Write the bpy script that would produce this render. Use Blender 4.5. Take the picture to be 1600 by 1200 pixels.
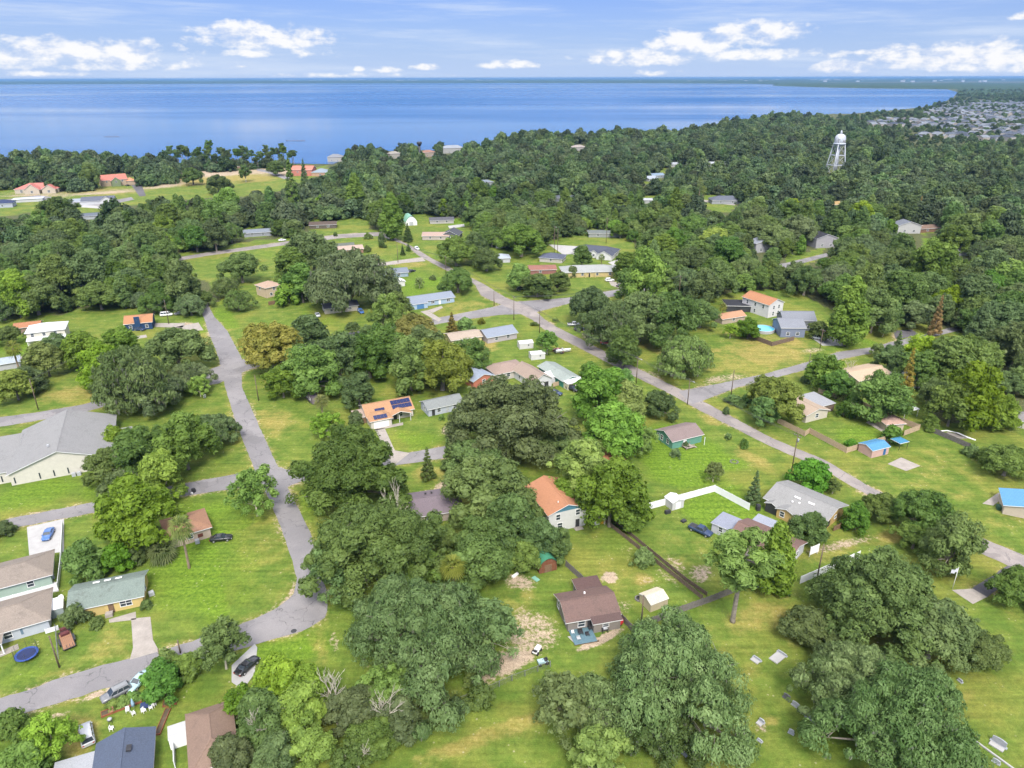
import bpy, bmesh, math, random
import numpy as np
from mathutils import Vector, Matrix

for _o in list(bpy.data.objects):
    bpy.data.objects.remove(_o)
S = bpy.context.scene
COL = S.collection
R = math.radians

# ------------------------------------------------------------------ camera, sky, sun, exposure
FPX, CAM_H = 1110.0, 96.0
PITCH, ROLL = math.atan((600 - 121.5) / FPX), R(0.15)
_cd = bpy.data.cameras.new('camera')
_cd.sensor_fit, _cd.sensor_width, _cd.lens = 'HORIZONTAL', 36.0, FPX / 1600 * 36
_cd.clip_start, _cd.clip_end = 0.5, 120000
cam = bpy.data.objects.new('camera', _cd)
COL.objects.link(cam)
CAM_R = (Matrix.Rotation(math.pi / 2 - PITCH, 3, 'X') @ Matrix.Rotation(-ROLL, 3, 'Z'))
cam.matrix_world = Matrix.Translation((0, 0, CAM_H)) @ CAM_R.to_4x4()
S.camera = cam

SUN_EL, SUN_AZ = 50.0, 172.0       # azimuth clockwise from +Y (the way the camera looks)
EXPO = 1.74
SUN_E, SKY_E = 1.75, 0.050
S.view_settings.view_transform = 'Standard'
S.view_settings.look = 'None'
S.view_settings.exposure = EXPO
S.view_settings.gamma = 1
S.view_settings.use_curve_mapping = False
S.render.engine = 'CYCLES'
cy = S.cycles
cy.max_bounces, cy.diffuse_bounces, cy.glossy_bounces = 4, 3, 2
cy.transmission_bounces, cy.volume_bounces, cy.transparent_max_bounces = 3, 0, 6
cy.use_denoising = True
cy.denoising_input_passes = 'RGB_ALBEDO_NORMAL'
cy.use_adaptive_sampling = True
cy.adaptive_threshold = 0.015
cy.caustics_reflective = cy.caustics_refractive = False
cy.sample_clamp_indirect = 4

sun = bpy.data.objects.new('sun', bpy.data.lights.new('sun', 'SUN'))
sun.data.energy, sun.data.angle, sun.data.color = SUN_E, R(20), (1.0, 0.955, 0.88)
_d = Vector((math.sin(R(SUN_AZ)) * math.cos(R(SUN_EL)), math.cos(R(SUN_AZ)) * math.cos(R(SUN_EL)), math.sin(R(SUN_EL))))
sun.rotation_euler = (-_d).to_track_quat('-Z', 'Y').to_euler()
COL.objects.link(sun)


class NT:
    """Small helper to wire node trees."""
    def __init__(s, tree):
        s.t = tree
        s.n, s.l = tree.nodes, tree.links

    def node(s, typ, **kw):
        n = s.n.new(typ)
        for k, v in kw.items():
            setattr(n, k, v)
        return n

    def put(s, sock, v):
        if isinstance(v, bpy.types.NodeSocket):
            s.l.new(v, sock)
        elif v is not None:
            if sock.type == 'RGBA' and len(v) == 3:
                v = (*v, 1)
            sock.default_value = v

    def m(s, op, a, b=None, c=None, clamp=False):
        n = s.node('ShaderNodeMath', operation=op, use_clamp=clamp)
        for i, v in enumerate((a, b, c)):
            s.put(n.inputs[i], v)
        return n.outputs[0]

    def mix(s, f, a, b, mode='MIX'):
        n = s.node('ShaderNodeMix', data_type='RGBA', blend_type=mode)
        s.put(n.inputs[0], f)
        s.put(n.inputs[6], a)
        s.put(n.inputs[7], b)
        return n.outputs[2]

    def noise(s, vec, scale, detail=3, rough=0.55, dim='3D'):
        n = s.node('ShaderNodeTexNoise', noise_dimensions=dim)
        if vec is not None:
            s.l.new(vec, n.inputs['Vector'])
        n.inputs['Scale'].default_value = scale
        n.inputs['Detail'].default_value = detail
        n.inputs['Roughness'].default_value = rough
        return n.outputs[0]

    def ramp(s, f, lo, hi, a=0.0, b=1.0, smooth=True):
        n = s.node('ShaderNodeMapRange', interpolation_type='SMOOTHSTEP' if smooth else 'LINEAR', clamp=True)
        s.put(n.inputs[0], f)
        for i, v in zip((1, 2, 3, 4), (lo, hi, a, b)):
            s.put(n.inputs[i], v)
        return n.outputs[0]


def pix_dir(px, py):
    v = CAM_R @ Vector(((px - 800) / FPX, -(py - 600) / FPX, -1))
    return v.normalized()


def make_world():
    w = bpy.data.worlds.new('World')
    S.world = w
    w.use_nodes = True
    t = NT(w.node_tree)
    t.n.clear()
    out, bg = t.node('ShaderNodeOutputWorld'), t.node('ShaderNodeBackground')
    sky = t.node('ShaderNodeTexSky', sky_type='NISHITA', sun_disc=False)
    sky.sun_elevation, sky.sun_rotation = R(SUN_EL), R(SUN_AZ)
    sky.altitude, sky.air_density, sky.dust_density, sky.ozone_density = 0, 1.1, 0.4, 3.0
    tc = t.node('ShaderNodeTexCoord')
    sep = t.node('ShaderNodeSeparateXYZ')
    t.l.new(tc.outputs['Generated'], sep.inputs[0])
    x, y, z = sep.outputs
    az = t.m('MULTIPLY', t.m('ARCTAN2', x, y), 57.29578)
    el = t.m('MULTIPLY', t.m('ARCSINE', z), 57.29578)
    cmb = t.node('ShaderNodeCombineXYZ')
    t.put(cmb.inputs[0], t.m('MULTIPLY', az, 0.62))
    t.put(cmb.inputs[1], t.m('MULTIPLY', el, 1.15))
    vec = cmb.outputs[0]
    n1 = t.noise(vec, 0.9, 7, 0.6)
    n2 = t.noise(vec, 0.22, 4, 0.55)
    # cumulus banks along the horizon: (photo x, photo y, half width px, half height px above, weight)
    banks = [(120, 84, 135, 22, 1.0), (60, 86, 70, 22, .9), (200, 90, 70, 16, .9), (400, 62, 90, 24, 1.0), (470, 62, 62, 20, .85), (350, 50, 50, 16, .8),
             (410, 84, 95, 9, .55), (1000, 92, 95, 16, 1.0), (1085, 70, 75, 26, 1.05), (1190, 57, 80, 22, 1.05), (1120, 88, 160, 12, .6),
             (1320, 106, 50, 12, .95), (1450, 90, 85, 20, 1.0), (1560, 90, 80, 24, 1.0), (1480, 104, 150, 12, .7),
             (795, 102, 50, 9, .95), (668, 106, 28, 7, .9), (605, 110, 24, 6, .8), (560, 108, 10, 5, .7), (1030, 115, 40, 6, .7),
             (160, 103, 180, 10, .55), (1370, 82, 40, 5, .6), (1600, 26, 16, 7, .8), (540, 118, 120, 4, .45), (60, 116, 60, 5, .6)]
    m = None
    for px, py, wx, hy, wt in banks:
        d = pix_dir(px, py)
        a0, e0 = math.degrees(math.atan2(d.x, d.y)), math.degrees(math.asin(d.z))
        k = 57.3 / FPX
        dx = t.m('MULTIPLY', t.m('SUBTRACT', az, a0), 1 / (wx * k))
        dy = t.m('SUBTRACT', el, e0)
        up = t.m('MULTIPLY', t.m('MAXIMUM', dy, 0.0), 1 / (hy * k))
        dn = t.m('MULTIPLY', t.m('MINIMUM', dy, 0.0), 1 / (hy * k * 0.62))
        r2 = t.m('ADD', t.m('MULTIPLY', dx, dx), t.m('ADD', t.m('MULTIPLY', up, up), t.m('MULTIPLY', dn, dn)))
        v = t.m('MULTIPLY', t.m('SUBTRACT', 1.0, r2), wt)
        m = v if m is None else t.m('MAXIMUM', m, v)
    m = t.m('MAXIMUM', m, -1.5)
    dens = t.m('ADD', t.m('MULTIPLY', t.m('SUBTRACT', m, 0.10), 0.62), t.m('MULTIPLY', t.m('SUBTRACT', n1, 0.5), 2.1))
    cum = t.ramp(dens, -0.02, 0.55)
    # high cirrus streaks everywhere, and broken cloud overhead
    cmb2 = t.node('ShaderNodeCombineXYZ')
    t.put(cmb2.inputs[0], t.m('ADD', t.m('MULTIPLY', az, 0.05), t.m('MULTIPLY', el, 0.10)))
    t.put(cmb2.inputs[1], t.m('MULTIPLY', el, 0.62))
    n3 = t.noise(cmb2.outputs[0], 1.0, 6, 0.62)
    cir = t.m('MULTIPLY', t.ramp(n3, 0.44, 0.74), 0.75)
    ov = t.noise(tc.outputs['Generated'], 3.2, 6, 0.6)
    over = t.m('MULTIPLY', t.ramp(ov, 0.44, 0.62), t.ramp(el, 9.0, 24.0))
    hs = t.node('ShaderNodeHueSaturation')
    hs.inputs['Saturation'].default_value = 1.2
    t.l.new(sky.outputs[0], hs.inputs['Color'])
    skyc = t.mix(1.0, hs.outputs[0], (0.16, 0.31, 0.76), 'MULTIPLY')
    # pale layer of air over the horizon, all the way round
    pale = t.m('POWER', t.ramp(el, 0.0, 12.0, 1.0, 0.0, False), 1.4)
    skyc = t.mix(t.m('MULTIPLY', pale, 0.92), skyc, (3.3, 4.15, 5.8))
    skyc = t.mix(cir, skyc, (4.3, 4.9, 5.9))
    up_ = t.node('ShaderNodeVectorMath', operation='ADD')
    t.l.new(vec, up_.inputs[0])
    up_.inputs[1].default_value = (0.25, 0.75, 0)
    n1b = t.noise(up_.outputs[0], 0.9, 5, 0.6)
    lit = t.ramp(t.m('ADD', t.m('MULTIPLY', t.m('SUBTRACT', n1, n1b), 2.6), t.m('MULTIPLY', m, 0.30)), -0.32, 0.42)
    cloudc = t.mix(lit, (3.9, 4.45, 5.65), (6.15, 6.1, 6.1))
    skyc = t.mix(t.m('MULTIPLY', cum, 0.92), skyc, cloudc)
    skyc = t.mix(t.m('MULTIPLY', over, 0.85), skyc, (29.0, 29.2, 29.6))
    t.l.new(skyc, bg.inputs[0])
    bg.inputs[1].default_value = SKY_E
    t.l.new(bg.outputs[0], out.inputs[0])


make_world()

# ------------------------------------------------------------------ photo pixel (1600 x 1200) <-> place
def G(px, py, z=0.0):
    v = CAM_R @ Vector(((px - 800) / FPX, -(py - 600) / FPX, -1))
    k = (z - CAM_H) / v.z
    return Vector((v.x * k, v.y * k, z))


def to_px(P):
    """world points (n,3) -> photo pixels (n,2)"""
    P = np.asarray(P, float) - np.array([0, 0, CAM_H])
    M = np.array(CAM_R)
    q = P @ M
    d = np.maximum(-q[:, 2], 1e-3)
    return np.stack([800 + FPX * q[:, 0] / d, 600 - FPX * q[:, 1] / d], 1), -q[:, 2]


def lin(h, k=0.62):
    h = h.lstrip('#')
    c = [int(h[i:i + 2], 16) / 255 for i in (0, 2, 4)]
    return tuple(min(0.85, k * (v / 12.92 if v <= 0.04045 else ((v + 0.055) / 1.055) ** 2.4)) for v in c)


# ------------------------------------------------------------------ naming
def tag(o, label=None, cat=None, group=None, kind=None):
    for k, v in (('label', label), ('category', cat), ('group', group), ('kind', kind)):
        if v:
            o[k] = v
    return o


def empty(name, loc=(0, 0, 0), rz=0.0, label=None, cat=None, group=None):
    o = bpy.data.objects.new(name, None)
    o.empty_display_size = 0.5
    o.location = loc
    o.rotation_euler = (0, 0, rz)
    COL.objects.link(o)
    return tag(o, label, cat, group)


def put(name, me, parent=None, loc=(0, 0, 0), rz=0.0, sc=None):
    o = bpy.data.objects.new(name, me)
    o.location = loc
    o.rotation_euler = (0, 0, rz)
    if sc is not None:
        o.scale = sc
    if parent is not None:
        o.parent = parent
    COL.objects.link(o)
    return o


def kids(o):
    return [c for c in KIDS.get(o.name, [])]


KIDS = {}


def copy_tree(root, loc, rz, label=None, group=None):
    r = root.copy()
    COL.objects.link(r)
    r.location, r.rotation_euler = loc, (0, 0, rz)
    if label:
        r['label'] = label
    if group:
        r['group'] = group
    for ch in root.children:
        c = ch.copy()
        COL.objects.link(c)
        c.parent = r
        for g in ch.children:
            d = g.copy()
            COL.objects.link(d)
            d.parent = c
    return r


class MB:
    """collects polygons; build() links them as one mesh object"""
    def __init__(s):
        s.v, s.f, s.mi, s.sm = [], [], [], []

    def add(s, vs, fs, mi=0, smooth=False):
        b = len(s.v)
        s.v += [tuple(v) for v in vs]
        s.f += [tuple(b + i for i in f) for f in fs]
        s.mi += [mi] * len(fs)
        s.sm += [smooth] * len(fs)
        return s

    def box(s, x0, y0, z0, x1, y1, z1, mi=0):
        vs = [(x, y, z) for z in (z0, z1) for y in (y0, y1) for x in (x0, x1)]
        return s.add(vs, [(0, 2, 3, 1), (4, 5, 7, 6), (0, 1, 5, 4), (2, 6, 7, 3), (0, 4, 6, 2), (1, 3, 7, 5)], mi)

    def bar(s, a, b, w, h=None, mi=0):
        """square bar from a to b"""
        a, b = Vector(a), Vector(b)
        d = (b - a).normalized()
        u = d.cross(Vector((0, 0, 1)))
        u = u.normalized() if u.length > 1e-4 else Vector((1, 0, 0))
        n = u.cross(d).normalized()
        h = h or w
        vs = [p + u * sx * w / 2 + n * sy * h / 2 for p in (a, b) for sx, sy in ((-1, -1), (1, -1), (1, 1), (-1, 1))]
        return s.add(vs, [(3, 2, 1, 0), (4, 5, 6, 7), (0, 1, 5, 4), (1, 2, 6, 5), (2, 3, 7, 6), (3, 0, 4, 7)], mi)

    def tube(s, pts, rad, n=8, mi=0, caps=True, smooth=True):
        pts = [Vector(p) for p in pts]
        if not hasattr(rad, '__len__'):
            rad = [rad] * len(pts)
        rings = []
        ref = None
        for i, p in enumerate(pts):
            d = (pts[min(i + 1, len(pts) - 1)] - pts[max(i - 1, 0)]).normalized()
            if ref is None:
                ref = Vector((1, 0, 0)) if abs(d.x) < 0.9 else Vector((0, 1, 0))
            u = (ref - d * ref.dot(d)).normalized()
            ref = u
            w = d.cross(u)
            rings.append([p + (u * math.cos(2 * math.pi * k / n) + w * math.sin(2 * math.pi * k / n)) * rad[i] for k in range(n)])
        vs = [v for r in rings for v in r]
        fs = [(i * n + k, i * n + (k + 1) % n, (i + 1) * n + (k + 1) % n, (i + 1) * n + k) for i in range(len(pts) - 1) for k in range(n)]
        s.add(vs, fs, mi, smooth)
        if caps:
            b = len(s.v) - len(vs)
            s.f += [tuple(b + k for k in reversed(range(n))), tuple(b + (len(pts) - 1) * n + k for k in range(n))]
            s.mi += [mi] * 2
            s.sm += [False] * 2
        return s

    def lathe(s, prof, n=16, cx=0, cy=0, mi=0, smooth=True):
        return s.tube([(cx, cy, z) for r, z in prof], [max(r, 1e-3) for r, z in prof], n, mi, True, smooth)

    def prism(s, poly, z0, z1, mi=0):
        n = len(poly)
        vs = [(p[0], p[1], z0) for p in poly] + [(p[0], p[1], z1) for p in poly]
        fs = [tuple(reversed(range(n))), tuple(range(n, 2 * n))] + [(i, (i + 1) % n, n + (i + 1) % n, n + i) for i in range(n)]
        return s.add(vs, fs, mi)

    def mesh(s, name, mats):
        me = bpy.data.meshes.new(name)
        me.from_pydata(s.v, [], s.f)
        mats = mats if isinstance(mats, (list, tuple)) else [mats]
        for m in mats:
            me.materials.append(m)
        me.polygons.foreach_set('material_index', s.mi)
        me.polygons.foreach_set('use_smooth', s.sm)
        me.update()
        return me

    def build(s, name, mats, parent=None, loc=(0, 0, 0), rz=0.0):
        return put(name, s.mesh(name, mats), parent, loc, rz)
# ------------------------------------------------------------------ materials
MATS = {}


def mat(name, col, rough=0.7, var=0.12, scale=1.2, spec=0.3, metal=0.0, fine=0.0):
    """plain painted / weathered surface: colour with blotchy wear in object space"""
    if name in MATS:
        return MATS[name]
    m = bpy.data.materials.new(name)
    m.use_nodes = True
    t = NT(m.node_tree)
    b = t.n['Principled BSDF']
    b.inputs['Roughness'].default_value = rough
    b.inputs['Specular IOR Level'].default_value = spec
    b.inputs['Metallic'].default_value = metal
    if var > 0:
        tc = t.node('ShaderNodeTexCoord').outputs['Object']
        n = t.noise(tc, scale, 5, 0.65)
        f = t.ramp(n, 0.3, 0.7, 1 - var, 1 + var, False)
        if fine > 0:
            n2 = t.noise(tc, scale * 9, 2)
            f = t.m('MULTIPLY', f, t.ramp(n2, 0.3, 0.7, 1 - fine, 1 + fine, False))
        c = t.node('ShaderNodeVectorMath', operation='SCALE')
        c.inputs[0].default_value = col
        t.l.new(f, c.inputs['Scale'])
        t.l.new(c.outputs[0], b.inputs['Base Color'])
    else:
        b.inputs['Base Color'].default_value = (*col, 1)
    MATS[name] = m
    return m


def roof_mat(name, col, stain=(0.06, 0.055, 0.05), amt=0.35, ribs=0.0, spec=0.15):
    """shingles (mottled, dark algae runs down the slope) or ribbed sheet metal"""
    if name in MATS:
        return MATS[name]
    m = bpy.data.materials.new(name)
    m.use_nodes = True
    t = NT(m.node_tree)
    b = t.n['Principled BSDF']
    b.inputs['Roughness'].default_value = 0.85 if ribs == 0 else 0.45
    b.inputs['Specular IOR Level'].default_value = spec
    tc = t.node('ShaderNodeTexCoord').outputs['Object']
    oi = t.node('ShaderNodeObjectInfo')
    off = t.node('ShaderNodeVectorMath', operation='ADD')
    t.l.new(tc, off.inputs[0])
    rnd = t.node('ShaderNodeCombineXYZ')
    for i in range(3):
        t.put(rnd.inputs[i], t.m('MULTIPLY', oi.outputs['Random'], 40 + 17 * i))
    t.l.new(rnd.outputs[0], off.inputs[1])
    v = off.outputs[0]
    big = t.noise(v, 0.35, 5, 0.6)
    mp = t.node('ShaderNodeMapping')
    mp.inputs['Scale'].default_value = (1.6, 1.6, 0.25)
    t.l.new(v, mp.inputs[0])
    run = t.noise(mp.outputs[0], 0.9, 4, 0.6)
    fine = t.noise(v, 4.5, 3, 0.7)
    sp = t.noise(v, 16.0, 1, 0.5)
    f = t.m('MULTIPLY', t.ramp(big, 0.42, 0.72), t.ramp(run, 0.35, 0.7))
    c = t.mix(t.m('MULTIPLY', f, amt), col, stain)
    g = t.m('ADD', t.ramp(fine, 0.25, 0.75, 0.80, 1.20, False), t.ramp(sp, 0.3, 0.7, -0.12, 0.12, False))
    if ribs > 0:
        w = t.node('ShaderNodeTexWave', wave_type='BANDS', bands_direction='X')
        w.inputs['Scale'].default_value = ribs
        t.l.new(tc, w.inputs[0])
        g = t.m('MULTIPLY', g, t.ramp(w.outputs[1], 0.75, 1.0, 1.0, 0.72))
    cs = t.node('ShaderNodeVectorMath', operation='SCALE')
    t.put(cs.inputs[0], c)
    t.l.new(g, cs.inputs['Scale'])
    t.l.new(cs.outputs[0], b.inputs['Base Color'])
    MATS[name] = m
    return m


def glass_mat():
    m = bpy.data.materials.new('window_glass')
    m.use_nodes = True
    b = m.node_tree.nodes['Principled BSDF']
    b.inputs['Base Color'].default_value = (0.035, 0.045, 0.055, 1)
    b.inputs['Roughness'].default_value = 0.08
    b.inputs['Specular IOR Level'].default_value = 0.6
    MATS['glass'] = m
    return m


GLASS = glass_mat()
WHITE = mat('white_paint', (0.74, 0.73, 0.71), 0.55, 0.08)
TRIM = mat('trim_white', (0.68, 0.68, 0.67), 0.6, 0.05)
DARK = mat('dark_metal', (0.035, 0.035, 0.038), 0.5, 0.2)
TYRE = mat('tyre_rubber', (0.02, 0.02, 0.021), 0.85, 0.1)
CHROME = mat('rim_metal', (0.45, 0.45, 0.46), 0.35, 0.1, metal=0.6)
GREYMET = mat('grey_metal', (0.36, 0.37, 0.38), 0.45, 0.1)
WOODPOLE = mat('pole_wood', (0.13, 0.095, 0.07), 0.85, 0.3, 2.0)
BROWNWOOD = mat('brown_wood', (0.16, 0.10, 0.06), 0.8, 0.3, 2.0)
TANWOOD = mat('tan_fence_wood', (0.40, 0.30, 0.20), 0.8, 0.25, 2.5)
DARKWOOD = mat('dark_fence_wood', (0.145, 0.105, 0.08), 0.85, 0.35, 2.0)
CONC = mat('concrete', (0.295, 0.262, 0.228), 0.85, 0.16, 0.5, fine=0.06)
CONC_W = mat('pale_concrete', (0.35, 0.34, 0.325), 0.85, 0.10, 0.6)
STONE = mat('grave_stone', (0.30, 0.31, 0.33), 0.6, 0.15)
LIGHT_R = mat('tail_light', (0.35, 0.01, 0.01), 0.3, 0)
LIGHT_W = mat('head_light', (0.7, 0.7, 0.68), 0.15, 0)
SOLAR = mat('solar_cell', (0.012, 0.02, 0.075), 0.12, 0.1, 3, spec=0.7)
BARK = mat('oak_bark', (0.20, 0.175, 0.145), 0.9, 0.4, 1.5)
PALEBARK = mat('dead_branch', (0.42, 0.38, 0.30), 0.9, 0.25, 1.5)
PALMBARK = mat('palm_bark', (0.21, 0.16, 0.11), 0.9, 0.35, 3)


def car_paint(name, col):
    if name in MATS:
        return MATS[name]
    m = bpy.data.materials.new(name)
    m.use_nodes = True
    b = m.node_tree.nodes['Principled BSDF']
    b.inputs['Base Color'].default_value = (*col, 1)
    b.inputs['Roughness'].default_value = 0.35
    b.inputs['Coat Weight'].default_value = 0.5
    b.inputs['Coat Roughness'].default_value = 0.08
    MATS[name] = m
    return m


def leaf_mat(name, dark, light, transl=0.3, hue=1.0, vlo=0.74, vhi=1.22):
    if name in MATS:
        return MATS[name]
    m = bpy.data.materials.new(name)
    m.use_nodes = True
    t = NT(m.node_tree)
    b = t.n['Principled BSDF']
    b.inputs['Roughness'].default_value = 0.55
    b.inputs['Specular IOR Level'].default_value = 0.22
    at = t.node('ShaderNodeAttribute', attribute_name='tint')
    oi = t.node('ShaderNodeObjectInfo')
    c = t.mix(at.outputs['Fac'], dark, light)
    c = t.mix(1.0, c, oi.outputs['Color'], 'MULTIPLY')
    r = oi.outputs['Random']
    hs = t.node('ShaderNodeHueSaturation')
    t.put(hs.inputs['Hue'], t.ramp(r, 0, 1, 0.5 - 0.026 * hue, 0.5 + 0.006 * hue, False))
    t.put(hs.inputs['Saturation'], t.ramp(t.m('FRACT', t.m('MULTIPLY', r, 7.31)), 0, 1, 0.82, 1.1, False))
    t.put(hs.inputs['Value'], t.ramp(t.m('FRACT', t.m('MULTIPLY', r, 3.77)), 0, 1, vlo, vhi, False))
    t.l.new(c, hs.inputs['Color'])
    t.l.new(hs.outputs[0], b.inputs['Base Color'])
    if transl > 0:
        tr = t.node('ShaderNodeBsdfTranslucent')
        t.l.new(hs.outputs[0], tr.inputs[0])
        mx = t.node('ShaderNodeMixShader')
        mx.inputs[0].default_value = transl
        t.l.new(b.outputs[0], mx.inputs[1])
        t.l.new(tr.outputs[0], mx.inputs[2])
        t.l.new(mx.outputs[0], t.n['Material Output'].inputs[0])
    MATS[name] = m
    return m


LEAF = leaf_mat('oak_leaf', (0.086, 0.150, 0.036), (0.200, 0.298, 0.080), 0.45)
LEAF_FAR = leaf_mat('far_leaf', (0.048, 0.092, 0.036), (0.140, 0.212, 0.074), 0.3, 1.3, 0.5, 1.45)
LEAF_PALM = leaf_mat('palm_leaf', (0.085, 0.135, 0.028), (0.26, 0.30, 0.075), 0.4, 0.3)
LEAF_MOSS = leaf_mat('mossy_leaf', (0.095, 0.162, 0.048), (0.220, 0.308, 0.115), 0.45)
MOSS = leaf_mat('hanging_moss', (0.11, 0.115, 0.085), (0.19, 0.195, 0.15), 0.2, 0.5)


def ground_mat():
    m = bpy.data.materials.new('lawn')
    m.use_nodes = True
    t = NT(m.node_tree)
    b = t.n['Principled BSDF']
    b.inputs['Roughness'].default_value = 0.9
    b.inputs['Specular IOR Level'].default_value = 0.1
    tc = t.node('ShaderNodeTexCoord').outputs['Object']
    at = t.node('ShaderNodeAttribute', attribute_name='zone')
    sp = t.node('ShaderNodeSeparateColor')
    t.l.new(at.outputs['Color'], sp.inputs[0])
    dry, sand, lush = sp.outputs
    wood = at.outputs['Alpha']
    nA = t.noise(tc, 0.045, 5, 0.6)
    nB = t.noise(tc, 0.22, 5, 0.65)
    nC = t.noise(tc, 1.3, 4, 0.7)
    nD = t.noise(tc, 5.0, 3, 0.7)
    mp = t.node('ShaderNodeMapping')
    mp.inputs['Rotation'].default_value = (0, 0, R(-27))
    mp.inputs['Scale'].default_value = (0.05, 0.9, 1)
    t.l.new(tc, mp.inputs[0])
    mow = t.noise(mp.outputs[0], 1.0, 3, 0.5)
    g = t.mix(t.ramp(nB, 0.35, 0.68), (0.086, 0.140, 0.021), (0.152, 0.190, 0.034))
    g = t.mix(t.m('MULTIPLY', t.ramp(nA, 0.47, 0.66), 0.5), g, (0.235, 0.215, 0.045))
    lu = t.ramp(t.m('ADD', lush, t.m('MULTIPLY', t.m('SUBTRACT', nB, 0.5), 0.9)), 0.25, 0.85)
    g = t.mix(t.m('MULTIPLY', lu, 0.9), g, t.mix(t.ramp(nC, 0.3, 0.7), (0.080, 0.155, 0.013), (0.145, 0.222, 0.022)))
    dr = t.ramp(t.m('ADD', dry, t.m('MULTIPLY', t.m('SUBTRACT', nB, 0.5), 1.2)), 0.25, 0.95)
    g = t.mix(t.m('MULTIPLY', dr, 0.85), g, t.mix(t.ramp(nC, 0.3, 0.7), (0.265, 0.215, 0.050), (0.31, 0.24, 0.085)))
    sa = t.ramp(t.m('ADD', sand, t.m('ADD', t.m('MULTIPLY', t.m('SUBTRACT', nC, 0.5), 1.3), t.m('MULTIPLY', t.m('SUBTRACT', nB, 0.5), 0.7))), 0.38, 0.72)
    g = t.mix(sa, g, t.mix(t.ramp(nD, 0.3, 0.7), (0.30, 0.222, 0.148), (0.43, 0.345, 0.255)))
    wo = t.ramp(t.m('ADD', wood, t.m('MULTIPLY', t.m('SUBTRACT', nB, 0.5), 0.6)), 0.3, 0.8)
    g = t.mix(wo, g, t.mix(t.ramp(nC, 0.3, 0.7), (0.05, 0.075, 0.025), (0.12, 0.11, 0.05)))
    v = t.m('MULTIPLY', t.ramp(nC, 0.25, 0.75, 0.74, 1.28, False), t.ramp(nD, 0.25, 0.75, 0.72, 1.30, False))
    v = t.m('MULTIPLY', v, t.ramp(mow, 0.35, 0.65, 0.79, 1.05, False))
    cs = t.node('ShaderNodeVectorMath', operation='SCALE')
    t.put(cs.inputs[0], g)
    t.l.new(v, cs.inputs['Scale'])
    # scattered pale leaf litter and bare specks
    vo = t.node('ShaderNodeTexVoronoi')
    vo.inputs['Scale'].default_value = 0.9
    t.l.new(tc, vo.inputs[0])
    spk = t.m('MULTIPLY', t.ramp(vo.outputs['Distance'], 0.10, 0.20, 1.0, 0.0), t.ramp(nB, 0.5, 0.62))
    g2 = t.mix(t.m('MULTIPLY', spk, 0.55), cs.outputs[0], (0.42, 0.38, 0.26))
    t.l.new(g2, b.inputs['Base Color'])
    bp = t.node('ShaderNodeBump')
    bp.inputs['Strength'].default_value = 0.6
    bp.inputs['Distance'].default_value = 0.15
    t.l.new(t.m('ADD', nC, t.m('MULTIPLY', nD, 0.6)), bp.inputs['Height'])
    t.l.new(bp.outputs[0], b.inputs['Normal'])
    return m


def asphalt_mat(name, col, patch):
    m = bpy.data.materials.new(name)
    m.use_nodes = True
    t = NT(m.node_tree)
    b = t.n['Principled BSDF']
    b.inputs['Roughness'].default_value = 0.85
    b.inputs['Specular IOR Level'].default_value = 0.2
    tc = t.node('ShaderNodeTexCoord').outputs['Object']
    nA = t.noise(tc, 0.06, 5, 0.65)
    nB = t.noise(tc, 0.5, 5, 0.7)
    nC = t.noise(tc, 7.0, 2, 0.6)
    vo = t.node('ShaderNodeTexVoronoi', feature='DISTANCE_TO_EDGE')
    vo.inputs['Scale'].default_value = 0.16
    wv = t.node('ShaderNodeVectorMath', operation='ADD')
    t.l.new(tc, wv.inputs[0])
    nn = t.node('ShaderNodeTexNoise')
    nn.inputs['Scale'].default_value = 0.6
    sc = t.node('ShaderNodeVectorMath', operation='SCALE')
    t.l.new(nn.outputs['Color'], sc.inputs[0])
    sc.inputs['Scale'].default_value = 2.2
    t.l.new(tc, nn.inputs['Vector'])
    t.l.new(sc.outputs[0], wv.inputs[1])
    t.l.new(wv.outputs[0], vo.inputs[0])
    crack = t.ramp(vo.outputs['Distance'], 0.006, 0.02, 1.0, 0.0)
    c = t.mix(t.ramp(nA, 0.38, 0.68), col, patch)
    pv = t.node('ShaderNodeTexVoronoi')
    pv.inputs['Scale'].default_value = 0.22
    t.l.new(wv.outputs[0], pv.inputs[0])
    ps = t.node('ShaderNodeSeparateColor')
    t.l.new(pv.outputs['Color'], ps.inputs[0])
    c = t.mix(t.m('MULTIPLY', t.ramp(ps.outputs[0], 0.86, 0.89), 0.30), c, tuple(v * 0.62 for v in col))
    c = t.mix(t.m('MULTIPLY', t.ramp(ps.outputs[1], 0.86, 0.88), 0.3), c, tuple(v * 1.25 for v in patch))
    c = t.mix(t.m('MULTIPLY', t.ramp(nB, 0.55, 0.75), 0.22), c, tuple(v * 0.7 for v in col))
    c = t.mix(t.m('MULTIPLY', crack, t.m('MULTIPLY', t.ramp(nB, 0.4, 0.6), 0.6)), c, (0.07, 0.068, 0.066))
    v = t.ramp(nC, 0.3, 0.7, 0.88, 1.12, False)
    cs = t.node('ShaderNodeVectorMath', operation='SCALE')
    t.put(cs.inputs[0], c)
    t.l.new(v, cs.inputs['Scale'])
    t.l.new(cs.outputs[0], b.inputs['Base Color'])
    return m


ASPH = asphalt_mat('asphalt_worn', (0.182, 0.172, 0.173), (0.232, 0.217, 0.214))
ASPH_D = asphalt_mat('asphalt_dark', (0.09, 0.084, 0.09), (0.12, 0.112, 0.116))
ASPH_S = asphalt_mat('asphalt_sandy', (0.20, 0.178, 0.168), (0.28, 0.245, 0.22))


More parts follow.
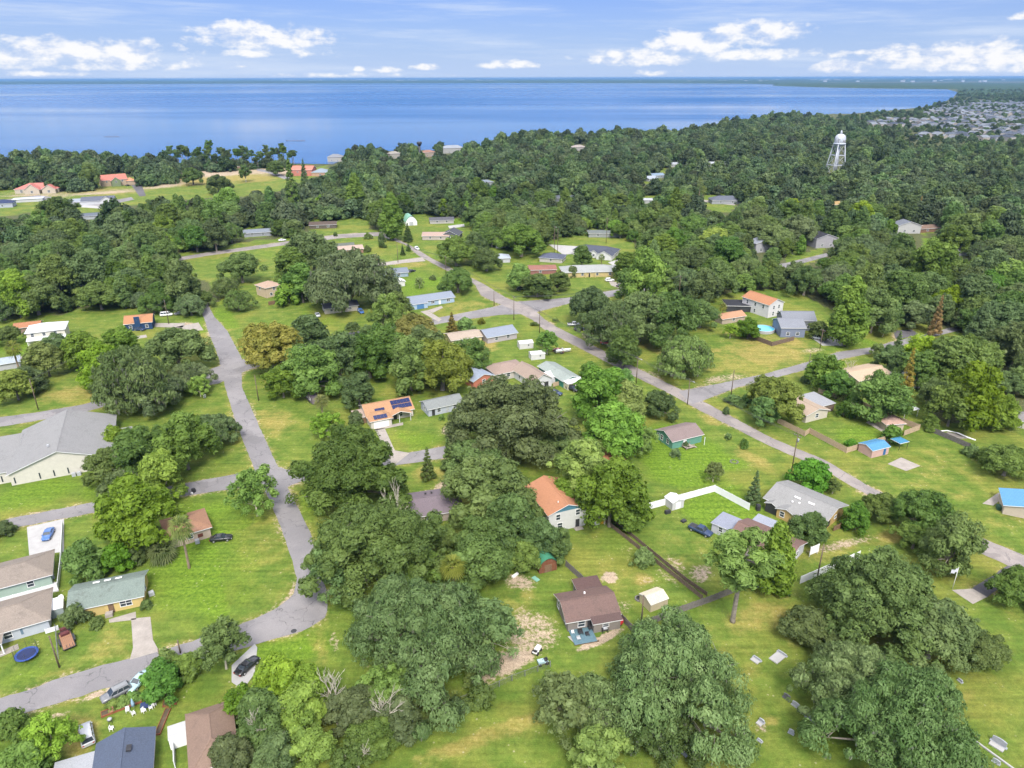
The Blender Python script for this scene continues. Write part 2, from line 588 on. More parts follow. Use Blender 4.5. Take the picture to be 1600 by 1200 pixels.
def water_mat():
    m = bpy.data.materials.new('lake_water')
    m.use_nodes = True
    t = NT(m.node_tree)
    b = t.n['Principled BSDF']
    tc = t.node('ShaderNodeTexCoord').outputs['Object']
    mp = t.node('ShaderNodeMapping')
    mp.inputs['Scale'].default_value = (0.0005, 0.0021, 1)
    mp.inputs['Rotation'].default_value = (0, 0, R(-32))
    t.l.new(tc, mp.inputs[0])
    st = t.noise(mp.outputs[0], 1.0, 5, 0.6)
    mp2 = t.node('ShaderNodeMapping')
    mp2.inputs['Scale'].default_value = (0.00022, 0.0006, 1)
    t.l.new(tc, mp2.inputs[0])
    st2 = t.noise(mp2.outputs[0], 1.0, 3, 0.5)
    f = t.ramp(t.m('ADD', t.m('MULTIPLY', st, 0.40), t.m('MULTIPLY', st2, 0.60)), 0.38, 0.62)
    b.inputs['Base Color'].default_value = (0.005, 0.074, 0.205, 1)
    b.inputs['IOR'].default_value = 1.33
    t.put(b.inputs['Roughness'], t.ramp(f, 0, 1, 0.34, 0.09, False))
    t.put(b.inputs['Specular IOR Level'], t.ramp(f, 0, 1, 0.17, 0.66, False))
    n = t.noise(tc, 0.35, 3, 0.6)
    bp = t.node('ShaderNodeBump')
    bp.inputs['Strength'].default_value = 0.08
    bp.inputs['Distance'].default_value = 0.2
    t.l.new(n, bp.inputs['Height'])
    t.l.new(bp.outputs[0], b.inputs['Normal'])
    return m


WATER = water_mat()
GROUND = ground_mat()
# ------------------------------------------------------------------ foliage meshes
def leaf_mesh(name, pos, nrm, size, tint, material, rng, asp=0.55, up_axis=None):
    """one small diamond-shaped leaf spray per point"""
    n = len(pos)
    a = rng.normal(size=(n, 3)) if up_axis is None else np.tile(up_axis, (n, 1)) + rng.normal(size=(n, 3)) * 0.35
    t1 = a - nrm * (a * nrm).sum(1, keepdims=True)
    t1 /= np.linalg.norm(t1, axis=1, keepdims=True) + 1e-9
    t2 = np.cross(nrm, t1)
    s = size[:, None]
    bend = nrm * s * 0.25
    v = np.stack([pos - t1 * s, pos + t2 * s * asp + bend, pos + t1 * s, pos - t2 * s * asp + bend], 1).reshape(-1, 3)
    return raw_mesh(name, v, np.arange(4 * n).reshape(n, 4), tint, material)


def raw_mesh(name, v, quads, tint, material):
    n = len(quads)
    me = bpy.data.meshes.new(name)
    me.vertices.add(len(v))
    me.vertices.foreach_set('co', np.ascontiguousarray(v, np.float32).ravel())
    me.loops.add(4 * n)
    me.loops.foreach_set('vertex_index', np.ascontiguousarray(quads, np.int32).ravel())
    me.polygons.add(n)
    me.polygons.foreach_set('loop_start', np.arange(0, 4 * n, 4, dtype=np.int32))
    at = me.attributes.new('tint', 'FLOAT', 'FACE')
    at.data.foreach_set('value', np.clip(tint, 0, 1).astype(np.float32))
    me.materials.append(material)
    me.update(calc_edges=True)
    return me


def blob_crown(name, seed, lobes, n_leaf, size, material, droop=0.0, tint_spread=0.30, inner=0.10, asp=0.55):
    """leaf sprays over the outer shells of many overlapping lobes; (x, y, z, r, squash)"""
    rng = np.random.default_rng(seed)
    L = np.array(lobes)
    c, r = L[:, :3], L[:, 3]
    k = int(n_leaf * 1.75)
    w = r ** 2
    i = rng.choice(len(L), k, p=w / w.sum())
    d = rng.normal(size=(k, 3))
    d[:, 2] += 0.35
    d /= np.linalg.norm(d, axis=1, keepdims=True)
    # ragged shells: the radius varies with direction
    wob = 1 + 0.27 * np.sin(d[:, 0] * 5.1 + i * 1.7) * np.sin(d[:, 1] * 4.7 + i * 2.3) + 0.15 * np.sin(d[:, 2] * 9 + i)
    rad = r[i] * wob * np.where(rng.random(k) < inner, rng.uniform(0.3, 0.9, k), rng.uniform(0.82, 1.08, k))
    p = c[i] + d * rad[:, None] * np.array([1, 1, 0.8])
    keep = np.ones(k, bool)
    for j in range(len(L)):
        q = (p - c[j]) / np.array([1, 1, 0.8])
        keep &= (i == j) | ((q ** 2).sum(1) > (0.74 * r[j]) ** 2)
    p, d, i = p[keep][:n_leaf], d[keep][:n_leaf], i[keep][:n_leaf]
    k = len(p)
    nr = d * 0.85 + rng.normal(size=(k, 3)) * 0.34 + np.array([0, 0, 0.38])
    nr /= np.linalg.norm(nr, axis=1, keepdims=True)
    lt = np.clip(rng.normal(0.45, tint_spread * 0.62, len(L)), 0, 1)
    tint = lt[i] + rng.normal(0, 0.13, k)
    ls = rng.uniform(0.68, 1.4, len(L))
    s = size * ls[i] * np.clip(rng.lognormal(-0.05, 0.36, k), 0.4, 2.0)
    if droop > 0:
        nr[:, 2] *= 0.5
        nr /= np.linalg.norm(nr, axis=1, keepdims=True)
        return leaf_mesh(name, p, nr, s * 1.25, tint, material, rng, 0.38, np.array([0, 0, -droop]))
    return leaf_mesh(name, p, nr, s, tint, material, rng, asp)


def dome_lobes(seed, n, R0, H0, base, rl=(0.16, 0.27), flat=0.5, skew=0.0, gap=0.0, rag=1.0, sprig=0.45):
    """lobes over a broad, uneven dome of radius R0, its top at H0, its skirt at base"""
    rng = np.random.default_rng(seed)
    out = []
    ph = rng.uniform(0, 6.28, 4)
    for j in range(n):
        th = 2.39996 * j + rng.uniform(-0.4, 0.4)
        f = (j + 0.5) / n
        rr = math.sqrt(f)
        edge = 1 + rag * (0.16 * math.sin(2 * th + ph[0]) + 0.12 * math.sin(3 * th + ph[1]) + 0.08 * math.sin(5 * th + ph[2]))
        lr = R0 * rng.uniform(*rl)
        rad = (R0 * edge - lr * 0.8) * rr
        zt = base + (H0 - base) * max(0.06, (1 - rr ** 2.4)) ** flat
        z = zt - lr * 0.75 + rng.uniform(-0.20, 0.12) * (H0 - base)
        if gap and rng.random() < gap:
            continue
        out.append((math.cos(th) * rad + skew * R0 * 0.1, math.sin(th) * rad, max(z, base + lr * 0.5), lr))
    for j in range(int(n * sprig)):     # sprigs standing proud of the outline
        th, el = rng.uniform(0, 6.28), rng.uniform(0.12, 1.3)
        edge = 1 + rag * (0.16 * math.sin(2 * th + ph[0]) + 0.12 * math.sin(3 * th + ph[1]) + 0.08 * math.sin(5 * th + ph[2]))
        k = rng.uniform(0.84, 0.985)
        out.append((math.cos(th) * math.cos(el) * R0 * edge * k, math.sin(th) * math.cos(el) * R0 * edge * k, base + max(0.1, (H0 - base) * math.sin(el) ** .8 if el > 0 else 0.25) * k, R0 * rng.uniform(.035, .08)))
    for j in range(n // 5):          # inner mass, so one does not look right through
        th, rr = rng.uniform(0, 6.28), R0 * rng.uniform(0.05, 0.55)
        out.append((math.cos(th) * rr, math.sin(th) * rr, base + (H0 - base) * rng.uniform(0.25, 0.6), R0 * 0.24))
    return out


def column_lobes(seed, n, R0, H0, base, point=0.6, rl=(0.26, 0.42)):
    rng = np.random.default_rng(seed)
    out = []
    for j in range(n):
        f = (j + 0.5) / n
        z = base + (H0 - base) * f
        prof = math.sin(math.pi * min(1, 0.12 + 0.88 * f) ** point) ** 0.7 if f < 0.97 else 0.15
        th = 2.39996 * j + rng.uniform(-0.5, 0.5)
        lr = R0 * rng.uniform(*rl) * (0.6 + 0.4 * prof)
        rad = max(0, R0 * prof - lr * 0.7) * (0.65 + 0.35 * rng.random())
        out.append((math.cos(th) * rad, math.sin(th) * rad, min(z, H0 - lr * 0.5), lr))
        if j % 3 == 0:
            out.append((0, 0, z, R0 * 0.4 * prof + 0.1))
    return out


def limb_mesh(name, seed, lobes, trunk_r, fork_z, material, n_limb=9, lean=0.0, twigs=0):
    """tapered trunk that forks into limbs running up into the crown's lobes"""
    rng = random.Random(seed)
    b = MB()
    top = Vector((lean, rng.uniform(-.2, .2), fork_z))
    b.tube([(0, 0, -0.35), (0.02, 0, 0.35), top * 0.55, top], [trunk_r * 1.5, trunk_r * 1.1, trunk_r * 0.92, trunk_r * 0.8], 9)
    tg = sorted(lobes, key=lambda l: -l[3] * (0.4 + rng.random()))[:n_limb]
    for l in tg:
        e = Vector(l[:3])
        mid = top.lerp(e, 0.5) + Vector((rng.uniform(-.5, .5), rng.uniform(-.5, .5), rng.uniform(-.1, .7)))
        r0 = trunk_r * rng.uniform(0.34, 0.55)
        b.tube([top - Vector((0, 0, 0.2)), top.lerp(mid, 0.55), mid, mid.lerp(e, 0.6), e], [r0, r0 * 0.85, r0 * 0.62, r0 * 0.4, r0 * 0.18], 6, caps=False)
        for q in range(twigs):
            s = mid.lerp(e, rng.uniform(0.2, 1))
            dv = Vector((rng.uniform(-1, 1), rng.uniform(-1, 1), rng.uniform(0.1, 1.0))) * l[3] * 1.25
            b.tube([s, s + dv * 0.5 + Vector((0, 0, .15)), s + dv], [r0 * 0.32, r0 * 0.2, 0.02], 4, caps=False)
    return b.mesh(name, material)


TREE = {}      # kind -> list of dicts {crown, trunk, extra, D, H, zc}


def reg(kind, parts, D, H, zc):
    TREE.setdefault(kind, []).append(dict(parts=parts, D=D, H=H, zc=zc))


def make_trees():
    for s in range(5):        # broad live oaks
        lb = dome_lobes(100 + s, 60, 8.0, 11.0, 2.4, (0.12, 0.24), 0.5, gap=.16, rag=1.2)
        reg('oak', [('crown', blob_crown('oak_crown', s, lb, 30000, 0.24, LEAF)), ('trunk', limb_mesh('oak_trunk', s, lb, 0.55, 2.6, BARK, 14, twigs=3))], 16, 11, 6.0)
    for s in range(3):        # the great oaks
        lb = dome_lobes(140 + s, 96, 12.2, 14.5, 2.0, (0.085, 0.205), 0.5, gap=.21, rag=1.35)
        reg('bigoak', [('crown', blob_crown('great_crown', 20 + s, lb, 62000, 0.23, LEAF)), ('trunk', limb_mesh('great_trunk', 20 + s, lb, 0.75, 2.8, BARK, 22, twigs=4))], 24, 14.5, 7.4)
    for s in range(2):
        lb = dome_lobes(160 + s, 120, 13.4, 14.5, 1.6, (0.07, 0.19), 0.46, gap=.22, rag=1.4)
        rng = np.random.default_rng(950 + s)
        L = np.array(lb)
        i = rng.choice(len(L), 2600)
        a = rng.uniform(0, 6.28, 2600)
        p = L[i, :3] + np.stack([np.cos(a), np.sin(a), np.full(2600, -0.35)], 1) * L[i, 3:4] * rng.uniform(.7, 1, (2600, 1))
        nr = np.stack([np.cos(a), np.sin(a), np.zeros(2600)], 1)
        mo = leaf_mesh('moss_strands', p, nr, rng.uniform(0.25, 0.65, 2600), rng.random(2600), MOSS, rng, 0.14, np.array([0, 0, -4.0]))
        reg('bigmossy', [('crown', blob_crown('great_mossy_crown', 30 + s, lb, 78000, 0.20, LEAF_MOSS, droop=0.6)), ('trunk', limb_mesh('great_mossy_trunk', 30 + s, lb, 0.8, 2.4, BARK, 22, twigs=5)), ('hanging_moss', mo)], 26, 14.5, 7.2)
    for s in range(3):        # mossy live oaks, grey and feathery, drooping
        lb = dome_lobes(200 + s, 110, 8.5, 11.2, 2.2, (0.10, 0.20), 0.46)
        rng = np.random.default_rng(900 + s)
        L = np.array(lb)
        i = rng.choice(len(L), 1500)
        a = rng.uniform(0, 6.28, 1500)
        p = L[i, :3] + np.stack([np.cos(a), np.sin(a), np.full(1500, -0.35)], 1) * L[i, 3:4] * rng.uniform(.7, 1, (1500, 1))
        nr = np.stack([np.cos(a), np.sin(a), np.zeros(1500)], 1)
        mo = leaf_mesh('moss_strands', p, nr, rng.uniform(0.3, 0.75, 1500), rng.random(1500), MOSS, rng, 0.16, np.array([0, 0, -4.0]))
        reg('mossy', [('crown', blob_crown('mossy_crown', 50 + s, lb, 34000, 0.20, LEAF_MOSS, droop=0.6)), ('trunk', limb_mesh('mossy_trunk', 50 + s, lb, 0.6, 2.2, BARK, 15, twigs=4)), ('hanging_moss', mo)], 17, 11.2, 5.6)
    for s in range(4):        # rounder broadleaf trees
        lb = dome_lobes(300 + s, 52, 5.2, 10.5, 1.8, (0.17, 0.31), 0.62, gap=.13, rag=1.2)
        reg('round', [('crown', blob_crown('broad_crown', 80 + s, lb, 18000, 0.22, LEAF)), ('trunk', limb_mesh('broad_trunk', 80 + s, lb, 0.28, 2.4, BARK, 11, twigs=2))], 10.4, 10.5, 5.9)
    for s in range(3):        # tall, taller than wide
        lb = column_lobes(400 + s, 38, 3.6, 13.0, 1.6)
        reg('tall', [('crown', blob_crown('tall_crown', 120 + s, lb, 14000, 0.23, LEAF)), ('trunk', limb_mesh('tall_trunk', 120 + s, lb, 0.24, 3.0, BARK, 8))], 7.2, 13, 7.2)
    for s in range(3):        # open crowns with branches showing
        lb = dome_lobes(500 + s, 46, 4.6, 9.0, 2.4, (0.13, 0.22), 0.6, gap=0.25)
        reg('sparse', [('crown', blob_crown('open_crown', 150 + s, lb, 8500, 0.20, LEAF, inner=0.3)), ('trunk', limb_mesh('open_trunk', 150 + s, lb, 0.2, 2.2, PALEBARK, 14, twigs=3))], 9.2, 9, 5.6)
    for s in range(3):        # shrubs
        lb = dome_lobes(600 + s, 22, 1.5, 2.3, 0.1, (0.24, 0.4), 0.6)
        reg('bush', [('crown', blob_crown('shrub_crown', 170 + s, lb, 2600, 0.15, LEAF)), ('trunk', limb_mesh('shrub_stem', 170 + s, lb, 0.06, 0.4, BARK, 5))], 3.0, 2.3, 1.1)
    for s in range(2):        # clipped round tree
        lb = dome_lobes(650 + s, 40, 3.2, 5.6, 0.5, (0.2, 0.3), 0.55)
        reg('ball', [('crown', blob_crown('ball_crown', 180 + s, lb, 9000, 0.20, LEAF)), ('trunk', limb_mesh('ball_trunk', 180 + s, lb, 0.16, 1.0, BARK, 6))], 6.4, 5.6, 2.9)
    for s in range(3):        # pines: bare stem and needle puffs high up
        rng = np.random.default_rng(700 + s)
        lb = []
        for j in range(34):
            th, f = rng.uniform(0, 6.28), rng.random()
            rr = 3.4 * math.sqrt(rng.random()) * (0.55 + 0.45 * math.sin(math.pi * f))
            lb.append((math.cos(th) * rr, math.sin(th) * rr, 9.5 + 6.0 * f, rng.uniform(0.6, 1.05)))
        reg('pine', [('crown', blob_crown('pine_crown', 190 + s, lb, 7200, 0.24, LEAF, asp=0.3)), ('trunk', limb_mesh('pine_trunk', 190 + s, lb, 0.24, 12.5, BARK, 14))], 7.0, 15.8, 12.4)
    for s in range(2):        # narrow conifers
        rng = np.random.default_rng(760 + s)
        lb = [(math.cos(2.4 * j) * (1 - j / 40) * 1.5, math.sin(2.4 * j) * (1 - j / 40) * 1.5, 0.8 + 11.5 * j / 40, 0.75 * (1 - j / 48)) for j in range(40)]
        reg('conifer', [('crown', blob_crown('conifer_crown', 210 + s, lb, 5200, 0.22, LEAF, asp=0.35)), ('trunk', limb_mesh('conifer_trunk', 210 + s, lb, 0.16, 6.0, BARK, 4))], 4.4, 12.3, 5.6)
    for s in range(3):        # bare, dead trees
        rng = random.Random(820 + s)
        b = MB()

        def grow(p, d, ln, r, dep):
            q = p + d * ln * 0.5 + Vector((rng.uniform(-.1, .1), rng.uniform(-.1, .1), 0.05)) * ln
            e = p + d * ln
            b.tube([p, q, e], [r, r * 0.8, r * 0.6], 5 if dep < 2 else 4, caps=False)
            if dep < 4:
                for _ in range(3 if dep else 4):
                    nd = (d + Vector((rng.uniform(-1, 1), rng.uniform(-1, 1), rng.uniform(-0.15, 0.6))) * 0.72).normalized()
                    grow(e if rng.random() < 0.6 else q, nd, ln * rng.uniform(0.55, 0.8), r * 0.58, dep + 1)
        grow(Vector((0, 0, -0.3)), Vector((0.05, 0, 1)), 3.6, 0.22, 0)
        reg('dead', [('trunk', b.mesh('dead_trunk', PALEBARK))], 7.0, 9.0, 6.0)
    for s in range(3):        # sabal palms
        rng = np.random.default_rng(860 + s)
        V, Q, T = [], [], []
        H = 5.4
        for j in range(34):
            th = 2.39996 * j
            el = math.radians(70 - 125 * (j / 34) ** 0.9)
            d = np.array([math.cos(th) * math.cos(el), math.sin(th) * math.cos(el), math.sin(el)])
            sd = np.array([-math.sin(th), math.cos(th), 0])
            ln = rng.uniform(0.75, 1.0)
            o = np.array([0, 0, H])
            hub = o + d * ln
            tv = rng.uniform(0.2, 0.9) * (1 if j < 26 else 0.6)
            for k in range(9):       # fan of drooping blades
                a = math.radians(-80 + 160 * k / 8)
                bd = d * math.cos(a) + sd * math.sin(a)
                m_ = hub + bd * 0.62 + np.array([0, 0, 0.02])
                e_ = hub + bd * 1.15 - np.array([0, 0, 0.22 + 0.2 * rng.random()])
                wv = np.cross(bd, np.array([0, 0, 1]))
                wv = wv / (np.linalg.norm(wv) + 1e-6) * 0.075
                n0 = len(V)
                V += [hub - wv * .3, hub + wv * .3, m_ + wv, m_ - wv, e_ + wv * .2, e_ - wv * .2]
                Q += [(n0, n0 + 1, n0 + 2, n0 + 3), (n0 + 3, n0 + 2, n0 + 4, n0 + 5)]
                T += [tv + rng.normal(0, .08)] * 2
            n0 = len(V)
            V += [o - sd * .03, o + sd * .03, hub + sd * .02, hub - sd * .02]
            Q += [(n0, n0 + 1, n0 + 2, n0 + 3)]
            T += [0.6]
        cr = raw_mesh('palm_fronds', np.array(V), np.array(Q), np.array(T), LEAF_PALM)
        b = MB()
        b.tube([(0, 0, -.3), (0.03, 0, 0.4), (0.05, 0.03, H * .6), (0, 0, H)], [.26, .2, .17, .2], 9)
        reg('palm', [('fronds', cr), ('trunk', b.mesh('palm_trunk', PALMBARK))], 3.8, 6.6, 5.3)
        cr2 = raw_mesh('palmetto_fronds', np.array(V) * np.array([1, 1, 1]) - np.array([0, 0, H - 1.1]), np.array(Q), np.array(T), LEAF_PALM)
        reg('palmetto', [('fronds', cr2)], 3.8, 2.2, 1.2)


make_trees()
KIND_NAME = {'oak': 'live_oak', 'bigoak': 'live_oak', 'bigmossy': 'mossy_oak', 'mossy': 'mossy_oak', 'round': 'broadleaf_tree', 'tall': 'tall_tree', 'sparse': 'open_crowned_tree', 'bush': 'shrub', 'ball': 'rounded_tree',
             'pine': 'pine_tree', 'conifer': 'conifer', 'dead': 'dead_tree', 'palm': 'palm_tree', 'palmetto': 'palmetto'}
_tree_n = [0]


def tree_at(loc, D, kind, label, tint=(1, 1, 1), hs=1.0, group=None, cat=None, seed=None):
    _tree_n[0] += 1
    k = _tree_n[0] if seed is None else seed
    var = TREE[kind][k % len(TREE[kind])]
    s = D / var['D']
    root = empty(KIND_NAME[kind], loc, (k * 2.399) % 6.283, label, cat or ('shrub' if kind in ('bush', 'palmetto') else 'palm' if kind == 'palm' else 'tree'), group)
    root.scale = (s, s, s * hs)
    for nm, me in var['parts']:
        o = put(nm, me, root)
        o.color = (*tint, 1)
    return root


def tree_px(cx, cy, w, kind, label, tint=(1, 1, 1), hs=1.0, group=None, cat=None):
    """a tree whose crown is centred at photo pixel (cx, cy) and about w pixels wide, standing on the ground"""
    tint = tuple(1 + (c - 1) * 0.72 for c in tint)
    var = TREE[kind][(_tree_n[0] + 1) % len(TREE[kind])]
    v = CAM_R @ Vector(((cx - 800) / FPX, -(cy - 600) / FPX, -1))
    k = w / FPX
    dep = CAM_H / (-v.z + var['zc'] / var['D'] * hs * k)
    return tree_at((v.x * dep, v.y * dep, 0), k * dep, kind, label, tint, hs, group, cat)
# ------------------------------------------------------------------ ground, roads, water
def vnoise(x, y, seed=0):
    xi, yi = np.floor(x), np.floor(y)
    fx, fy = x - xi, y - yi
    fx, fy = fx * fx * (3 - 2 * fx), fy * fy * (3 - 2 * fy)
    h = lambda a, b: np.modf(np.abs(np.sin(a * 127.1 + b * 311.7 + seed * 74.7) * 43758.5453))[0]
    return (h(xi, yi) * (1 - fx) + h(xi + 1, yi) * fx) * (1 - fy) + (h(xi, yi + 1) * (1 - fx) + h(xi + 1, yi + 1) * fx) * fy


def in_poly(px, py, poly):
    """vectorised point in polygon"""
    px, py = np.asarray(px, float), np.asarray(py, float)
    c = np.zeros(px.shape, bool)
    j = len(poly) - 1
    for i in range(len(poly)):
        (xi, yi), (xj, yj) = poly[i], poly[j]
        if yi != yj:
            c ^= ((yi > py) != (yj > py)) & (px < (xj - xi) * (py - yi) / (yj - yi) + xi)
        j = i
    return c


# bare, dry and lush patches of the lawns: (photo x, y, half width, half height, tilt deg, channel, strength)
DRY, SAND, LUSH = 0, 1, 2
PATCH = [
    (1065, 720, 110, 60, 10, LUSH, 1.1), (1120, 800, 70, 40, 0, LUSH, 1.1), (330, 880, 120, 110, 0, LUSH, .75), (60, 775, 100, 25, -8, LUSH, .5), (1330, 545, 60, 14, -8, LUSH, .9), (640, 690, 60, 25, -8, LUSH, .7),
    (1350, 680, 70, 25, 0, LUSH, .8), (460, 620, 70, 60, 0, LUSH, .6), (570, 640, 40, 80, 0, LUSH, .5), (1220, 715, 60, 20, 20, LUSH, .6), (640, 430, 60, 30, 0, LUSH, .8), (430, 395, 50, 18, -8, LUSH, .7),
    (360, 500, 90, 30, -10, LUSH, .6), (430, 505, 80, 20, -6, LUSH, .7), (170, 655, 90, 40, -10, LUSH, .6), (360, 680, 25, 60, 15, LUSH, .4), (460, 1010, 60, 30, 0, LUSH, .7), (300, 1080, 60, 30, 0, LUSH, .6),
    (40, 1060, 60, 20, -15, LUSH, .6), (30, 540, 60, 16, 0, LUSH, .9), (480, 800, 25, 60, 20, LUSH, .7), (1455, 385, 20, 15, 0, LUSH, 1), (1110, 325, 40, 10, 0, LUSH, .6), (960, 850, 40, 30, 30, LUSH, .5), (825, 505, 60, 30, 25, LUSH, .6),
    (1270, 920, 40, 30, 0, LUSH, .5), (720, 340, 60, 14, 0, LUSH, .5), (1300, 1160, 60, 50, 0, LUSH, .5), (1180, 470, 40, 30, 0, LUSH, .4),
    # dry
    (1170, 560, 110, 38, -10, DRY, .75), (1450, 740, 150, 55, 8, DRY, .42), (1180, 720, 40, 14, 25, DRY, .6), (940, 560, 60, 12, 25, DRY, .5), (1000, 540, 60, 12, 25, DRY, .5), (430, 660, 40, 22, 0, DRY, .5), (160, 1010, 60, 34, -15, DRY, .62),
    (100, 1050, 60, 10, -15, DRY, .5), (300, 260, 160, 14, -3, DRY, .8), (380, 275, 60, 14, 0, DRY, .8), (430, 262, 60, 12, 0, DRY, .6), (720, 478, 50, 12, -8, DRY, .7), (310, 535, 22, 14, 0, DRY, .7), (1200, 960, 80, 30, -10, DRY, .65), (1150, 1020, 70, 60, 0, DRY, .35),
    (760, 1150, 160, 18, -18, DRY, .6), (650, 1180, 120, 10, -14, DRY, .55), (1560, 1040, 60, 90, 0, DRY, .3), (1500, 1090, 70, 16, -30, DRY, .6), (1300, 860, 90, 22, -12, DRY, .75), (1380, 840, 50, 16, -12, DRY, .8), (500, 1010, 22, 60, -14, DRY, .8), (120, 1150, 40, 45, 0, DRY, .75),
    (700, 605, 25, 10, 0, DRY, .3), (750, 540, 30, 16, 0, DRY, .9), (900, 425, 40, 8, 0, DRY, .5), (640, 410, 60, 10, 0, DRY, .5), (470, 395, 60, 14, 0, DRY, .4), (680, 740, 40, 20, 0, DRY, .6), (1560, 800, 60, 40, 0, DRY, .35), (110, 615, 60, 16, -8, DRY, .7), (10, 690, 20, 16, 0, DRY, .8),
    (120, 320, 110, 16, 0, DRY, .4), (650, 700, 60, 10, -10, DRY, .3), (940, 920, 60, 60, 0, DRY, .35), (1060, 860, 60, 40, 0, DRY, .3), (800, 950, 40, 50, 0, DRY, .6), (400, 870, 60, 60, 0, DRY, .25), (1480, 660, 60, 30, 10, DRY, .4),
    # sand and bare earth
    (830, 985, 55, 50, 20, SAND, .60), (800, 1030, 55, 22, -20, SAND, .85), (810, 910, 30, 18, 0, SAND, .66), (1005, 905, 18, 10, 0, SAND, .5), (950, 902, 16, 10, 0, SAND, .95), (1060, 885, 40, 14, 40, SAND, .45), (1095, 895, 26, 24, 0, SAND, .62), (975, 945, 24, 14, 0, SAND, .5),
    (935, 1000, 45, 9, -25, SAND, .95), (985, 870, 30, 20, 40, SAND, .35), (1045, 905, 50, 7, 40, SAND, .5), (712, 672, 28, 12, -6, SAND, .8), (700, 760, 26, 14, 0, SAND, .75), (150, 1085, 50, 7, -16, SAND, .75), (60, 1125, 70, 8, -16, SAND, .5), (190, 1040, 40, 6, -16, SAND, .6),
    (522, 1005, 9, 30, -10, SAND, .62), (1320, 850, 80, 9, -12, SAND, .62), (1190, 1135, 18, 14, 0, SAND, .62), (1210, 1020, 30, 8, 0, SAND, .35), (925, 528, 20, 8, 20, SAND, .8), (1020, 590, 30, 10, 20, SAND, .55), (1130, 592, 50, 8, -10, SAND, .55), (1395, 575, 30, 5, 0, SAND, .3),
    (290, 508, 20, 6, 0, SAND, .7), (1050, 702, 60, 3, 0, SAND, .3), (320, 271, 120, 10, -3, SAND, .82), (320, 280, 130, 14, -3, DRY, 1.1), (255, 288, 50, 9, 0, SAND, .8), (430, 268, 55, 8, 0, SAND, .78), (60, 305, 110, 6, 0, SAND, .7), (150, 300, 80, 6, 0, DRY, .9), (120, 295, 24, 5, 0, SAND, .9), (190, 300, 24, 5, 0, SAND, .8), (330, 262, 40, 6, 0, SAND, .9), (380, 258, 40, 5, 0, SAND, .6), (1000, 905, 20, 12, 0, DRY, .95), (1205, 1125, 20, 10, 0, DRY, .8), (1240, 1000, 30, 18, 0, DRY, .5), (1110, 655, 30, 10, 25, DRY, .5),
    (1330, 540, 22, 7, 0, SAND, .35), (1270, 548, 30, 6, -6, SAND, .55), (675, 770, 40, 8, -10, SAND, .5), (760, 1060, 50, 12, -12, SAND, .6), (590, 1045, 60, 12, 0, SAND, .3), (330, 730, 20, 6, 0, SAND, .3), (1545, 720, 6, 6, 0, SAND, .3),
]


def axis(lo, hi, step, far_lo, far_hi, g=1.16):
    a = list(np.arange(lo, hi, step))
    s, x = step, hi
    while x < far_hi:
        a.append(x)
        s *= g
        x += s
    a.append(far_hi)
    s, x = step, lo
    while x > far_lo:
        s *= g
        x -= s
        a.insert(0, max(x, far_lo))
    return np.array(a)


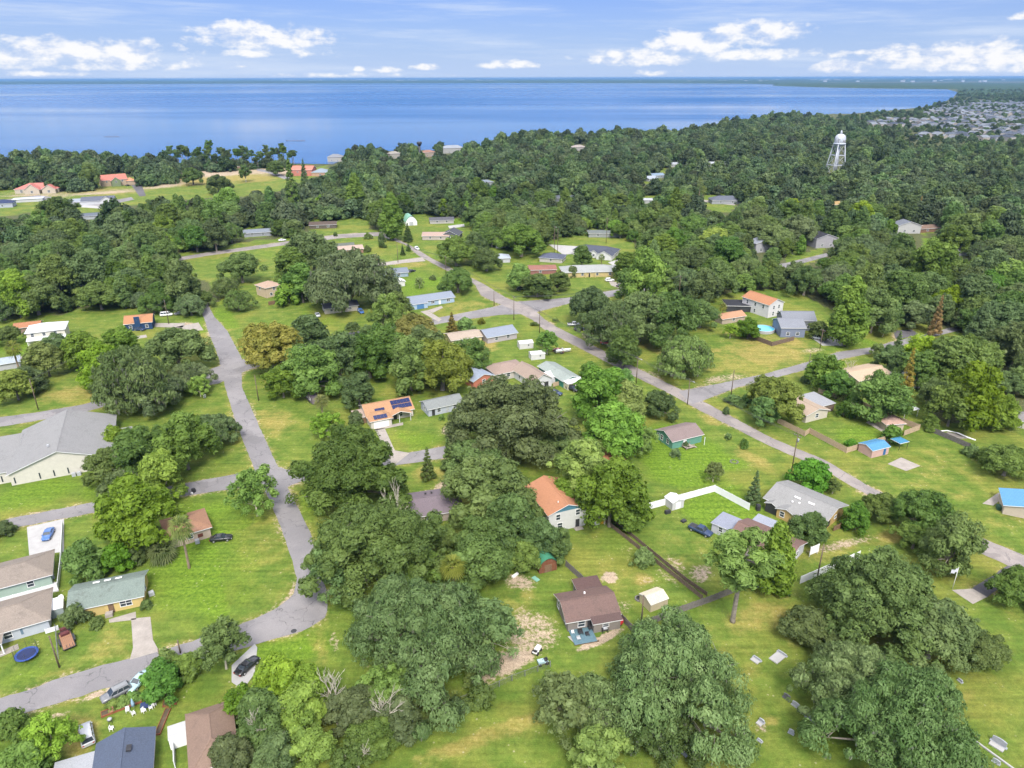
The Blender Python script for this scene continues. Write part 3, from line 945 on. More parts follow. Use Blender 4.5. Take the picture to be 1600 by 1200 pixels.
def make_ground():
    xs = axis(-170, 260, 1.25, -60000, 60000)
    ys = axis(60, 330, 1.25, -800, 70000, 1.05)
    nx, ny = len(xs), len(ys)
    X, Y = np.meshgrid(xs, ys)
    v = np.stack([X.ravel(), Y.ravel(), np.zeros(nx * ny)], 1)
    i = np.arange(nx * ny).reshape(ny, nx)
    q = np.stack([i[:-1, :-1], i[:-1, 1:], i[1:, 1:], i[1:, :-1]], -1).reshape(-1, 4)
    me = bpy.data.meshes.new('ground')
    me.vertices.add(len(v))
    me.vertices.foreach_set('co', v.astype(np.float32).ravel())
    me.loops.add(4 * len(q))
    me.loops.foreach_set('vertex_index', q.astype(np.int32).ravel())
    me.polygons.add(len(q))
    me.polygons.foreach_set('loop_start', np.arange(0, 4 * len(q), 4, dtype=np.int32))
    me.update(calc_edges=True)
    col = np.zeros((len(v), 4), np.float32)
    P, dep = to_px(v)
    ok = dep > 5
    wx = (vnoise(v[:, 0] / 7, v[:, 1] / 7, 1) - .5) * 1.0
    wy = (vnoise(v[:, 0] / 7, v[:, 1] / 7, 2) - .5) * 1.0
    for (cx, cyy, hx, hy, tilt, ch, st) in PATCH:
        a = R(tilt)
        dx, dy = P[:, 0] - cx, P[:, 1] - cyy
        u = (dx * math.cos(a) + dy * math.sin(a)) / hx + wx * 0.5
        w = (-dx * math.sin(a) + dy * math.cos(a)) / hy + wy * 0.5
        f = np.clip(1.35 - np.sqrt(u * u + w * w), 0, 1)
        f = f * f * (3 - 2 * f) * st
        col[:, ch] = np.where(ok, np.maximum(col[:, ch], f), col[:, ch])
    # lots kept differently, and sandy verges
    ca, sa = math.cos(R(27)), math.sin(R(27))
    lu, lv = (v[:, 0] * ca + v[:, 1] * sa) / 27.0, (-v[:, 0] * sa + v[:, 1] * ca) / 38.0
    hsh = np.modf(np.abs(np.sin(np.floor(lu) * 12.9898 + np.floor(lv) * 78.233) * 43758.5453))[0]
    nearv = ok & (np.hypot(v[:, 0], v[:, 1]) < 700)
    col[:, LUSH] = np.where(nearv, np.clip(col[:, LUSH] + (hsh - .5) * .7, 0, 1.2), col[:, LUSH])
    col[:, DRY] = np.where(nearv, np.clip(col[:, DRY] + (.5 - hsh) * .45, 0, 1.2), col[:, DRY])
    vi = np.nonzero(nearv)[0]
    for L, Rr in ROADS:
        for e in (L, Rr):
            for p, q in zip(e[:-1], e[1:]):
                a, b = G(*p), G(*q)
                d = np.array([b.x - a.x, b.y - a.y])
                ln2 = (d * d).sum() + 1e-6
                t_ = np.clip(((v[vi, 0] - a.x) * d[0] + (v[vi, 1] - a.y) * d[1]) / ln2, 0, 1)
                ds = np.hypot(v[vi, 0] - a.x - t_ * d[0], v[vi, 1] - a.y - t_ * d[1])
                wn = vnoise(v[vi, 0] / 9, v[vi, 1] / 9, 5)
                f = np.clip(1 - ds / (0.6 + 2.6 * wn), 0, 1)
                col[vi, SAND] = np.maximum(col[vi, SAND], f * (.30 + .38 * wn))
                f2 = np.clip(1 - ds / (2.5 + 5 * wn), 0, 1)
                col[vi, DRY] = np.maximum(col[vi, DRY], f2 * .5)
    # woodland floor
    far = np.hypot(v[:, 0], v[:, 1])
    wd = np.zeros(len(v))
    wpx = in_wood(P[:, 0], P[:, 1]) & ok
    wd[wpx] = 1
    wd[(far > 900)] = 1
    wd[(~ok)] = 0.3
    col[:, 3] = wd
    at = me.attributes.new('zone', 'FLOAT_COLOR', 'POINT')
    at.data.foreach_set('color', col.ravel())
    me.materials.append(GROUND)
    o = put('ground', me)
    tag(o, kind='structure')


# canopy seen in the photograph, and the clearings in it (photo pixels)
WOODS = [
    [(-40, 340), (60, 330), (100, 332), (118, 318), (190, 326), (240, 312), (300, 312), (330, 305), (400, 306), (470, 292), (505, 252), (560, 229), (640, 222), (750, 222), (830, 207), (900, 207), (960, 202), (1020, 206), (1100, 197),
     (1160, 186), (1240, 176), (1300, 184), (1355, 194), (1400, 218), (1500, 222), (1640, 222), (1640, 640), (1600, 640), (1560, 560), (1500, 520), (1440, 505), (1390, 512), (1340, 500), (1290, 480), (1240, 452), (1160, 452), (1125, 462),
     (1070, 455), (1040, 445), (985, 425), (1000, 400), (985, 372), (930, 368), (890, 366), (850, 378), (830, 384), (780, 384), (740, 372), (735, 345), (690, 338), (655, 328), (630, 340), (600, 356), (560, 362), (500, 364), (440, 372), (390, 377),
     (330, 388), (280, 394), (285, 430), (325, 440), (345, 470), (300, 488), (245, 484), (215, 478), (180, 474), (140, 478), (95, 494), (60, 486), (30, 492), (-40, 500)],
    [(-60, 250), (30, 240), (60, 236), (130, 238), (200, 246), (265, 240), (285, 258), (280, 284), (215, 288), (200, 266), (155, 266), (150, 296), (95, 294), (80, 288), (20, 290), (-60, 302)], [(270, 258), (300, 246), (400, 246), (470, 246), (500, 258), (480, 264), (440, 262), (400, 262), (330, 266), (275, 268)],
    [(1370, 560), (1420, 540), (1450, 528), (1500, 530), (1540, 545), (1640, 630), (1640, 660), (1585, 640), (1550, 660), (1480, 662), (1450, 640), (1440, 600)],
]
HOLES = [
    [(1078, 313), (1110, 302), (1150, 300), (1152, 322), (1140, 334), (1110, 330)], [(995, 305), (1040, 298), (1040, 314), (998, 324)], [(1020, 262), (1042, 262), (1030, 284), (1005, 288)], [(1040, 252), (1070, 252), (1070, 262), (1040, 262)], [(1095, 248), (1135, 248), (1135, 262), (1095, 262)],
    [(1225, 398), (1290, 388), (1285, 405), (1230, 425)], [(1272, 364), (1302, 360), (1300, 388), (1275, 392)], [(1398, 350), (1428, 348), (1428, 366), (1400, 368)], [(1435, 350), (1470, 350), (1470, 364), (1438, 368)], [(1440, 372), (1470, 366), (1470, 400), (1445, 402)],
    [(1292, 314), (1320, 314), (1320, 326), (1295, 326)], [(735, 282), (775, 278), (775, 290), (738, 292)], [(455, 252), (510, 248), (510, 276), (458, 278)], [(512, 240), (532, 240), (532, 254), (512, 254)], [(690, 230), (720, 226), (722, 240), (695, 242)], [(608, 236), (626, 236), (626, 248), (608, 248)],
    [(660, 233), (680, 233), (680, 246), (660, 246)], [(895, 224), (915, 222), (915, 236), (897, 236)], [(1300, 255), (1316, 205), (1320, 205), (1318, 272), (1286, 272)], [(1415, 225), (1640, 220), (1640, 190), (1400, 190)], [(30, 405), (62, 402), (62, 416), (32, 416)], [(1480, 392), (1540, 392), (1540, 400), (1480, 402)],
    [(120, 322), (165, 322), (160, 345), (125, 345)], [(920, 352), (955, 355), (955, 372), (920, 372)], [(1178, 374), (1206, 374), (1206, 396), (1178, 396)], [(518, 277), (534, 277), (534, 284), (518, 284)], [(865, 296), (895, 300), (892, 316), (862, 316)], [(380, 352), (420, 348), (420, 372), (380, 374)], [(480, 340), (580, 336), (580, 362), (480, 364)],
]


HOLES = [[(sum(q[0] for q in h) / len(h) * .06 + x * .94, sum(q[1] for q in h) / len(h) * .06 + y * .94) for x, y in h] for h in HOLES]


def in_wood(px, py):
    m = np.zeros(np.shape(px), bool)
    for w in WOODS:
        m |= in_poly(px, py, w)
    for h in HOLES:
        m &= ~in_poly(px, py, h)
    return m




def strip_mesh(L, Rr, z, jitter=0.12, step=1.5, seed=0):
    """sheet between two photo-pixel polylines, edges slightly ragged"""
    rng = random.Random(seed)
    a = [G(*p) for p in L]
    b = [G(*p) for p in Rr]

    def res(pl, n):
        d = [0]
        for i in range(1, len(pl)):
            d.append(d[-1] + (pl[i] - pl[i - 1]).length)
        out = []
        for k in range(n + 1):
            t = d[-1] * k / n
            i = max(j for j in range(len(d)) if d[j] <= t + 1e-6)
            i = min(i, len(pl) - 2)
            f = (t - d[i]) / max(1e-6, d[i + 1] - d[i])
            out.append(pl[i].lerp(pl[i + 1], min(1, f)))
        return out
    ln = sum((a[i + 1] - a[i]).length for i in range(len(a) - 1))
    n = max(2, int(ln / step))
    A, B = res(a, n), res(b, n)
    m = MB()
    vs = []
    for p, q in zip(A, B):
        d = (q - p).normalized()
        p2, q2 = p + d * rng.uniform(-jitter, jitter), q + d * rng.uniform(-jitter, jitter)
        vs += [(p2.x, p2.y, z), (q2.x, q2.y, z)]
    m.add(vs, [(2 * i, 2 * i + 1, 2 * i + 3, 2 * i + 2) for i in range(n)])
    return m


_seed = [0]
ROADS = []


def road(L, Rr, name='road', m=None, z=0.03, jitter=0.16):
    _seed[0] += 1
    ROADS.append((L, Rr))
    o = strip_mesh(L, Rr, z, jitter, 1.6, _seed[0]).build(name, m or ASPH)
    return tag(o, kind='structure')


def slab(pts, name, m, z=0.06, jag=0.0):
    """flat paved polygon, photo pixels"""
    b = MB()
    w = [G(*p) for p in pts]
    if sum(w[i - 1].x * w[i].y - w[i].x * w[i - 1].y for i in range(len(w))) < 0:
        w.reverse()
    b.prism([(p.x, p.y) for p in w], -0.2, z)
    o = b.build(name, m)
    return tag(o, kind='structure')


# street down the left side, bending west at the bottom
road([(308, 470), (318, 495), (325, 517), (342, 560), (352, 605), (367, 655), (392, 720), (402, 742), (417, 772), (442, 832), (458, 880), (464, 905), (460, 925), (447, 940), (425, 954), (400, 967), (300, 1002), (250, 1017), (202, 1030), (150, 1042), (100, 1057), (50, 1076), (0, 1091), (-60, 1110)],
     [(322, 470), (335, 495), (355, 517), (378, 560), (378, 605), (400, 655), (425, 710), (437, 735), (447, 757), (485, 832), (497, 880), (511, 925), (512, 955), (505, 968), (490, 977), (472, 986), (400, 1007), (330, 1028), (290, 1041), (220, 1062), (150, 1080), (100, 1096), (0, 1127), (-60, 1150)])
road([(-40, 830), (15, 810), (80, 798), (150, 784), (280, 757), (360, 742), (400, 735)], [(-40, 848), (20, 825), (90, 812), (155, 800), (280, 776), (357, 765), (412, 757)], z=0.034)
road([(420, 724), (450, 735), (520, 728), (612, 712), (640, 707), (750, 687), (790, 680)], [(440, 765), (470, 752), (530, 744), (620, 727), (680, 718), (740, 709), (795, 698)], z=0.036)
# main road west to east
road([(-60, 663), (0, 652), (60, 644), (130, 632), (260, 598), (327, 577), (385, 560), (450, 543), (545, 520), (620, 508), (687, 496), (770, 480), (800, 472), (890, 465), (980, 450), (1055, 440), (1110, 430), (1180, 420), (1232, 410), (1290, 396), (1340, 385)],
     [(-60, 679), (0, 667), (60, 657), (135, 643), (265, 609), (340, 600), (390, 577), (455, 556), (548, 531), (630, 517), (702, 503), (780, 492), (830, 490), (897, 472), (985, 459), (1057, 446), (1110, 438), (1182, 427), (1234, 417), (1292, 401), (1342, 389)], z=0.038)
# diagonal street on the east side
road([(600, 364), (601, 371), (632, 382), (655, 400), (692, 420), (742, 445), (752, 462), (800, 484), (832, 500), (850, 515), (892, 537), (950, 567), (995, 590), (1050, 617), (1085, 637), (1200, 696), (1282, 731), (1340, 765), (1400, 796), (1470, 832), (1540, 868), (1620, 905)],
     [(608, 364), (613, 370), (642, 384), (675, 404), (705, 419), (756, 444), (790, 465), (830, 480), (852, 500), (868, 510), (902, 527), (960, 557), (1005, 580), (1060, 607), (1100, 628), (1207, 685), (1292, 720), (1360, 762), (1412, 784), (1482, 818), (1552, 848), (1632, 880)], m=ASPH_S, z=0.042)
road([(1060, 612), (1085, 607), (1125, 599), (1192, 585), (1265, 565), (1310, 550), (1367, 542), (1395, 534), (1447, 522), (1500, 508), (1560, 495)], [(1082, 632), (1098, 626), (1150, 606), (1225, 587), (1262, 577), (1315, 561), (1362, 552), (1420, 537), (1455, 527), (1505, 515), (1562, 500)], z=0.046)
road([(1396, 517), (1400, 530)], [(1425, 515), (1438, 524)], 'driveway', ASPH_D, 0.05)
road([(1575, 884), (1545, 903), (1520, 920)], [(1605, 890), (1580, 902), (1543, 934)], 'driveway', ASPH_D, 0.05)
road([(275, 403), (320, 395), (400, 384), (470, 374), (530, 366), (604, 362)], [(277, 408), (322, 400), (402, 389), (475, 379), (535, 372), (608, 368)], m=ASPH_S, z=0.046)
road([(567, 413), (600, 410), (628, 406), (660, 402)], [(568, 417), (602, 415), (632, 411), (665, 408)], 'driveway', CONC, 0.05)
road([(-40, 564), (40, 556)], [(-40, 572), (42, 562)], m=ASPH_S, z=0.03)
road([(205, 289), (218, 307)], [(221, 288), (228, 306)], m=ASPH_D, z=0.05)
road([(400, 263), (420, 266), (440, 273), (455, 278)], [(402, 267), (418, 270), (436, 277), (450, 282)], m=ASPH, z=0.05)
road([(-40, 318), (60, 305), (150, 318), (205, 308)], [(-40, 324), (60, 311), (150, 324), (210, 312)], m=ASPH, z=0.05)
make_ground()
# drives, walks and patios
for pts, nm, mm in [
    ([(205, 967), (235, 964), (239, 1000), (249, 1018), (203, 1031), (208, 1012)], 'driveway', CONC), ([(170, 968), (212, 956), (213, 968), (206, 969), (171, 973)], 'path', CONC), ([(42, 824), (100, 811), (100, 862), (46, 870)], 'driveway', CONC_W),
    ([(0, 900), (66, 908), (92, 910), (92, 924), (0, 942)], 'patio', CONC_W), ([(586, 671), (601, 669), (617, 704), (640, 708), (614, 729)], 'driveway', CONC), ([(585, 669), (630, 660), (630, 664), (586, 673)], 'path', CONC),
    ([(362, 1040), (398, 1006), (402, 1012), (398, 1052), (380, 1078), (362, 1066)], 'driveway', CONC_W), ([(0, 1018), (28, 1006), (30, 1014), (0, 1027)], 'patio', CONC), ([(1387, 725), (1408, 715), (1438, 728), (1416, 736)], 'slab_pavement', CONC),
    ([(1353, 660), (1372, 652), (1392, 654), (1396, 672), (1380, 676)], 'patio', CONC), ([(887, 995), (923, 986), (926, 996), (897, 1005)], 'path', CONC_W), ([(1487, 922), (1520, 920), (1542, 933), (1520, 944)], 'path', CONC),
    ([(197, 528), (228, 523), (230, 527), (200, 532)], 'path', CONC), ([(657, 487), (668, 485), (690, 499), (685, 503)], 'driveway', CONC), ([(668, 485), (690, 478), (692, 481), (676, 489)], 'path', CONC), ([(275, 511), (310, 504), (318, 516), (285, 518)], 'driveway', CONC),
    ([(950, 410), (1000, 396), (1000, 401), (960, 416)], 'driveway', CONC_W), ([(857, 382), (905, 385), (905, 396), (880, 398)], 'driveway', CONC_W), ([(950, 438), (985, 446), (980, 455), (955, 446)], 'driveway', CONC), ([(1268, 528), (1310, 524), (1318, 540), (1285, 540)], 'driveway', CONC_W),
    ([(560, 405), (585, 398), (592, 405), (572, 412)], 'patio', mat('red_paving', (.42, .22, .16), .85, .15)), ([(1380, 690), (1395, 680), (1400, 684), (1388, 694)], 'path', CONC), ([(700, 353), (725, 350), (726, 354), (702, 357)], 'driveway', CONC_W), ([(1080, 310), (1150, 318), (1148, 321), (1084, 314)], 'driveway', CONC), ([(1535, 787), (1560, 770), (1570, 776), (1552, 790)], 'patio', CONC), ([(240, 505), (290, 505), (285, 512), (242, 511)], 'driveway', CONC), ([(100, 318), (160, 322), (158, 326), (100, 322)], 'driveway', CONC_W),
]:
    slab(pts, nm, mm)


def make_lake():
    shore = [(-900, 262), (-200, 262), (60, 255), (270, 258), (400, 258), (470, 256), (520, 257), (560, 240), (640, 234), (700, 236), (750, 234), (830, 217), (900, 217), (960, 212), (1020, 216), (1100, 206), (1160, 194), (1240, 183), (1300, 178), (1330, 178), (1400, 172), (1440, 168), (1470, 162), (1490, 152), (1496, 144), (1480, 139.5), (1380, 138.5), (1300, 137), (1215, 134.5), (1208, 131.8), (1160, 130.9), (1000, 130.2), (800, 129.8), (400, 130.6), (0, 132), (-900, 134)]
    b = MB()
    w = [G(*p) for p in shore]
    b.add([(p.x, p.y, 0.30) for p in w], [tuple(range(len(w)))])
    me = b.mesh('lake_water', WATER)
    bm = bmesh.new()
    bm.from_mesh(me)
    bmesh.ops.triangulate(bm, faces=bm.faces)
    for f in bm.faces:
        if f.normal.z < 0:
            f.normal_flip()
    bm.to_mesh(me)
    bm.free()
    tag(put('lake_water', me), kind='structure')


make_lake()
# ------------------------------------------------------------------ buildings
def wallm(hexc, k=0.60):
    return mat('wall_%s_%d' % (hexc, round(k * 100)), lin(hexc, k), 0.75, 0.07, 0.8, fine=0.03)


def roofm(hexc, k=0.60, amt=0.35, ribs=0.0):
    return roof_mat('roof_%s_%d' % (hexc, round(k * 100)) + ('_rib' if ribs else ''), lin(hexc, k * 1.22), amt=amt, ribs=ribs)


def window(root, M, u, z, w, h, muntin=True, frame=TRIM):
    """window on a wall: M maps (u along wall, out, z) to the house's space; frame proud of the wall, pane set back in it"""
    b = MB()
    t = 0.09
    o = 0.07
    P = lambda a, d, c: M @ Vector((a, d, c))

    def bx(u0, z0, u1, z1, d0, d1, mb):
        vs = [P(a, d, c) for c in (z0, z1) for d in (d1, d0) for a in (u0, u1)]
        mb.add(vs, [(0, 2, 3, 1), (4, 5, 7, 6), (0, 1, 5, 4), (2, 6, 7, 3), (0, 4, 6, 2), (1, 3, 7, 5)])
    bx(u - t, z, u, z + h, 0, o, b)
    bx(u + w, z, u + w + t, z + h, 0, o, b)
    bx(u - t, z + h, u + w + t, z + h + t, 0, o, b)
    bx(u - t * 1.4, z - t, u + w + t * 1.4, z, 0, o * 1.5, b)
    if muntin:
        bx(u, z + h * .47, u + w, z + h * .53, 0.005, o * 0.8, b)
        if w > 1.3:
            bx(u + w * .5 - .04, z, u + w * .5 + .04, z + h * .47, 0.005, o * .8, b)
            bx(u + w * .5 - .04, z + h * .53, u + w * .5 + .04, z + h, 0.005, o * .8, b)
    f = b.build('window', frame, root)
    g = MB()
    bx(u, z, u + w, z + h, 0.004, 0.03, g)
    g.build('pane', GLASS, f)


def panel(root, M, name, u, z, w, h, m, out=0.05, knob=False):
    b = MB()
    vs = [M @ Vector((a, d, c)) for c in (z, z + h) for d in (out, 0.003) for a in (u, u + w)]
    b.add(vs, [(0, 2, 3, 1), (4, 5, 7, 6), (0, 1, 5, 4), (2, 6, 7, 3), (0, 4, 6, 2), (1, 3, 7, 5)])
    o = b.build(name, m, root)
    if knob:
        k = MB()
        p = M @ Vector((u + w * .88, out + .04, z + h * .47))
        k.box(p.x - .05, p.y - .05, p.z - .05, p.x + .05, p.y + .05, p.z + .05)
        k.build('handle', DARK, o)
    return o


def body(root, x0, y0, L, D, h, rt, rise, wm, rm, oh=0.5, feats=(), tm=None, part='wall', wall=True, z0=0.0):
    """one rectangular block of a house with its roof. rt: along (ridge parallel to front), perp, hip, flat, shed (falls to the front), none"""
    tm = tm or TRIM
    x1, y1 = x0 + L, y0 + D
    t = 0.16
    xm, ym = (x0 + x1) / 2, (y0 + y1) / 2
    zt = h - t - 0.02
    b = MB()
    if wall:
        if rt == 'along':
            ap = h + rise - t - 0.05
            vs = [(x0, y0, z0), (x1, y0, z0), (x1, y1, z0), (x0, y1, z0), (x0, y0, zt), (x1, y0, zt), (x1, y1, zt), (x0, y1, zt), (x0, ym, ap), (x1, ym, ap)]
            fs = [(0, 1, 5, 4), (1, 2, 6, 9, 5), (2, 3, 7, 6), (3, 0, 4, 8, 7)]
        elif rt == 'perp':
            ap = h + rise - t - 0.05
            vs = [(x0, y0, z0), (x1, y0, z0), (x1, y1, z0), (x0, y1, z0), (x0, y0, zt), (x1, y0, zt), (x1, y1, zt), (x0, y1, zt), (xm, y0, ap), (xm, y1, ap)]
            fs = [(0, 1, 5, 8, 4), (1, 2, 6, 5), (2, 3, 7, 9, 6), (3, 0, 4, 7)]
        elif rt == 'shed':
            zb = zt + rise
            vs = [(x0, y0, z0), (x1, y0, z0), (x1, y1, z0), (x0, y1, z0), (x0, y0, zt), (x1, y0, zt), (x1, y1, zb), (x0, y1, zb)]
            fs = [(0, 1, 5, 4), (1, 2, 6, 5), (2, 3, 7, 6), (3, 0, 4, 7)]
        else:
            vs = [(x0, y0, z0), (x1, y0, z0), (x1, y1, z0), (x0, y1, z0), (x0, y0, zt), (x1, y0, zt), (x1, y1, zt), (x0, y1, zt)]
            fs = [(0, 1, 5, 4), (1, 2, 6, 5), (2, 3, 7, 6), (3, 0, 4, 7)]
        b.add(vs, fs)
        b.build(part, wm, root)
    r = MB()

    def chevron(prof, along):      # prof: list of (perp coord, z) top points; extruded
        n = len(prof)
        e0, e1 = (x0 - oh, x1 + oh) if along else (y0 - oh, y1 + oh)
        mk = (lambda e, p, z: (e, p, z)) if along else (lambda e, p, z: (p, e, z))
        top = [[mk(e, p, z) for p, z in prof] for e in (e0, e1)]
        bot = [[mk(e, p, z - t) for p, z in prof] for e in (e0, e1)]
        vs = top[0] + top[1] + bot[0] + bot[1]
        for i in range(n - 1):
            r.add(vs, [(i, i + 1, n + i + 1, n + i)], 0)
            r.add(vs, [(2 * n + i, 3 * n + i, 3 * n + i + 1, 2 * n + i + 1)], 1)
            r.add(vs, [(i, 2 * n + i, 2 * n + i + 1, i + 1), (n + i, n + i + 1, 3 * n + i + 1, 3 * n + i)], 1)
        r.add(vs, [(0, n, 3 * n, 2 * n), (n - 1, 3 * n - 1, 4 * n - 1, 2 * n - 1)], 1)
    if rt == 'along':
        s = rise / (D / 2)
        chevron([(y0 - oh, h - oh * s), (ym, h + rise), (y1 + oh, h - oh * s)], True)
    elif rt == 'perp':
        s = rise / (L / 2)
        chevron([(x0 - oh, h - oh * s), (xm, h + rise), (x1 + oh, h - oh * s)], False)
    elif rt == 'shed':
        s = rise / D
        chevron([(y0 - oh, h - oh * s), (y1 + oh * .4, h + rise + oh * .4 * s)], True)
    elif rt == 'flat':
        chevron([(y0 - oh, h), (y1 + oh, h + 0.05)], True)
    elif rt == 'hip':
        X0, X1, Y0, Y1 = x0 - oh, x1 + oh, y0 - oh, y1 + oh
        W = min(X1 - X0, Y1 - Y0) / 2
        ze = h - 0.02
        zr = h + rise
        if X1 - X0 >= Y1 - Y0:
            ra, rb = (X0 + W, ym, zr), (max(X1 - W, X0 + W + .05), ym, zr)
        else:
            ra, rb = (xm, Y0 + W, zr), (xm, max(Y1 - W, Y0 + W + .05), zr)
        vs = [(X0, Y0, ze), (X1, Y0, ze), (X1, Y1, ze), (X0, Y1, ze), ra, rb, (X0, Y0, ze - t), (X1, Y0, ze - t), (X1, Y1, ze - t), (X0, Y1, ze - t)]
        if X1 - X0 >= Y1 - Y0:
            fs = [(0, 1, 5, 4), (1, 2, 5), (2, 3, 4, 5), (3, 0, 4)]
        else:
            fs = [(0, 1, 4), (1, 2, 5, 4), (2, 3, 5), (3, 0, 4, 5)]
        r.add(vs, fs, 0)
        r.add(vs, [(6, 7, 1, 0), (7, 8, 2, 1), (8, 9, 3, 2), (9, 6, 0, 3), (9, 8, 7, 6)], 1)
    ro = None
    if r.f:
        ro = r.build('roof', [rm, tm], root)
        # ridge cap
        if rt in ('along', 'perp', 'hip') and min(L, D) > 4:
            k = MB()
            if rt == 'along':
                k.bar((x0 - oh, ym, h + rise + .015), (x1 + oh, ym, h + rise + .015), .3, .05)
            elif rt == 'perp':
                k.bar((xm, y0 - oh, h + rise + .015), (xm, y1 + oh, h + rise + .015), .3, .05)
            else:
                k.bar(ra, rb, .3, .06)
                for c, e in ((vs[0], ra), (vs[3], ra if X1 - X0 >= Y1 - Y0 else rb), (vs[1], rb if X1 - X0 >= Y1 - Y0 else ra), (vs[2], rb)):
                    k.bar(c, e, .26, .05)
            k.build('ridge_cap', rm, ro)
    faces = {'f': (Matrix.Translation((x0, y0, 0)) @ Matrix(((1, 0, 0, 0), (0, -1, 0, 0), (0, 0, 1, 0), (0, 0, 0, 1))), L),
             'l': (Matrix.Translation((x0, y1, 0)) @ Matrix(((0, -1, 0, 0), (-1, 0, 0, 0), (0, 0, 1, 0), (0, 0, 0, 1))), D),
             'r': (Matrix.Translation((x1, y0, 0)) @ Matrix(((0, 1, 0, 0), (1, 0, 0, 0), (0, 0, 1, 0), (0, 0, 0, 1))), D),
             'b': (Matrix.Translation((x1, y1, 0)) @ Matrix(((-1, 0, 0, 0), (0, 1, 0, 0), (0, 0, 1, 0), (0, 0, 0, 1))), L)}
    for ft in feats:
        kind, side, u, z = ft[:4]
        M, ln = faces[side]
        u = u * ln
        if kind == 'w':
            window(root, M, u - ft[4] / 2, z, ft[4], ft[5])
        elif kind == 'd':
            panel(root, M, 'door', u - .5, z + 0.02, 1.0, 2.05, ft[4] if len(ft) > 4 else DARK, knob=True)
        elif kind == 'g':
            panel(root, M, 'garage_door', u - ft[4] / 2, z + 0.02, ft[4], 2.15, ft[5])
        elif kind == 's':          # dark slot: screened or open bay
            panel(root, M, 'screen_bay', u - ft[4] / 2, z, ft[4], ft[5], DARK, 0.04)
        elif kind == 'p':
            panel(root, M, ft[6], u - ft[4] / 2, z, ft[4], ft[5], ft[7])
    return ro


def roof_bit(root, name, x, y, z, sx, sy, sz, m, slope=0.0, axis='y'):
    """small thing lying on a roof plane: tilted about x (slope along y) or y"""
    b = MB()
    b.box(-sx / 2, -sy / 2, -0.05, sx / 2, sy / 2, sz)
    o = b.build(name, m, root, (x, y, z))
    if axis == 'y':
        o.rotation_euler = (math.atan(slope), 0, 0)
    else:
        o.rotation_euler = (0, -math.atan(slope), 0)
    return o


def site(A, B):
    a, b = G(*A), G(*B)
    d = b - a
    return a, math.atan2(d.y, d.x), d.length


def house(A, B, D, h, rt, rise, wc, rc, label, feats=(), oh=0.5, L=None, ang=None, cat='house', name='house', group=None, amt=.35, tm=None, x0=0.0, ribs=0.0, kr=0.60):
    a, rz, ln = site(A, B)
    if ang is not None:
        rz = R(ang)
    ln = L or ln
    root = empty(name, a, rz, label, cat, group)
    wm = wc if not isinstance(wc, str) else wallm(wc)
    rm = rc if not isinstance(rc, str) else roofm(rc, kr, amt, ribs)
    body(root, x0, 0, ln, D, h, rt, rise, wm, rm, oh, feats, tm)
    root['len'] = ln
    return root, ln


def W2(*us, side='f', z=0.95, w=1.2, h=1.25):
    return [('w', side, u, z, w, h) for u in us]


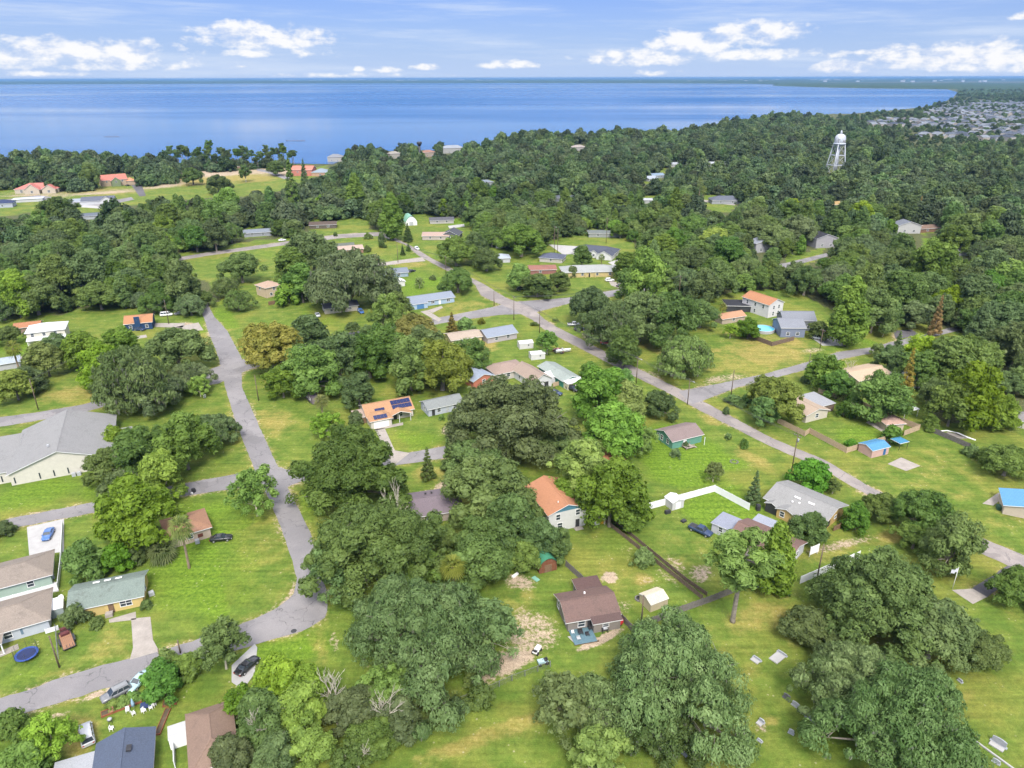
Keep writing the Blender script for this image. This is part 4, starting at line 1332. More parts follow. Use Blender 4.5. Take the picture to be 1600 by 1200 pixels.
def make_houses():
    # ---- big hall with grey roof, west
    a, rz, _ = site((19, 759), (135, 737))
    r = empty('church_hall', a, rz, 'large cream hall with broad grey gable roof beside the west lane', 'hall')
    cw, rg = wallm('ede7d8'), roofm('999896', .55, .25)
    Lh = 23.0
    body(r, 0, 0, Lh, 27, 3.6, 'perp', 4.0, cw, rg, .6, [('p', 'f', u, .5, .32, 1.7, 'window', GLASS) for u in (.04, .28, .42, .56, .72, .88)] + [('w', 'r', u, .9, 1.0, 1.3) for u in (.2, .5, .8)])
    body(r, -8.5, 2.2, 8.4, 22, 3.3, 'shed', .6, cw, rg, .4, [('p', 'f', .75, .5, .32, 1.7, 'window', GLASS), ('p', 'f', .35, .5, .32, 1.7, 'window', GLASS)])
    body(r, Lh + .05, 8, 4.5, 9, 3.2, 'flat', 0, cw, rg, .4)
    for u in (13.6, 14.8):
        b = MB()
        b.box(0, 0, 0, .9, .9, .95).box(.1, .1, .95, .8, .8, 1.02)
        b.build('air_conditioner', GREYMET, r, (u, -1.6, 0))
    roof_bit(r, 'roof_vent', 9, 5, 7.05, .5, .5, .4, GREYMET)
    # ---- yellow house, green roof
    r, L = house((137, 965), (230, 945), 7.8, 2.75, 'along', 1.5, 'ecd088', '7f8b82', 'yellow house with long mossy green roof facing the bend of the street', [
        ('w', 'f', .76, .9, 2.0, 1.3), ('s', 'f', .07, .6, 1.0, 1.5), ('g', 'f', .36, .05, 2.4, mat('yellow_door', lin('ecd088', .55), .6, .05)), ('w', 'r', .5, 1, 1, 1.1), ('d', 'f', .55, 0, BROWNWOOD)], L=12.6, x0=-2.6, amt=.55)
    for u in (2.2, 4.2, 6.2):
        roof_bit(r, 'skylight', u - .8, 6.0, 3.55, 1.2, .55, .12, WHITE, -1.5 / 3.9)
    b = MB()
    b.box(0, 0, 0, 1.3, 1.1, .75)
    b.build('step', CONC, r, (3.3, -1.5, 0))
    # ---- house with green wall, west edge
    r, L = house((20, 930), (90, 911), 8.6, 2.7, 'hip', 1.75, 'b3c9ba', '92877c', 'brown hipped house with green back wall above the white fence', [('w', 'f', .80, .9, 1.1, 1.3), ('d', 'f', .45, 0, WHITE)], L=18, x0=-11, oh=.6)
    for u in (-6.2, -3.4):
        roof_bit(r, 'roof_vent', u, 5.4, 4.03, 1.6, .3, .14, mat('vent_brown', lin('6d5950'), .7, .1), -.36)
    for u, q in ((-4, 3.3), (-2.2, 3.0), (-4.6, 2.8)):
        roof_bit(r, 'vent_pipe', u, q, 3.9, .22, .22, .35, DARK)
    # ---- house with blue grey wall, west edge
    r, L = house((31, 998), (72, 986), 9.4, 2.7, 'hip', 1.9, 'd2d8e0', '968a7e', 'brown hipped house with pale blue wall behind the trampoline', [('w', 'f', .55, .85, 1.25, 1.35), ('p', 'f', .40, .8, .4, 1.5, 'shutter', mat('blue_shutter', lin('7b93a6'), .6, .05)), ('p', 'f', .70, .8, .4, 1.5, 'shutter', mat('blue_shutter', lin('7b93a6'), .6, .05))], L=14.5, x0=-9.5, oh=.55)
    body(r, L - 9.45, 3.2, 2.2, 3.2, 2.1, 'shed', .3, wallm('a9b5b3'), TRIM, .1)
    b = MB()
    b.box(-9, -3.2, 0, -2, -3.1, .08).box(-2.3, -3.1, 0, -2.1, -2.9, 2.5).box(-6.3, -3.1, 0, -6.1, -2.9, 2.5)
    b.build('porch_post', TRIM, r)
    body(r, -9.5, -3.3, 7.4, 3.25, 2.6, 'flat', 0, wallm('c6cdd6'), roofm('968a7e'), .2, wall=False)
    # ---- small brown roofed house, pinkish wall
    r, L = house((270, 857), (320, 842), 8.2, 2.8, 'hip', 1.8, 'd8c4ae', 'a27c64', 'small pinkish house with rusty brown roof beside the tall palm', [('w', 'f', .52, 1.2, 1.0, .9), ('p', 'f', .75, .8, 1.1, .9, 'shutter', mat('rust_shutter', lin('7d4a3a'), .7, .1)), ('d', 'r', .2, 0, BROWNWOOD)], L=8.8, x0=-.6, amt=.4)
    roof_bit(r, 'vent_pipe', 2.4, 3.4, 4.4, .5, .5, .5, WHITE)
    roof_bit(r, 'vent_pipe', 3.3, 5.0, 4.5, .4, .4, .5, WHITE)
    b = MB()
    b.box(0, 0, 0, .9, .9, .9)
    b.build('air_conditioner', GREYMET, r, (4.6, -1.2, 0))
    # ---- slate blue roof at the bottom edge, with flat carport
    def from_back(pl, pr, z):
        p, q = G(*pl, z), G(*pr, z)
        d = q - p
        return p, math.atan2(d.y, d.x), d.length
    p, rz, ln = from_back((150, 1162), (244, 1135), 2.55)
    r = empty('house', (p.x, p.y, 0), rz, 'house with slate blue shingle roof and flat grey carport at the picture bottom', 'house')
    body(r, .5, -15, ln - 1.0, 14.5, 2.75, 'perp', 1.35, wallm('c9c2b4'), roofm('616b7e', .5, .2), .5, [('w', 'b', .3, .9, 1.2, 1.2)])
    body(r, -5.2, -13, 5.6, 11.6, 2.45, 'flat', 0, wallm('c9c2b4'), roofm('aeb0b3', .55, .3), .1)
    roof_bit(r, 'roof_vent', ln * .5 + .9, -4.2, 3.95, .7, 1.1, .2, DARK, -.3, 'x')
    # ---- brown hip house bottom
    p, rz, ln = from_back((289, 1117), (350, 1097), 2.6)
    r = empty('house', (p.x, p.y, 0), rz, 'house with dusty brown hip roof beside the white fence and dead trees', 'house')
    body(r, .5, -11.5, ln + .2, 11.0, 2.7, 'hip', 1.9, wallm('bfb2a4'), roofm('917a6b', .55, .3), .5, [('w', 'b', .4, .9, 1.2, 1.2)])
    body(r, -2.6, -3.6, 2.5, 2.6, 2.3, 'flat', 0, WHITE, roofm('d2d2ce', .5, .2), .05)
    roof_bit(r, 'roof_vent', ln * .6, -8.4, 3.6, 1.4, .35, .2, GREYMET, .33)
    # ---- maroon roof house
    r, L = house((887, 987), (962, 974), 7.4, 2.8, 'along', 1.5, '9c948d', '79635c', 'grey house with maroon shingle roof and blue front deck', [
        ('d', 'f', .44, 0, DARK), ('w', 'f', .27, .75, 1.3, 1.3), ('w', 'f', .74, 1.2, 1.1, .7), ('w', 'l', .78, .9, 1.0, 1.7), ('w', 'l', .18, .6, .9, 1.5)], L=9.9, amt=.6, oh=.55)
    body(r, 4.6, -1.5, 5.3, 1.45, 2.45, 'shed', .32, wallm('9c948d'), roofm('6a5753', .55, .3), .35, [('w', 'f', .45, 1.15, 1.1, .7)])
    body(r, 4.6, 7.45, 4.8, 3.6, 2.55, 'flat', 0, wallm('9c948d'), roofm('6a5450', .55, .5), .35)
    roof_bit(r, 'vent_pipe', 5.0, 5.4, 3.6, .3, .3, .4, WHITE)
    dk = MB()
    for i in range(20):
        dk.box(.15 + i * .22, -3.9, .28, .15 + i * .22 + .2, -.05, .34)
    b = dk.build('deck', mat('blue_deck_paint', lin('8fb6c4', .36), .6, .15, 2), r)
    k = MB()
    k.box(.2, -3.8, 0, 4.9, -3.6, .27).box(.2, -.4, 0, 4.9, -.2, .27)
    k.build('deck_beam', BROWNWOOD, b)
    for (x, y, s, m, hh) in ((2.1, -1.3, .9, DARK, .75), (3.2, -2.0, .7, DARK, .5), (.7, -.9, .5, WHITE, .5), (4.2, -.8, .7, DARK, .9), (1.3, -2.6, .7, GREYMET, .45)):
        b = MB()
        b.box(-s / 2, -s / 2, hh * .45, s / 2, s / 2, hh * .52)
        for q, w in ((-1, -1), (1, -1), (1, 1), (-1, 1)):
            b.box(q * s * .42 - .03, w * s * .42 - .03, 0, q * s * .42 + .03, w * s * .42 + .03, hh * .45)
        b.box(-s / 2, s / 2 - .06, hh * .52, s / 2, s / 2, hh * 1.05)
        o = b.build('deck_chair', m, None, (0, 0, 0))
        o.matrix_world = Matrix.Translation(r.location) @ Matrix.Rotation(r.rotation_euler.z, 4, 'Z') @ Matrix.Translation((x, y, .345))
        tag(o, {(2.1): 'black chair in the middle of the blue deck', 3.2: 'low black chair near the front of the blue deck', .7: 'white chair at the west end of the blue deck', 4.2: 'tall black chair against the house wall on the blue deck', 1.3: 'grey low chair at the front of the blue deck'}[x], 'chair', 'chairs on the blue deck')
    # ---- two storey house
    r, L = house((857, 834), (911, 821), 13, 5.3, 'perp', 1.7, 'e8e8e4', 'b98464', 'two storey white house with rusty orange gable roof behind the oaks', [
        ('w', 'f', .78, 3.4, 1.0, 1.4), ('w', 'f', .25, 3.2, 1.0, 1.4), ('d', 'f', .78, 0.1, DARK), ('w', 'f', .3, .9, 1.2, 1.3), ('w', 'r', .3, 3.3, 1.1, 1.3), ('w', 'r', .7, 3.3, 1.1, 1.3)], L=9.4, amt=.25, oh=.45)
    g = MB()
    gl = L
    g.add([(0.2, -.012, 5.18), (gl - .2, -.012, 5.18), (gl / 2, -.012, 6.75), (0.2, -.03, 5.18), (gl - .2, -.03, 5.18), (gl / 2, -.03, 6.75)], [(0, 1, 2), (3, 4, 5)[::-1], (0, 3, 4, 1), (1, 4, 5, 2), (2, 5, 3, 0)])
    g.build('gable_panel', wallm('5d93a6'), r)
    roof_bit(r, 'vent_pipe', 3.2, 2.0, 6.4, .2, .2, .4, WHITE)
    b = MB()
    b.box(-1.0, -1.4, 0, 1.0, -.1, .15)
    b.build('step', CONC, r, (7.3, 0, 0))
    # ---- long grey roof with yellow walls (east)
    a, rz, _ = site((1195, 792), (1284, 832))
    r = empty('house', a, rz, 'yellow walled house with wide pale grey roof beside the diagonal street', 'house')
    ln = (G(1284, 832) - a).length
    yw, gr = wallm('d8b878'), roofm('9d9c99', .55, .25)
    body(r, 0, 0, ln, 11.0, 2.8, 'along', 1.7, yw, gr, .6, [('w', 'f', .2, 1, 1.2, 1.2), ('d', 'f', .35, 0, WHITE), ('w', 'f', .6, 1, 1.2, 1.2), ('w', 'r', .55, 1.2, 1.0, .7), ('p', 'r', .25, .3, 1.6, 1.5, 'screen_bay', DARK)])
    body(r, ln * .28, -2.0, 4.6, 1.95, 2.6, 'perp', .8, yw, gr, .4, [('w', 'f', .3, .8, 1.0, 1.3)])
    body(r, ln * .06, -1.6, 3.0, 1.55, 2.5, 'perp', .6, DARK, gr, .3)
    for u in (ln * .42, ln * .66):
        roof_bit(r, 'skylight', u, 3.4, 3.95, 1.5, .45, .12, WHITE, 1.7 / 5.5)
    for u, q in ((ln * .40, 1.6), (ln * .5, 2.2)):
        roof_bit(r, 'vent_pipe', u, q, 3.4, .35, .35, .3, WHITE)
    # ---- brown roof white walled house with two flat annexes
    a, rz, _ = site((1111, 831), (1150, 848))
    r = empty('house', a, rz, 'white walled house with worn brown roof and two flat grey annexes', 'house')
    ww = wallm('d9dade')
    body(r, 5.6, -2.6, 13.0, 9.4, 2.7, 'along', 1.6, ww, roofm('866c63', .55, .5), .5, [('w', 'f', .4, 1, 1.2, 1.2), ('w', 'f', .7, 1, 1.2, 1.2), ('w', 'r', .6, 1, 1, 1.2)])
    body(r, 0, 0, 5.5, 5.4, 2.6, 'flat', 0, ww, roofm('9599a6', .6, .2), .25, [('w', 'f', .4, 1.1, .9, 1.1), ('w', 'l', .5, 1.0, 1.0, 1.1)])
    body(r, 6.4, 7.0, 4.6, 3.4, 2.5, 'flat', 0, ww, roofm('9fa3ae', .6, .2), .25)
    # ---- teal house
    r, L = house((1050, 702), (1098, 690), 7.6, 2.8, 'along', 1.5, '74ac98', '8b7b77', 'teal green house with grey brown roof near the diagonal street corner', [
        ('p', 'f', .42, 0.1, 1.1, 2.05, 'door', WHITE), ('w', 'l', .35, .8, .9, 1.4), ('w', 'l', .72, .9, .9, 1.3), ('w', 'l', .12, .9, .7, 1.2)], L=10.2, amt=.2, oh=.5)
    b = MB()
    for i in range(9):
        b.box(3.2 + i * .3, -2.3, .5, 3.2 + i * .3 + .27, -.05, .56)
    for x in (3.25, 5.8):
        for y in (-2.25, -.3):
            b.box(x, y, 0, x + .1, y + .1, 1.4)
    b.bar((3.3, -2.2, 1.35), (5.85, -2.2, 1.35), .08)
    for i in range(4):
        b.box(5.9 + i * .3, -2.2, .5 - .13 * (i + 1), 6.2 + i * .3, -1.0, .56 - .13 * (i + 1))
    b.build('porch', mat('grey_wood', (.30, .25, .21), .8, .25), r)
    b = MB()
    b.box(L - .5, -1.9, 0, L - .38, -1.78, 2.6)
    b.build('porch_post', TRIM, r)
    # ---- white shed with brown roof under the yellow green tree
    house((955, 735), (981, 727), 5.5, 2.3, 'along', .8, 'e6e6e4', '9a6a4a', 'white garage with brown roof half under the yellow green tree', W2(.5, side='r', w=.8, h=.8), L=6, x0=-2, cat='garage', name='garage')
    # ---- solar house
    a, rz, ln = site((580, 671), (646, 658))
    r = empty('house', a, rz, 'cream house with tan shingle roof and dark solar panels', 'house')
    tw, tr = wallm('e4ddd0'), roofm('b88f6c', .58, .12)
    Ls = 14.2
    body(r, 0, 3.6, Ls, 9.0, 2.75, 'along', 2.0, tw, tr, .5, [('w', 'f', .72, .8, 1.2, 1.4), ('d', 'f', .60, 0, DARK), ('w', 'l', .5, .9, 1, 1.2), ('w', 'r', .5, .9, 1.2, 1.2)])
    body(r, 0.1, 0, 6.2, 6.0, 2.7, 'hip', 1.4, tw, tr, .5, [('g', 'f', .5, 0, 4.6, WHITE), ])
    body(r, 6.35, 1.2, 6.4, 2.4, 2.6, 'perp', 1.1, tw, tr, .4, wall=False)
    b = MB()
    for x in (6.5, 9.0, 12.5):
        b.box(x, .9, 0, x + .14, 1.04, 2.5)
    b.build('porch_post', TRIM, r)
    sl = 2.0 / 4.5
    for i in range(6):
        for j in range(2):
            roof_bit(r, 'solar_panel', Ls - 5.6 + i * 1.02, 5.0 + j * 1.75, 2.75 + (1.4 + j * 1.75) * sl + .10, .97, 1.66, .05, SOLAR, sl)
    for i in range(4):
        roof_bit(r, 'solar_panel', 1.7 + i * 1.03, .75, 2.7 + .75 * (1.4 / 3.5) + .26, .98, 1.62, .05, SOLAR, 1.4 / 3.5)
    for i in range(3):
        roof_bit(r, 'solar_panel', 3.2 + i * 1.02, 5.2, 2.75 + 1.6 * sl + .10, .97, .95, .05, SOLAR, sl)
    body(r, -3.2, 5.0, 3.1, 5.5, 2.2, 'flat', 0, BROWNWOOD, roofm('c9b3a6', .55, .2), .15)
    # ---- grey roof white house next to it
    house((670, 651), (719, 640), 6.4, 2.7, 'along', 1.35, 'ccd2dd', '8b8f8c', 'pale blue grey bungalow with weathered grey roof', [('w', 'f', .3, .9, 1.1, 1.2), ('w', 'f', .78, 1.0, 1.3, 1.0), ('d', 'f', .55, 0, GREYMET), ('w', 'l', .5, 1, .8, 1.2), ('d', 'f', .14, 0, DARK)], L=11.5, amt=.35, oh=.45)
    # ---- light blue roof and salmon gable
    house((740, 607), (772, 597), 9.5, 2.7, 'perp', 1.5, 'd6876f', '9fa9b8', 'house with pale blue roof and salmon gable wall', W2(.5), L=8.6, amt=.1, oh=.4)
    # ---- tan roof white gable
    r, L = house((834, 610), (858, 604), 13, 3.2, 'perp', 2.1, 'e9e9ea', 'a29082', 'white cottage with steep tan roof beside the green metal roofed home', [('w', 'f', .3, 1, 1, 1.3), ('s', 'f', .7, 0.2, 1.6, 1.9), ('w', 'l', .3, 1, 1, 1.2)], L=7.2, amt=.2)
    body(r, 7.25, 1.5, 3.6, 4.2, 2.5, 'shed', .4, wallm('e9e9ea'), TRIM, .15)
    b = MB()
    for i in range(14):
        b.box(7.2 + i * .42, -.8, 0, 7.2 + i * .42 + .4, -.74, 1.5)
    b.build('fence_panel', TANWOOD, r)
    # ---- green metal roof home
    r, L = house((880, 606), (917, 597), 15.5, 2.7, 'perp', .95, '4f9a85', '9fa8a0', 'teal home with long pale green metal roof near the diagonal street', [('w', 'l', .25, .9, 1.2, 1.2), ('w', 'l', .55, .9, 1.2, 1.2)], L=6.5, ribs=2.2, amt=.3)
    cw = wallm('e6e0c4')
    body(r, 0.1, -2.6, 6.4, 2.55, 2.45, 'shed', .25, cw, TRIM, .2, [('s', 'f', .14, .5, 1.2, 1.4), ('s', 'f', .36, .5, 1.2, 1.4), ('s', 'f', .62, .8, 1.3, 1.1), ('s', 'f', .86, .8, 1.3, 1.1)])
    # ---- upper group near main crossing
    house((762, 537), (812, 528), 9.5, 2.7, 'along', 1.7, 'c9c0c2', '8f97a3', 'house with blue grey roof and pinkish walls south of the junction', W2(.3, .7) + W2(.5, side='r'), L=13, amt=.15)
    house((706, 541), (754, 534), 8.5, 2.6, 'along', 1.2, 'e4d6a4', 'b3a392', 'low cream house with tan roof beside the orange yard', W2(.35, .8), L=12.5, amt=.2)
    house((775, 596), (815, 588), 9, 2.7, 'hip', 1.7, 'd9d2c8', 'a08c80', 'taupe hip roofed house among the trees behind the white cottage', W2(.4), L=12, amt=.15)
    house((508, 491), (560, 485), 7.4, 2.7, 'along', 1.25, 'ded6c6', '60626a', 'long white house with dark charcoal roof on the open lawn', [('w', 'f', .2, 1, 1.1, .9), ('d', 'f', .52, 0, BROWNWOOD), ('w', 'f', .75, 1, 1.4, 1), ('w', 'l', .5, .9, 1, 1.2)], amt=.15, oh=.45)
    r, L = house((642, 482), (710, 472), 9.5, 2.7, 'along', 1.5, 'b9d0e6', '8d95a1', 'pale blue ranch house with grey blue roof and blue garage door', [('g', 'f', .18, 0, 3.2, mat('blue_garage', lin('5f8fc0'), .6, .05)), ('w', 'f', .5, .9, 1.6, 1.2), ('w', 'f', .86, .9, 1.6, 1.2), ('d', 'f', .66, 0, WHITE)], amt=.1, oh=.5)
    body(r, .2, -2.6, 7, 2.55, 2.6, 'shed', .4, wallm('b9d0e6'), roofm('8d95a1'), .3, [('g', 'f', .5, 0, 3.4, mat('blue_garage', lin('5f8fc0'), .6, .05))])
    house((417, 466), (447, 459), 9, 5.0, 'hip', 1.9, 'd9c4a6', 'b39a86', 'tan two storey house among dark oaks', W2(.5, z=3.3) + W2(.3, z=.9) + W2(.4, side='l', z=3.2), L=8.5, amt=.1)
    house((592, 436), (638, 432), 9, 2.6, 'along', 1.3, 'a9bccb', '7d8590', 'low blue grey house with slate roof by the small white shed', W2(.3, .7), amt=.15)
    r, L = house((531, 398), (568, 395), 10, 2.7, 'along', 1.3, 'b08a76', 'b8a293', 'brick ranch house with tan roof and red paved drive', W2(.25, .75) + [('d', 'f', .5, 0, DARK)], amt=.1)
    body(r, -3.5, 10.5, 14, 8, 2.6, 'along', 1.1, wallm('9a8c80'), roofm('6d7268'), .4)
    # barn
    r = empty('barn', G(634, 353), R(20), 'white barn with green curved metal roof in the trees', 'barn')
    bm_ = MB()
    n = 10
    pr = [(8.4 * i / n, 2.4 + 4.2 * math.sin(math.pi * i / n) ** .75) for i in range(n + 1)]
    vs = [(x, -.3, z) for x, z in pr] + [(x, 17, z) for x, z in pr]
    bm_.add(vs, [(i, i + 1, n + 2 + i, n + 1 + i) for i in range(n)], 0, True)
    bm_.add([(x, y, z - .12) for x, y, z in vs], [(i, n + 1 + i, n + 2 + i, i + 1) for i in range(n)])
    bm_.build('roof', roofm('8fc0a8', .6, .15, 1.5), r)
    b = MB()
    vs = [(.15, 0, 0)] + [(max(.15, min(8.25, x)), 0, z - .1) for x, z in pr] + [(8.25, 0, 0)]
    b.add(vs, [tuple(reversed(range(len(vs))))])
    b.box(.15, 0.02, 0, .3, 17, 2.3).box(8.1, .02, 0, 8.25, 17, 2.3).box(.3, 16.8, 0, 8.1, 17, 2.3)
    b.build('wall', WHITE, r)
    b = MB()
    b.box(2.6, -.08, 0.02, 5.6, -.01, 2.6)
    b.build('door', GREYMET, r)
    house((660, 375), (690, 375), 11, 2.7, 'along', 1.4, 'cfc2b6', 'b29a8c', 'tan roofed house beside dark gabled house', W2(.3, .7), L=17, amt=.1)
    r, L = house((690, 374), (722, 375), 12, 3, 'perp', 2.6, '6f7076', '585a60', 'dark charcoal gabled house with white doors', W2(.3) + [('g', 'f', .65, 0, 3, WHITE)], L=11, amt=.1)
    house((672, 350), (706, 349), 9, 2.6, 'along', 1.3, 'c7c2bc', '5f5f63', 'low dark roofed house under trees north of the gabled house', W2(.3, .7), L=17, amt=.1)
    r, L = house((895, 398), (940, 402), 12, 2.9, 'hip', 2.4, 'd6d4d2', '565a66', 'large white house with dark charcoal hip and gable roofs', [('g', 'l', .6, 0, 4, WHITE)] + W2(.4, .6), L=25, amt=.1)
    body(r, 16, -6, 9, 6.2, 2.8, 'perp', 2.4, wallm('ecebe8'), roofm('565a66', .6, .1), .4, W2(.5))
    body(r, 11, -3, 5, 3.2, 2.8, 'perp', 1.8, wallm('ecebe8'), roofm('565a66', .6, .1), .4, W2(.5))
    house((843, 409), (872, 411), 10, 2.5, 'hip', 2.0, 'cfc8bd', '5c6070', 'square house with charcoal hip roof beside its white drive', W2(.5), L=13, amt=.1)
    r, L = house((880, 434), (962, 432), 12.5, 2.8, 'hip', 2.2, 'dcc68e', 'a3a5a2', 'wide cream yellow house with pale grey hip roof', [('d', 'f', .48, 0, DARK)] + W2(.2, .35, .62, .85), L=29, amt=.2)
    b = MB()
    for u in (11.5, 14, 16.5):
        b.box(u, -1.3, 0, u + .3, -1.0, 2.6)
    b.build('porch_post', wallm('e6d39a'), r)
    house((828, 429), (868, 428), 9, 2.6, 'along', 1.3, 'a5746a', '966a5e', 'low house with reddish roof behind the roadside shrubs', W2(.4), L=14, amt=.5)
    house((742, 412), (800, 410), 9, 2.6, 'hip', 1.6, 'd8d8da', 'aab2bc', 'pale grey roofed house half hidden by roadside trees', W2(.7), L=20, amt=.1)
    # ---- white two storey with orange roof, pool house etc.
    r, L = house((1199, 497), (1226, 491), 15, 6.0, 'perp', 2.0, 'f2efee', 'b3805f', 'tall white house with orange roof beside the pool', [('w', 'f', .35, 3.6, .9, 1.5), ('w', 'f', .7, 3.6, .9, 1.5), ('w', 'f', .35, .8, .9, 1.6), ('w', 'f', .7, .8, .9, 1.6), ('w', 'l', .2, 3.6, 1, 1.4), ('w', 'l', .5, 3.6, 1, 1.4), ('w', 'l', .8, 3.6, 1, 1.4), ('w', 'l', .2, .8, 1, 1.4), ('w', 'l', .5, .8, 1, 1.4)], L=9, amt=.1, oh=.4)
    house((1135, 487), (1180, 488), 9, 2.9, 'flat', 0, '4a4a4c', '3c3c40', 'dark screened pool enclosure with white rim beside the tall white house', [('s', 'f', .3, .3, 4, 2), ('s', 'f', .7, .3, 4, 2)], L=16, cat='pool enclosure', name='pool_enclosure', tm=WHITE)
    house((1128, 507), (1172, 500), 6, 2.6, 'along', 1.3, 'cbb9a4', 'b98e70', 'low pool house with tan orange roof', W2(.5), L=12, amt=.1)
    r, L = house((1219, 527), (1240, 531), 11, 4.2, 'along', 2.2, '8b95ab', '8a8d94', 'slate blue cottage with shingled gable end by the pool', W2(.3, .7, z=.9), L=9.5, ang=-2, amt=.1, oh=.4)
    body(r, 3.5, 8.5, 13, 9, 4.6, 'along', 2.4, wallm('8b8f96'), roofm('85888e', .6, .1), .4, W2(.8, side='f', z=1))
    b = MB()
    b.box(9.52, 1.2, .1, 9.6, 4.5, 2.4).box(9.52, 6.2, .1, 9.6, 9.6, 2.4)
    b.build('garage_door', WHITE, r)
    b = MB()
    b.add([(9.53, .3, 4.0), (9.53, 10.7, 4.0), (9.53, 5.5, 6.1), (9.6, .3, 4.0), (9.6, 10.7, 4.0), (9.6, 5.5, 6.1)], [(0, 1, 2), (5, 4, 3), (0, 3, 4, 1), (1, 4, 5, 2), (2, 5, 3, 0)])
    b.build('gable_panel', mat('cedar_shingle', lin('b8937a'), .8, .2, 3), r)
    # ---- right hand group
    r, L = house((1258, 661), (1292, 652), 15, 2.8, 'perp', 1.2, 'e3d9c4', 'b3a08c', 'cream house with tan roof inside the wooden fence', W2(.5) + [('p', 'f', .45, 1.3, .5, .4, 'vent', GREYMET)], L=9, amt=.1, oh=.5)
    body(r, 9.05, 2.5, 5.5, 8.5, 2.8, 'shed', .3, DARKWOOD, roofm('a8a9ac', .6, .1, 1.5), .3)
    house((1340, 606), (1378, 598), 10, 2.7, 'along', 1.3, 'd8cbb2', 'c0aa90', 'house with light tan roof behind the dark round trees', W2(.3, .7), L=15, amt=.1)
    house((1413, 608), (1438, 606), 9, 2.6, 'along', 1.0, 'dcdad6', 'bdbdbd', 'white metal building with curved grey roof behind the dry brown tree', (), L=7, cat='shed', name='metal_shed', ribs=1.5)
    r, L = house((1361, 716), (1387, 722), 4.6, 2.5, 'along', .75, 'e2bcb0', '5f97bd', 'pink shed with bright blue metal roof on the open lawn', [('p', 'f', .75, .1, .9, 1.9, 'door', mat('blue_door', lin('3f78ae'), .5, .05))], L=6.2, ang=22, cat='shed', name='shed', ribs=1.6, amt=.0, oh=.25)
    r2 = empty('canopy_shelter', G(1404, 704), R(22), 'small blue canopy on thin posts behind the pink shed', 'canopy')
    body(r2, 0, 0, 3.2, 3.0, 2.3, 'hip', .5, WHITE, roofm('4a86a4', .6, 0), .15, wall=False)
    b = MB()
    for x in (0, 3.1):
        for y in (0, 2.9):
            b.box(x, y, 0, x + .1, y + .1, 2.2)
    b.build('post', DARK, r2)
    house((1383, 674), (1414, 672), 5.2, 2.4, 'hip', 1.0, 'd9cbb2', 'c0a090', 'small tan shed in the fenced yard corner', (), L=5.6, cat='shed', name='shed', amt=.1)
    r3 = empty('carport', G(1412, 655), R(20), 'white metal carport behind the wooden fence', 'carport')
    body(r3, 0, 0, 5.5, 5, 2.6, 'shed', .25, WHITE, roofm('dcdcda', .6, .05, 1.5), .15, wall=False)
    b = MB()
    for x in (0.05, 5.3):
        for y in (.05, 4.8):
            b.box(x, y, 0, x + .12, y + .12, 2.4)
    b.build('post', WHITE, r3)
    house((1570, 664), (1600, 677), 7, 2.6, 'along', .8, 'ddd6cc', '8a8682', 'long cream shed half hidden at the east edge behind trees', (), L=14, ang=-32, cat='shed', name='shed', amt=.1)
    r, L = house((1566, 803), (1602, 817), 8, 2.6, 'perp', 1.2, 'd5c6b2', '6aa0c8', 'cream building with sky blue metal roof at the east edge', (), L=13, ang=-26, cat='building', name='building', ribs=1.2, amt=0, oh=.4)
    # ---- sheds
    for A, Lx, D, an, lb in (((812, 546), 5.5, 3.6, 15, 'white shed nearest the blue grey roofed house'), ((830, 563), 5.4, 3.4, 15, 'white shed with small dark window beside the green roofed home')):
        house(A, A, D, 2.3, 'along', .6, 'e8e6e2', 'e0dedb', lb, [('p', 'f', .65, 1.2, .5, .5, 'window', GLASS)], L=Lx, ang=an, cat='shed', name='shed', oh=.1, amt=.05, group='white backyard sheds')
    r, L = house((1016, 957), (1033, 966), 3.6, 2.0, 'along', .75, 'cdbf9f', 'd8ccb2', 'beige storage shed beside the yard lamp pole', (), L=4.2, ang=27, cat='shed', name='shed', oh=.12, amt=.05)
    house((1050, 798), (1062, 797), 3.2, 2.2, 'perp', .7, 'e0dfdd', 'e6e5e3', 'white shed against the white vinyl fence', [('p', 'f', .5, .1, 1.4, 1.8, 'door', WHITE)], L=3.4, ang=25, cat='shed', name='shed', oh=.1, amt=.05)
    r = empty('green_roof_shed', G(842, 897), R(20), 'small wooden barn shed with rounded green roof', 'shed')
    b = MB()
    n = 8
    pr = [(4.2 * i / n, 2.1 + 1.5 * math.sin(math.pi * i / n) ** .8) for i in range(n + 1)]
    vs = [(x, -.25, z) for x, z in pr] + [(x, 4.6, z) for x, z in pr]
    b.add(vs, [(i, i + 1, n + 2 + i, n + 1 + i) for i in range(n)], 0, True)
    b.add([(x, y, z - .1) for x, y, z in vs], [(i, n + 1 + i, n + 2 + i, i + 1) for i in range(n)])
    b.build('roof', roofm('4f9272', .6, .1, 2), r)
    b = MB()
    vs = [(.1, 0, 0)] + [(max(.1, min(4.1, x)), 0, z - .08) for x, z in pr] + [(4.1, 0, 0)]
    b.add(vs, [tuple(reversed(range(len(vs))))])
    b.box(.1, .02, 0, .22, 4.4, 2.1).box(3.98, .02, 0, 4.1, 4.4, 2.1).box(.22, 4.3, 0, 3.98, 4.4, 2.1)
    b.build('wall', mat('redwood', lin('8b5a42'), .8, .25, 2), r)
    b = MB()
    b.box(1.3, -.06, .02, 2.9, -.01, 1.9)
    b.build('door', BROWNWOOD, r)
    house((899, 411 + 40), (908, 450), 3, 2.2, 'along', .6, 'f0efec', 'efefec', 'tiny white shed on the lawn behind the pale blue house', (), L=4, cat='shed', name='shed') if False else None
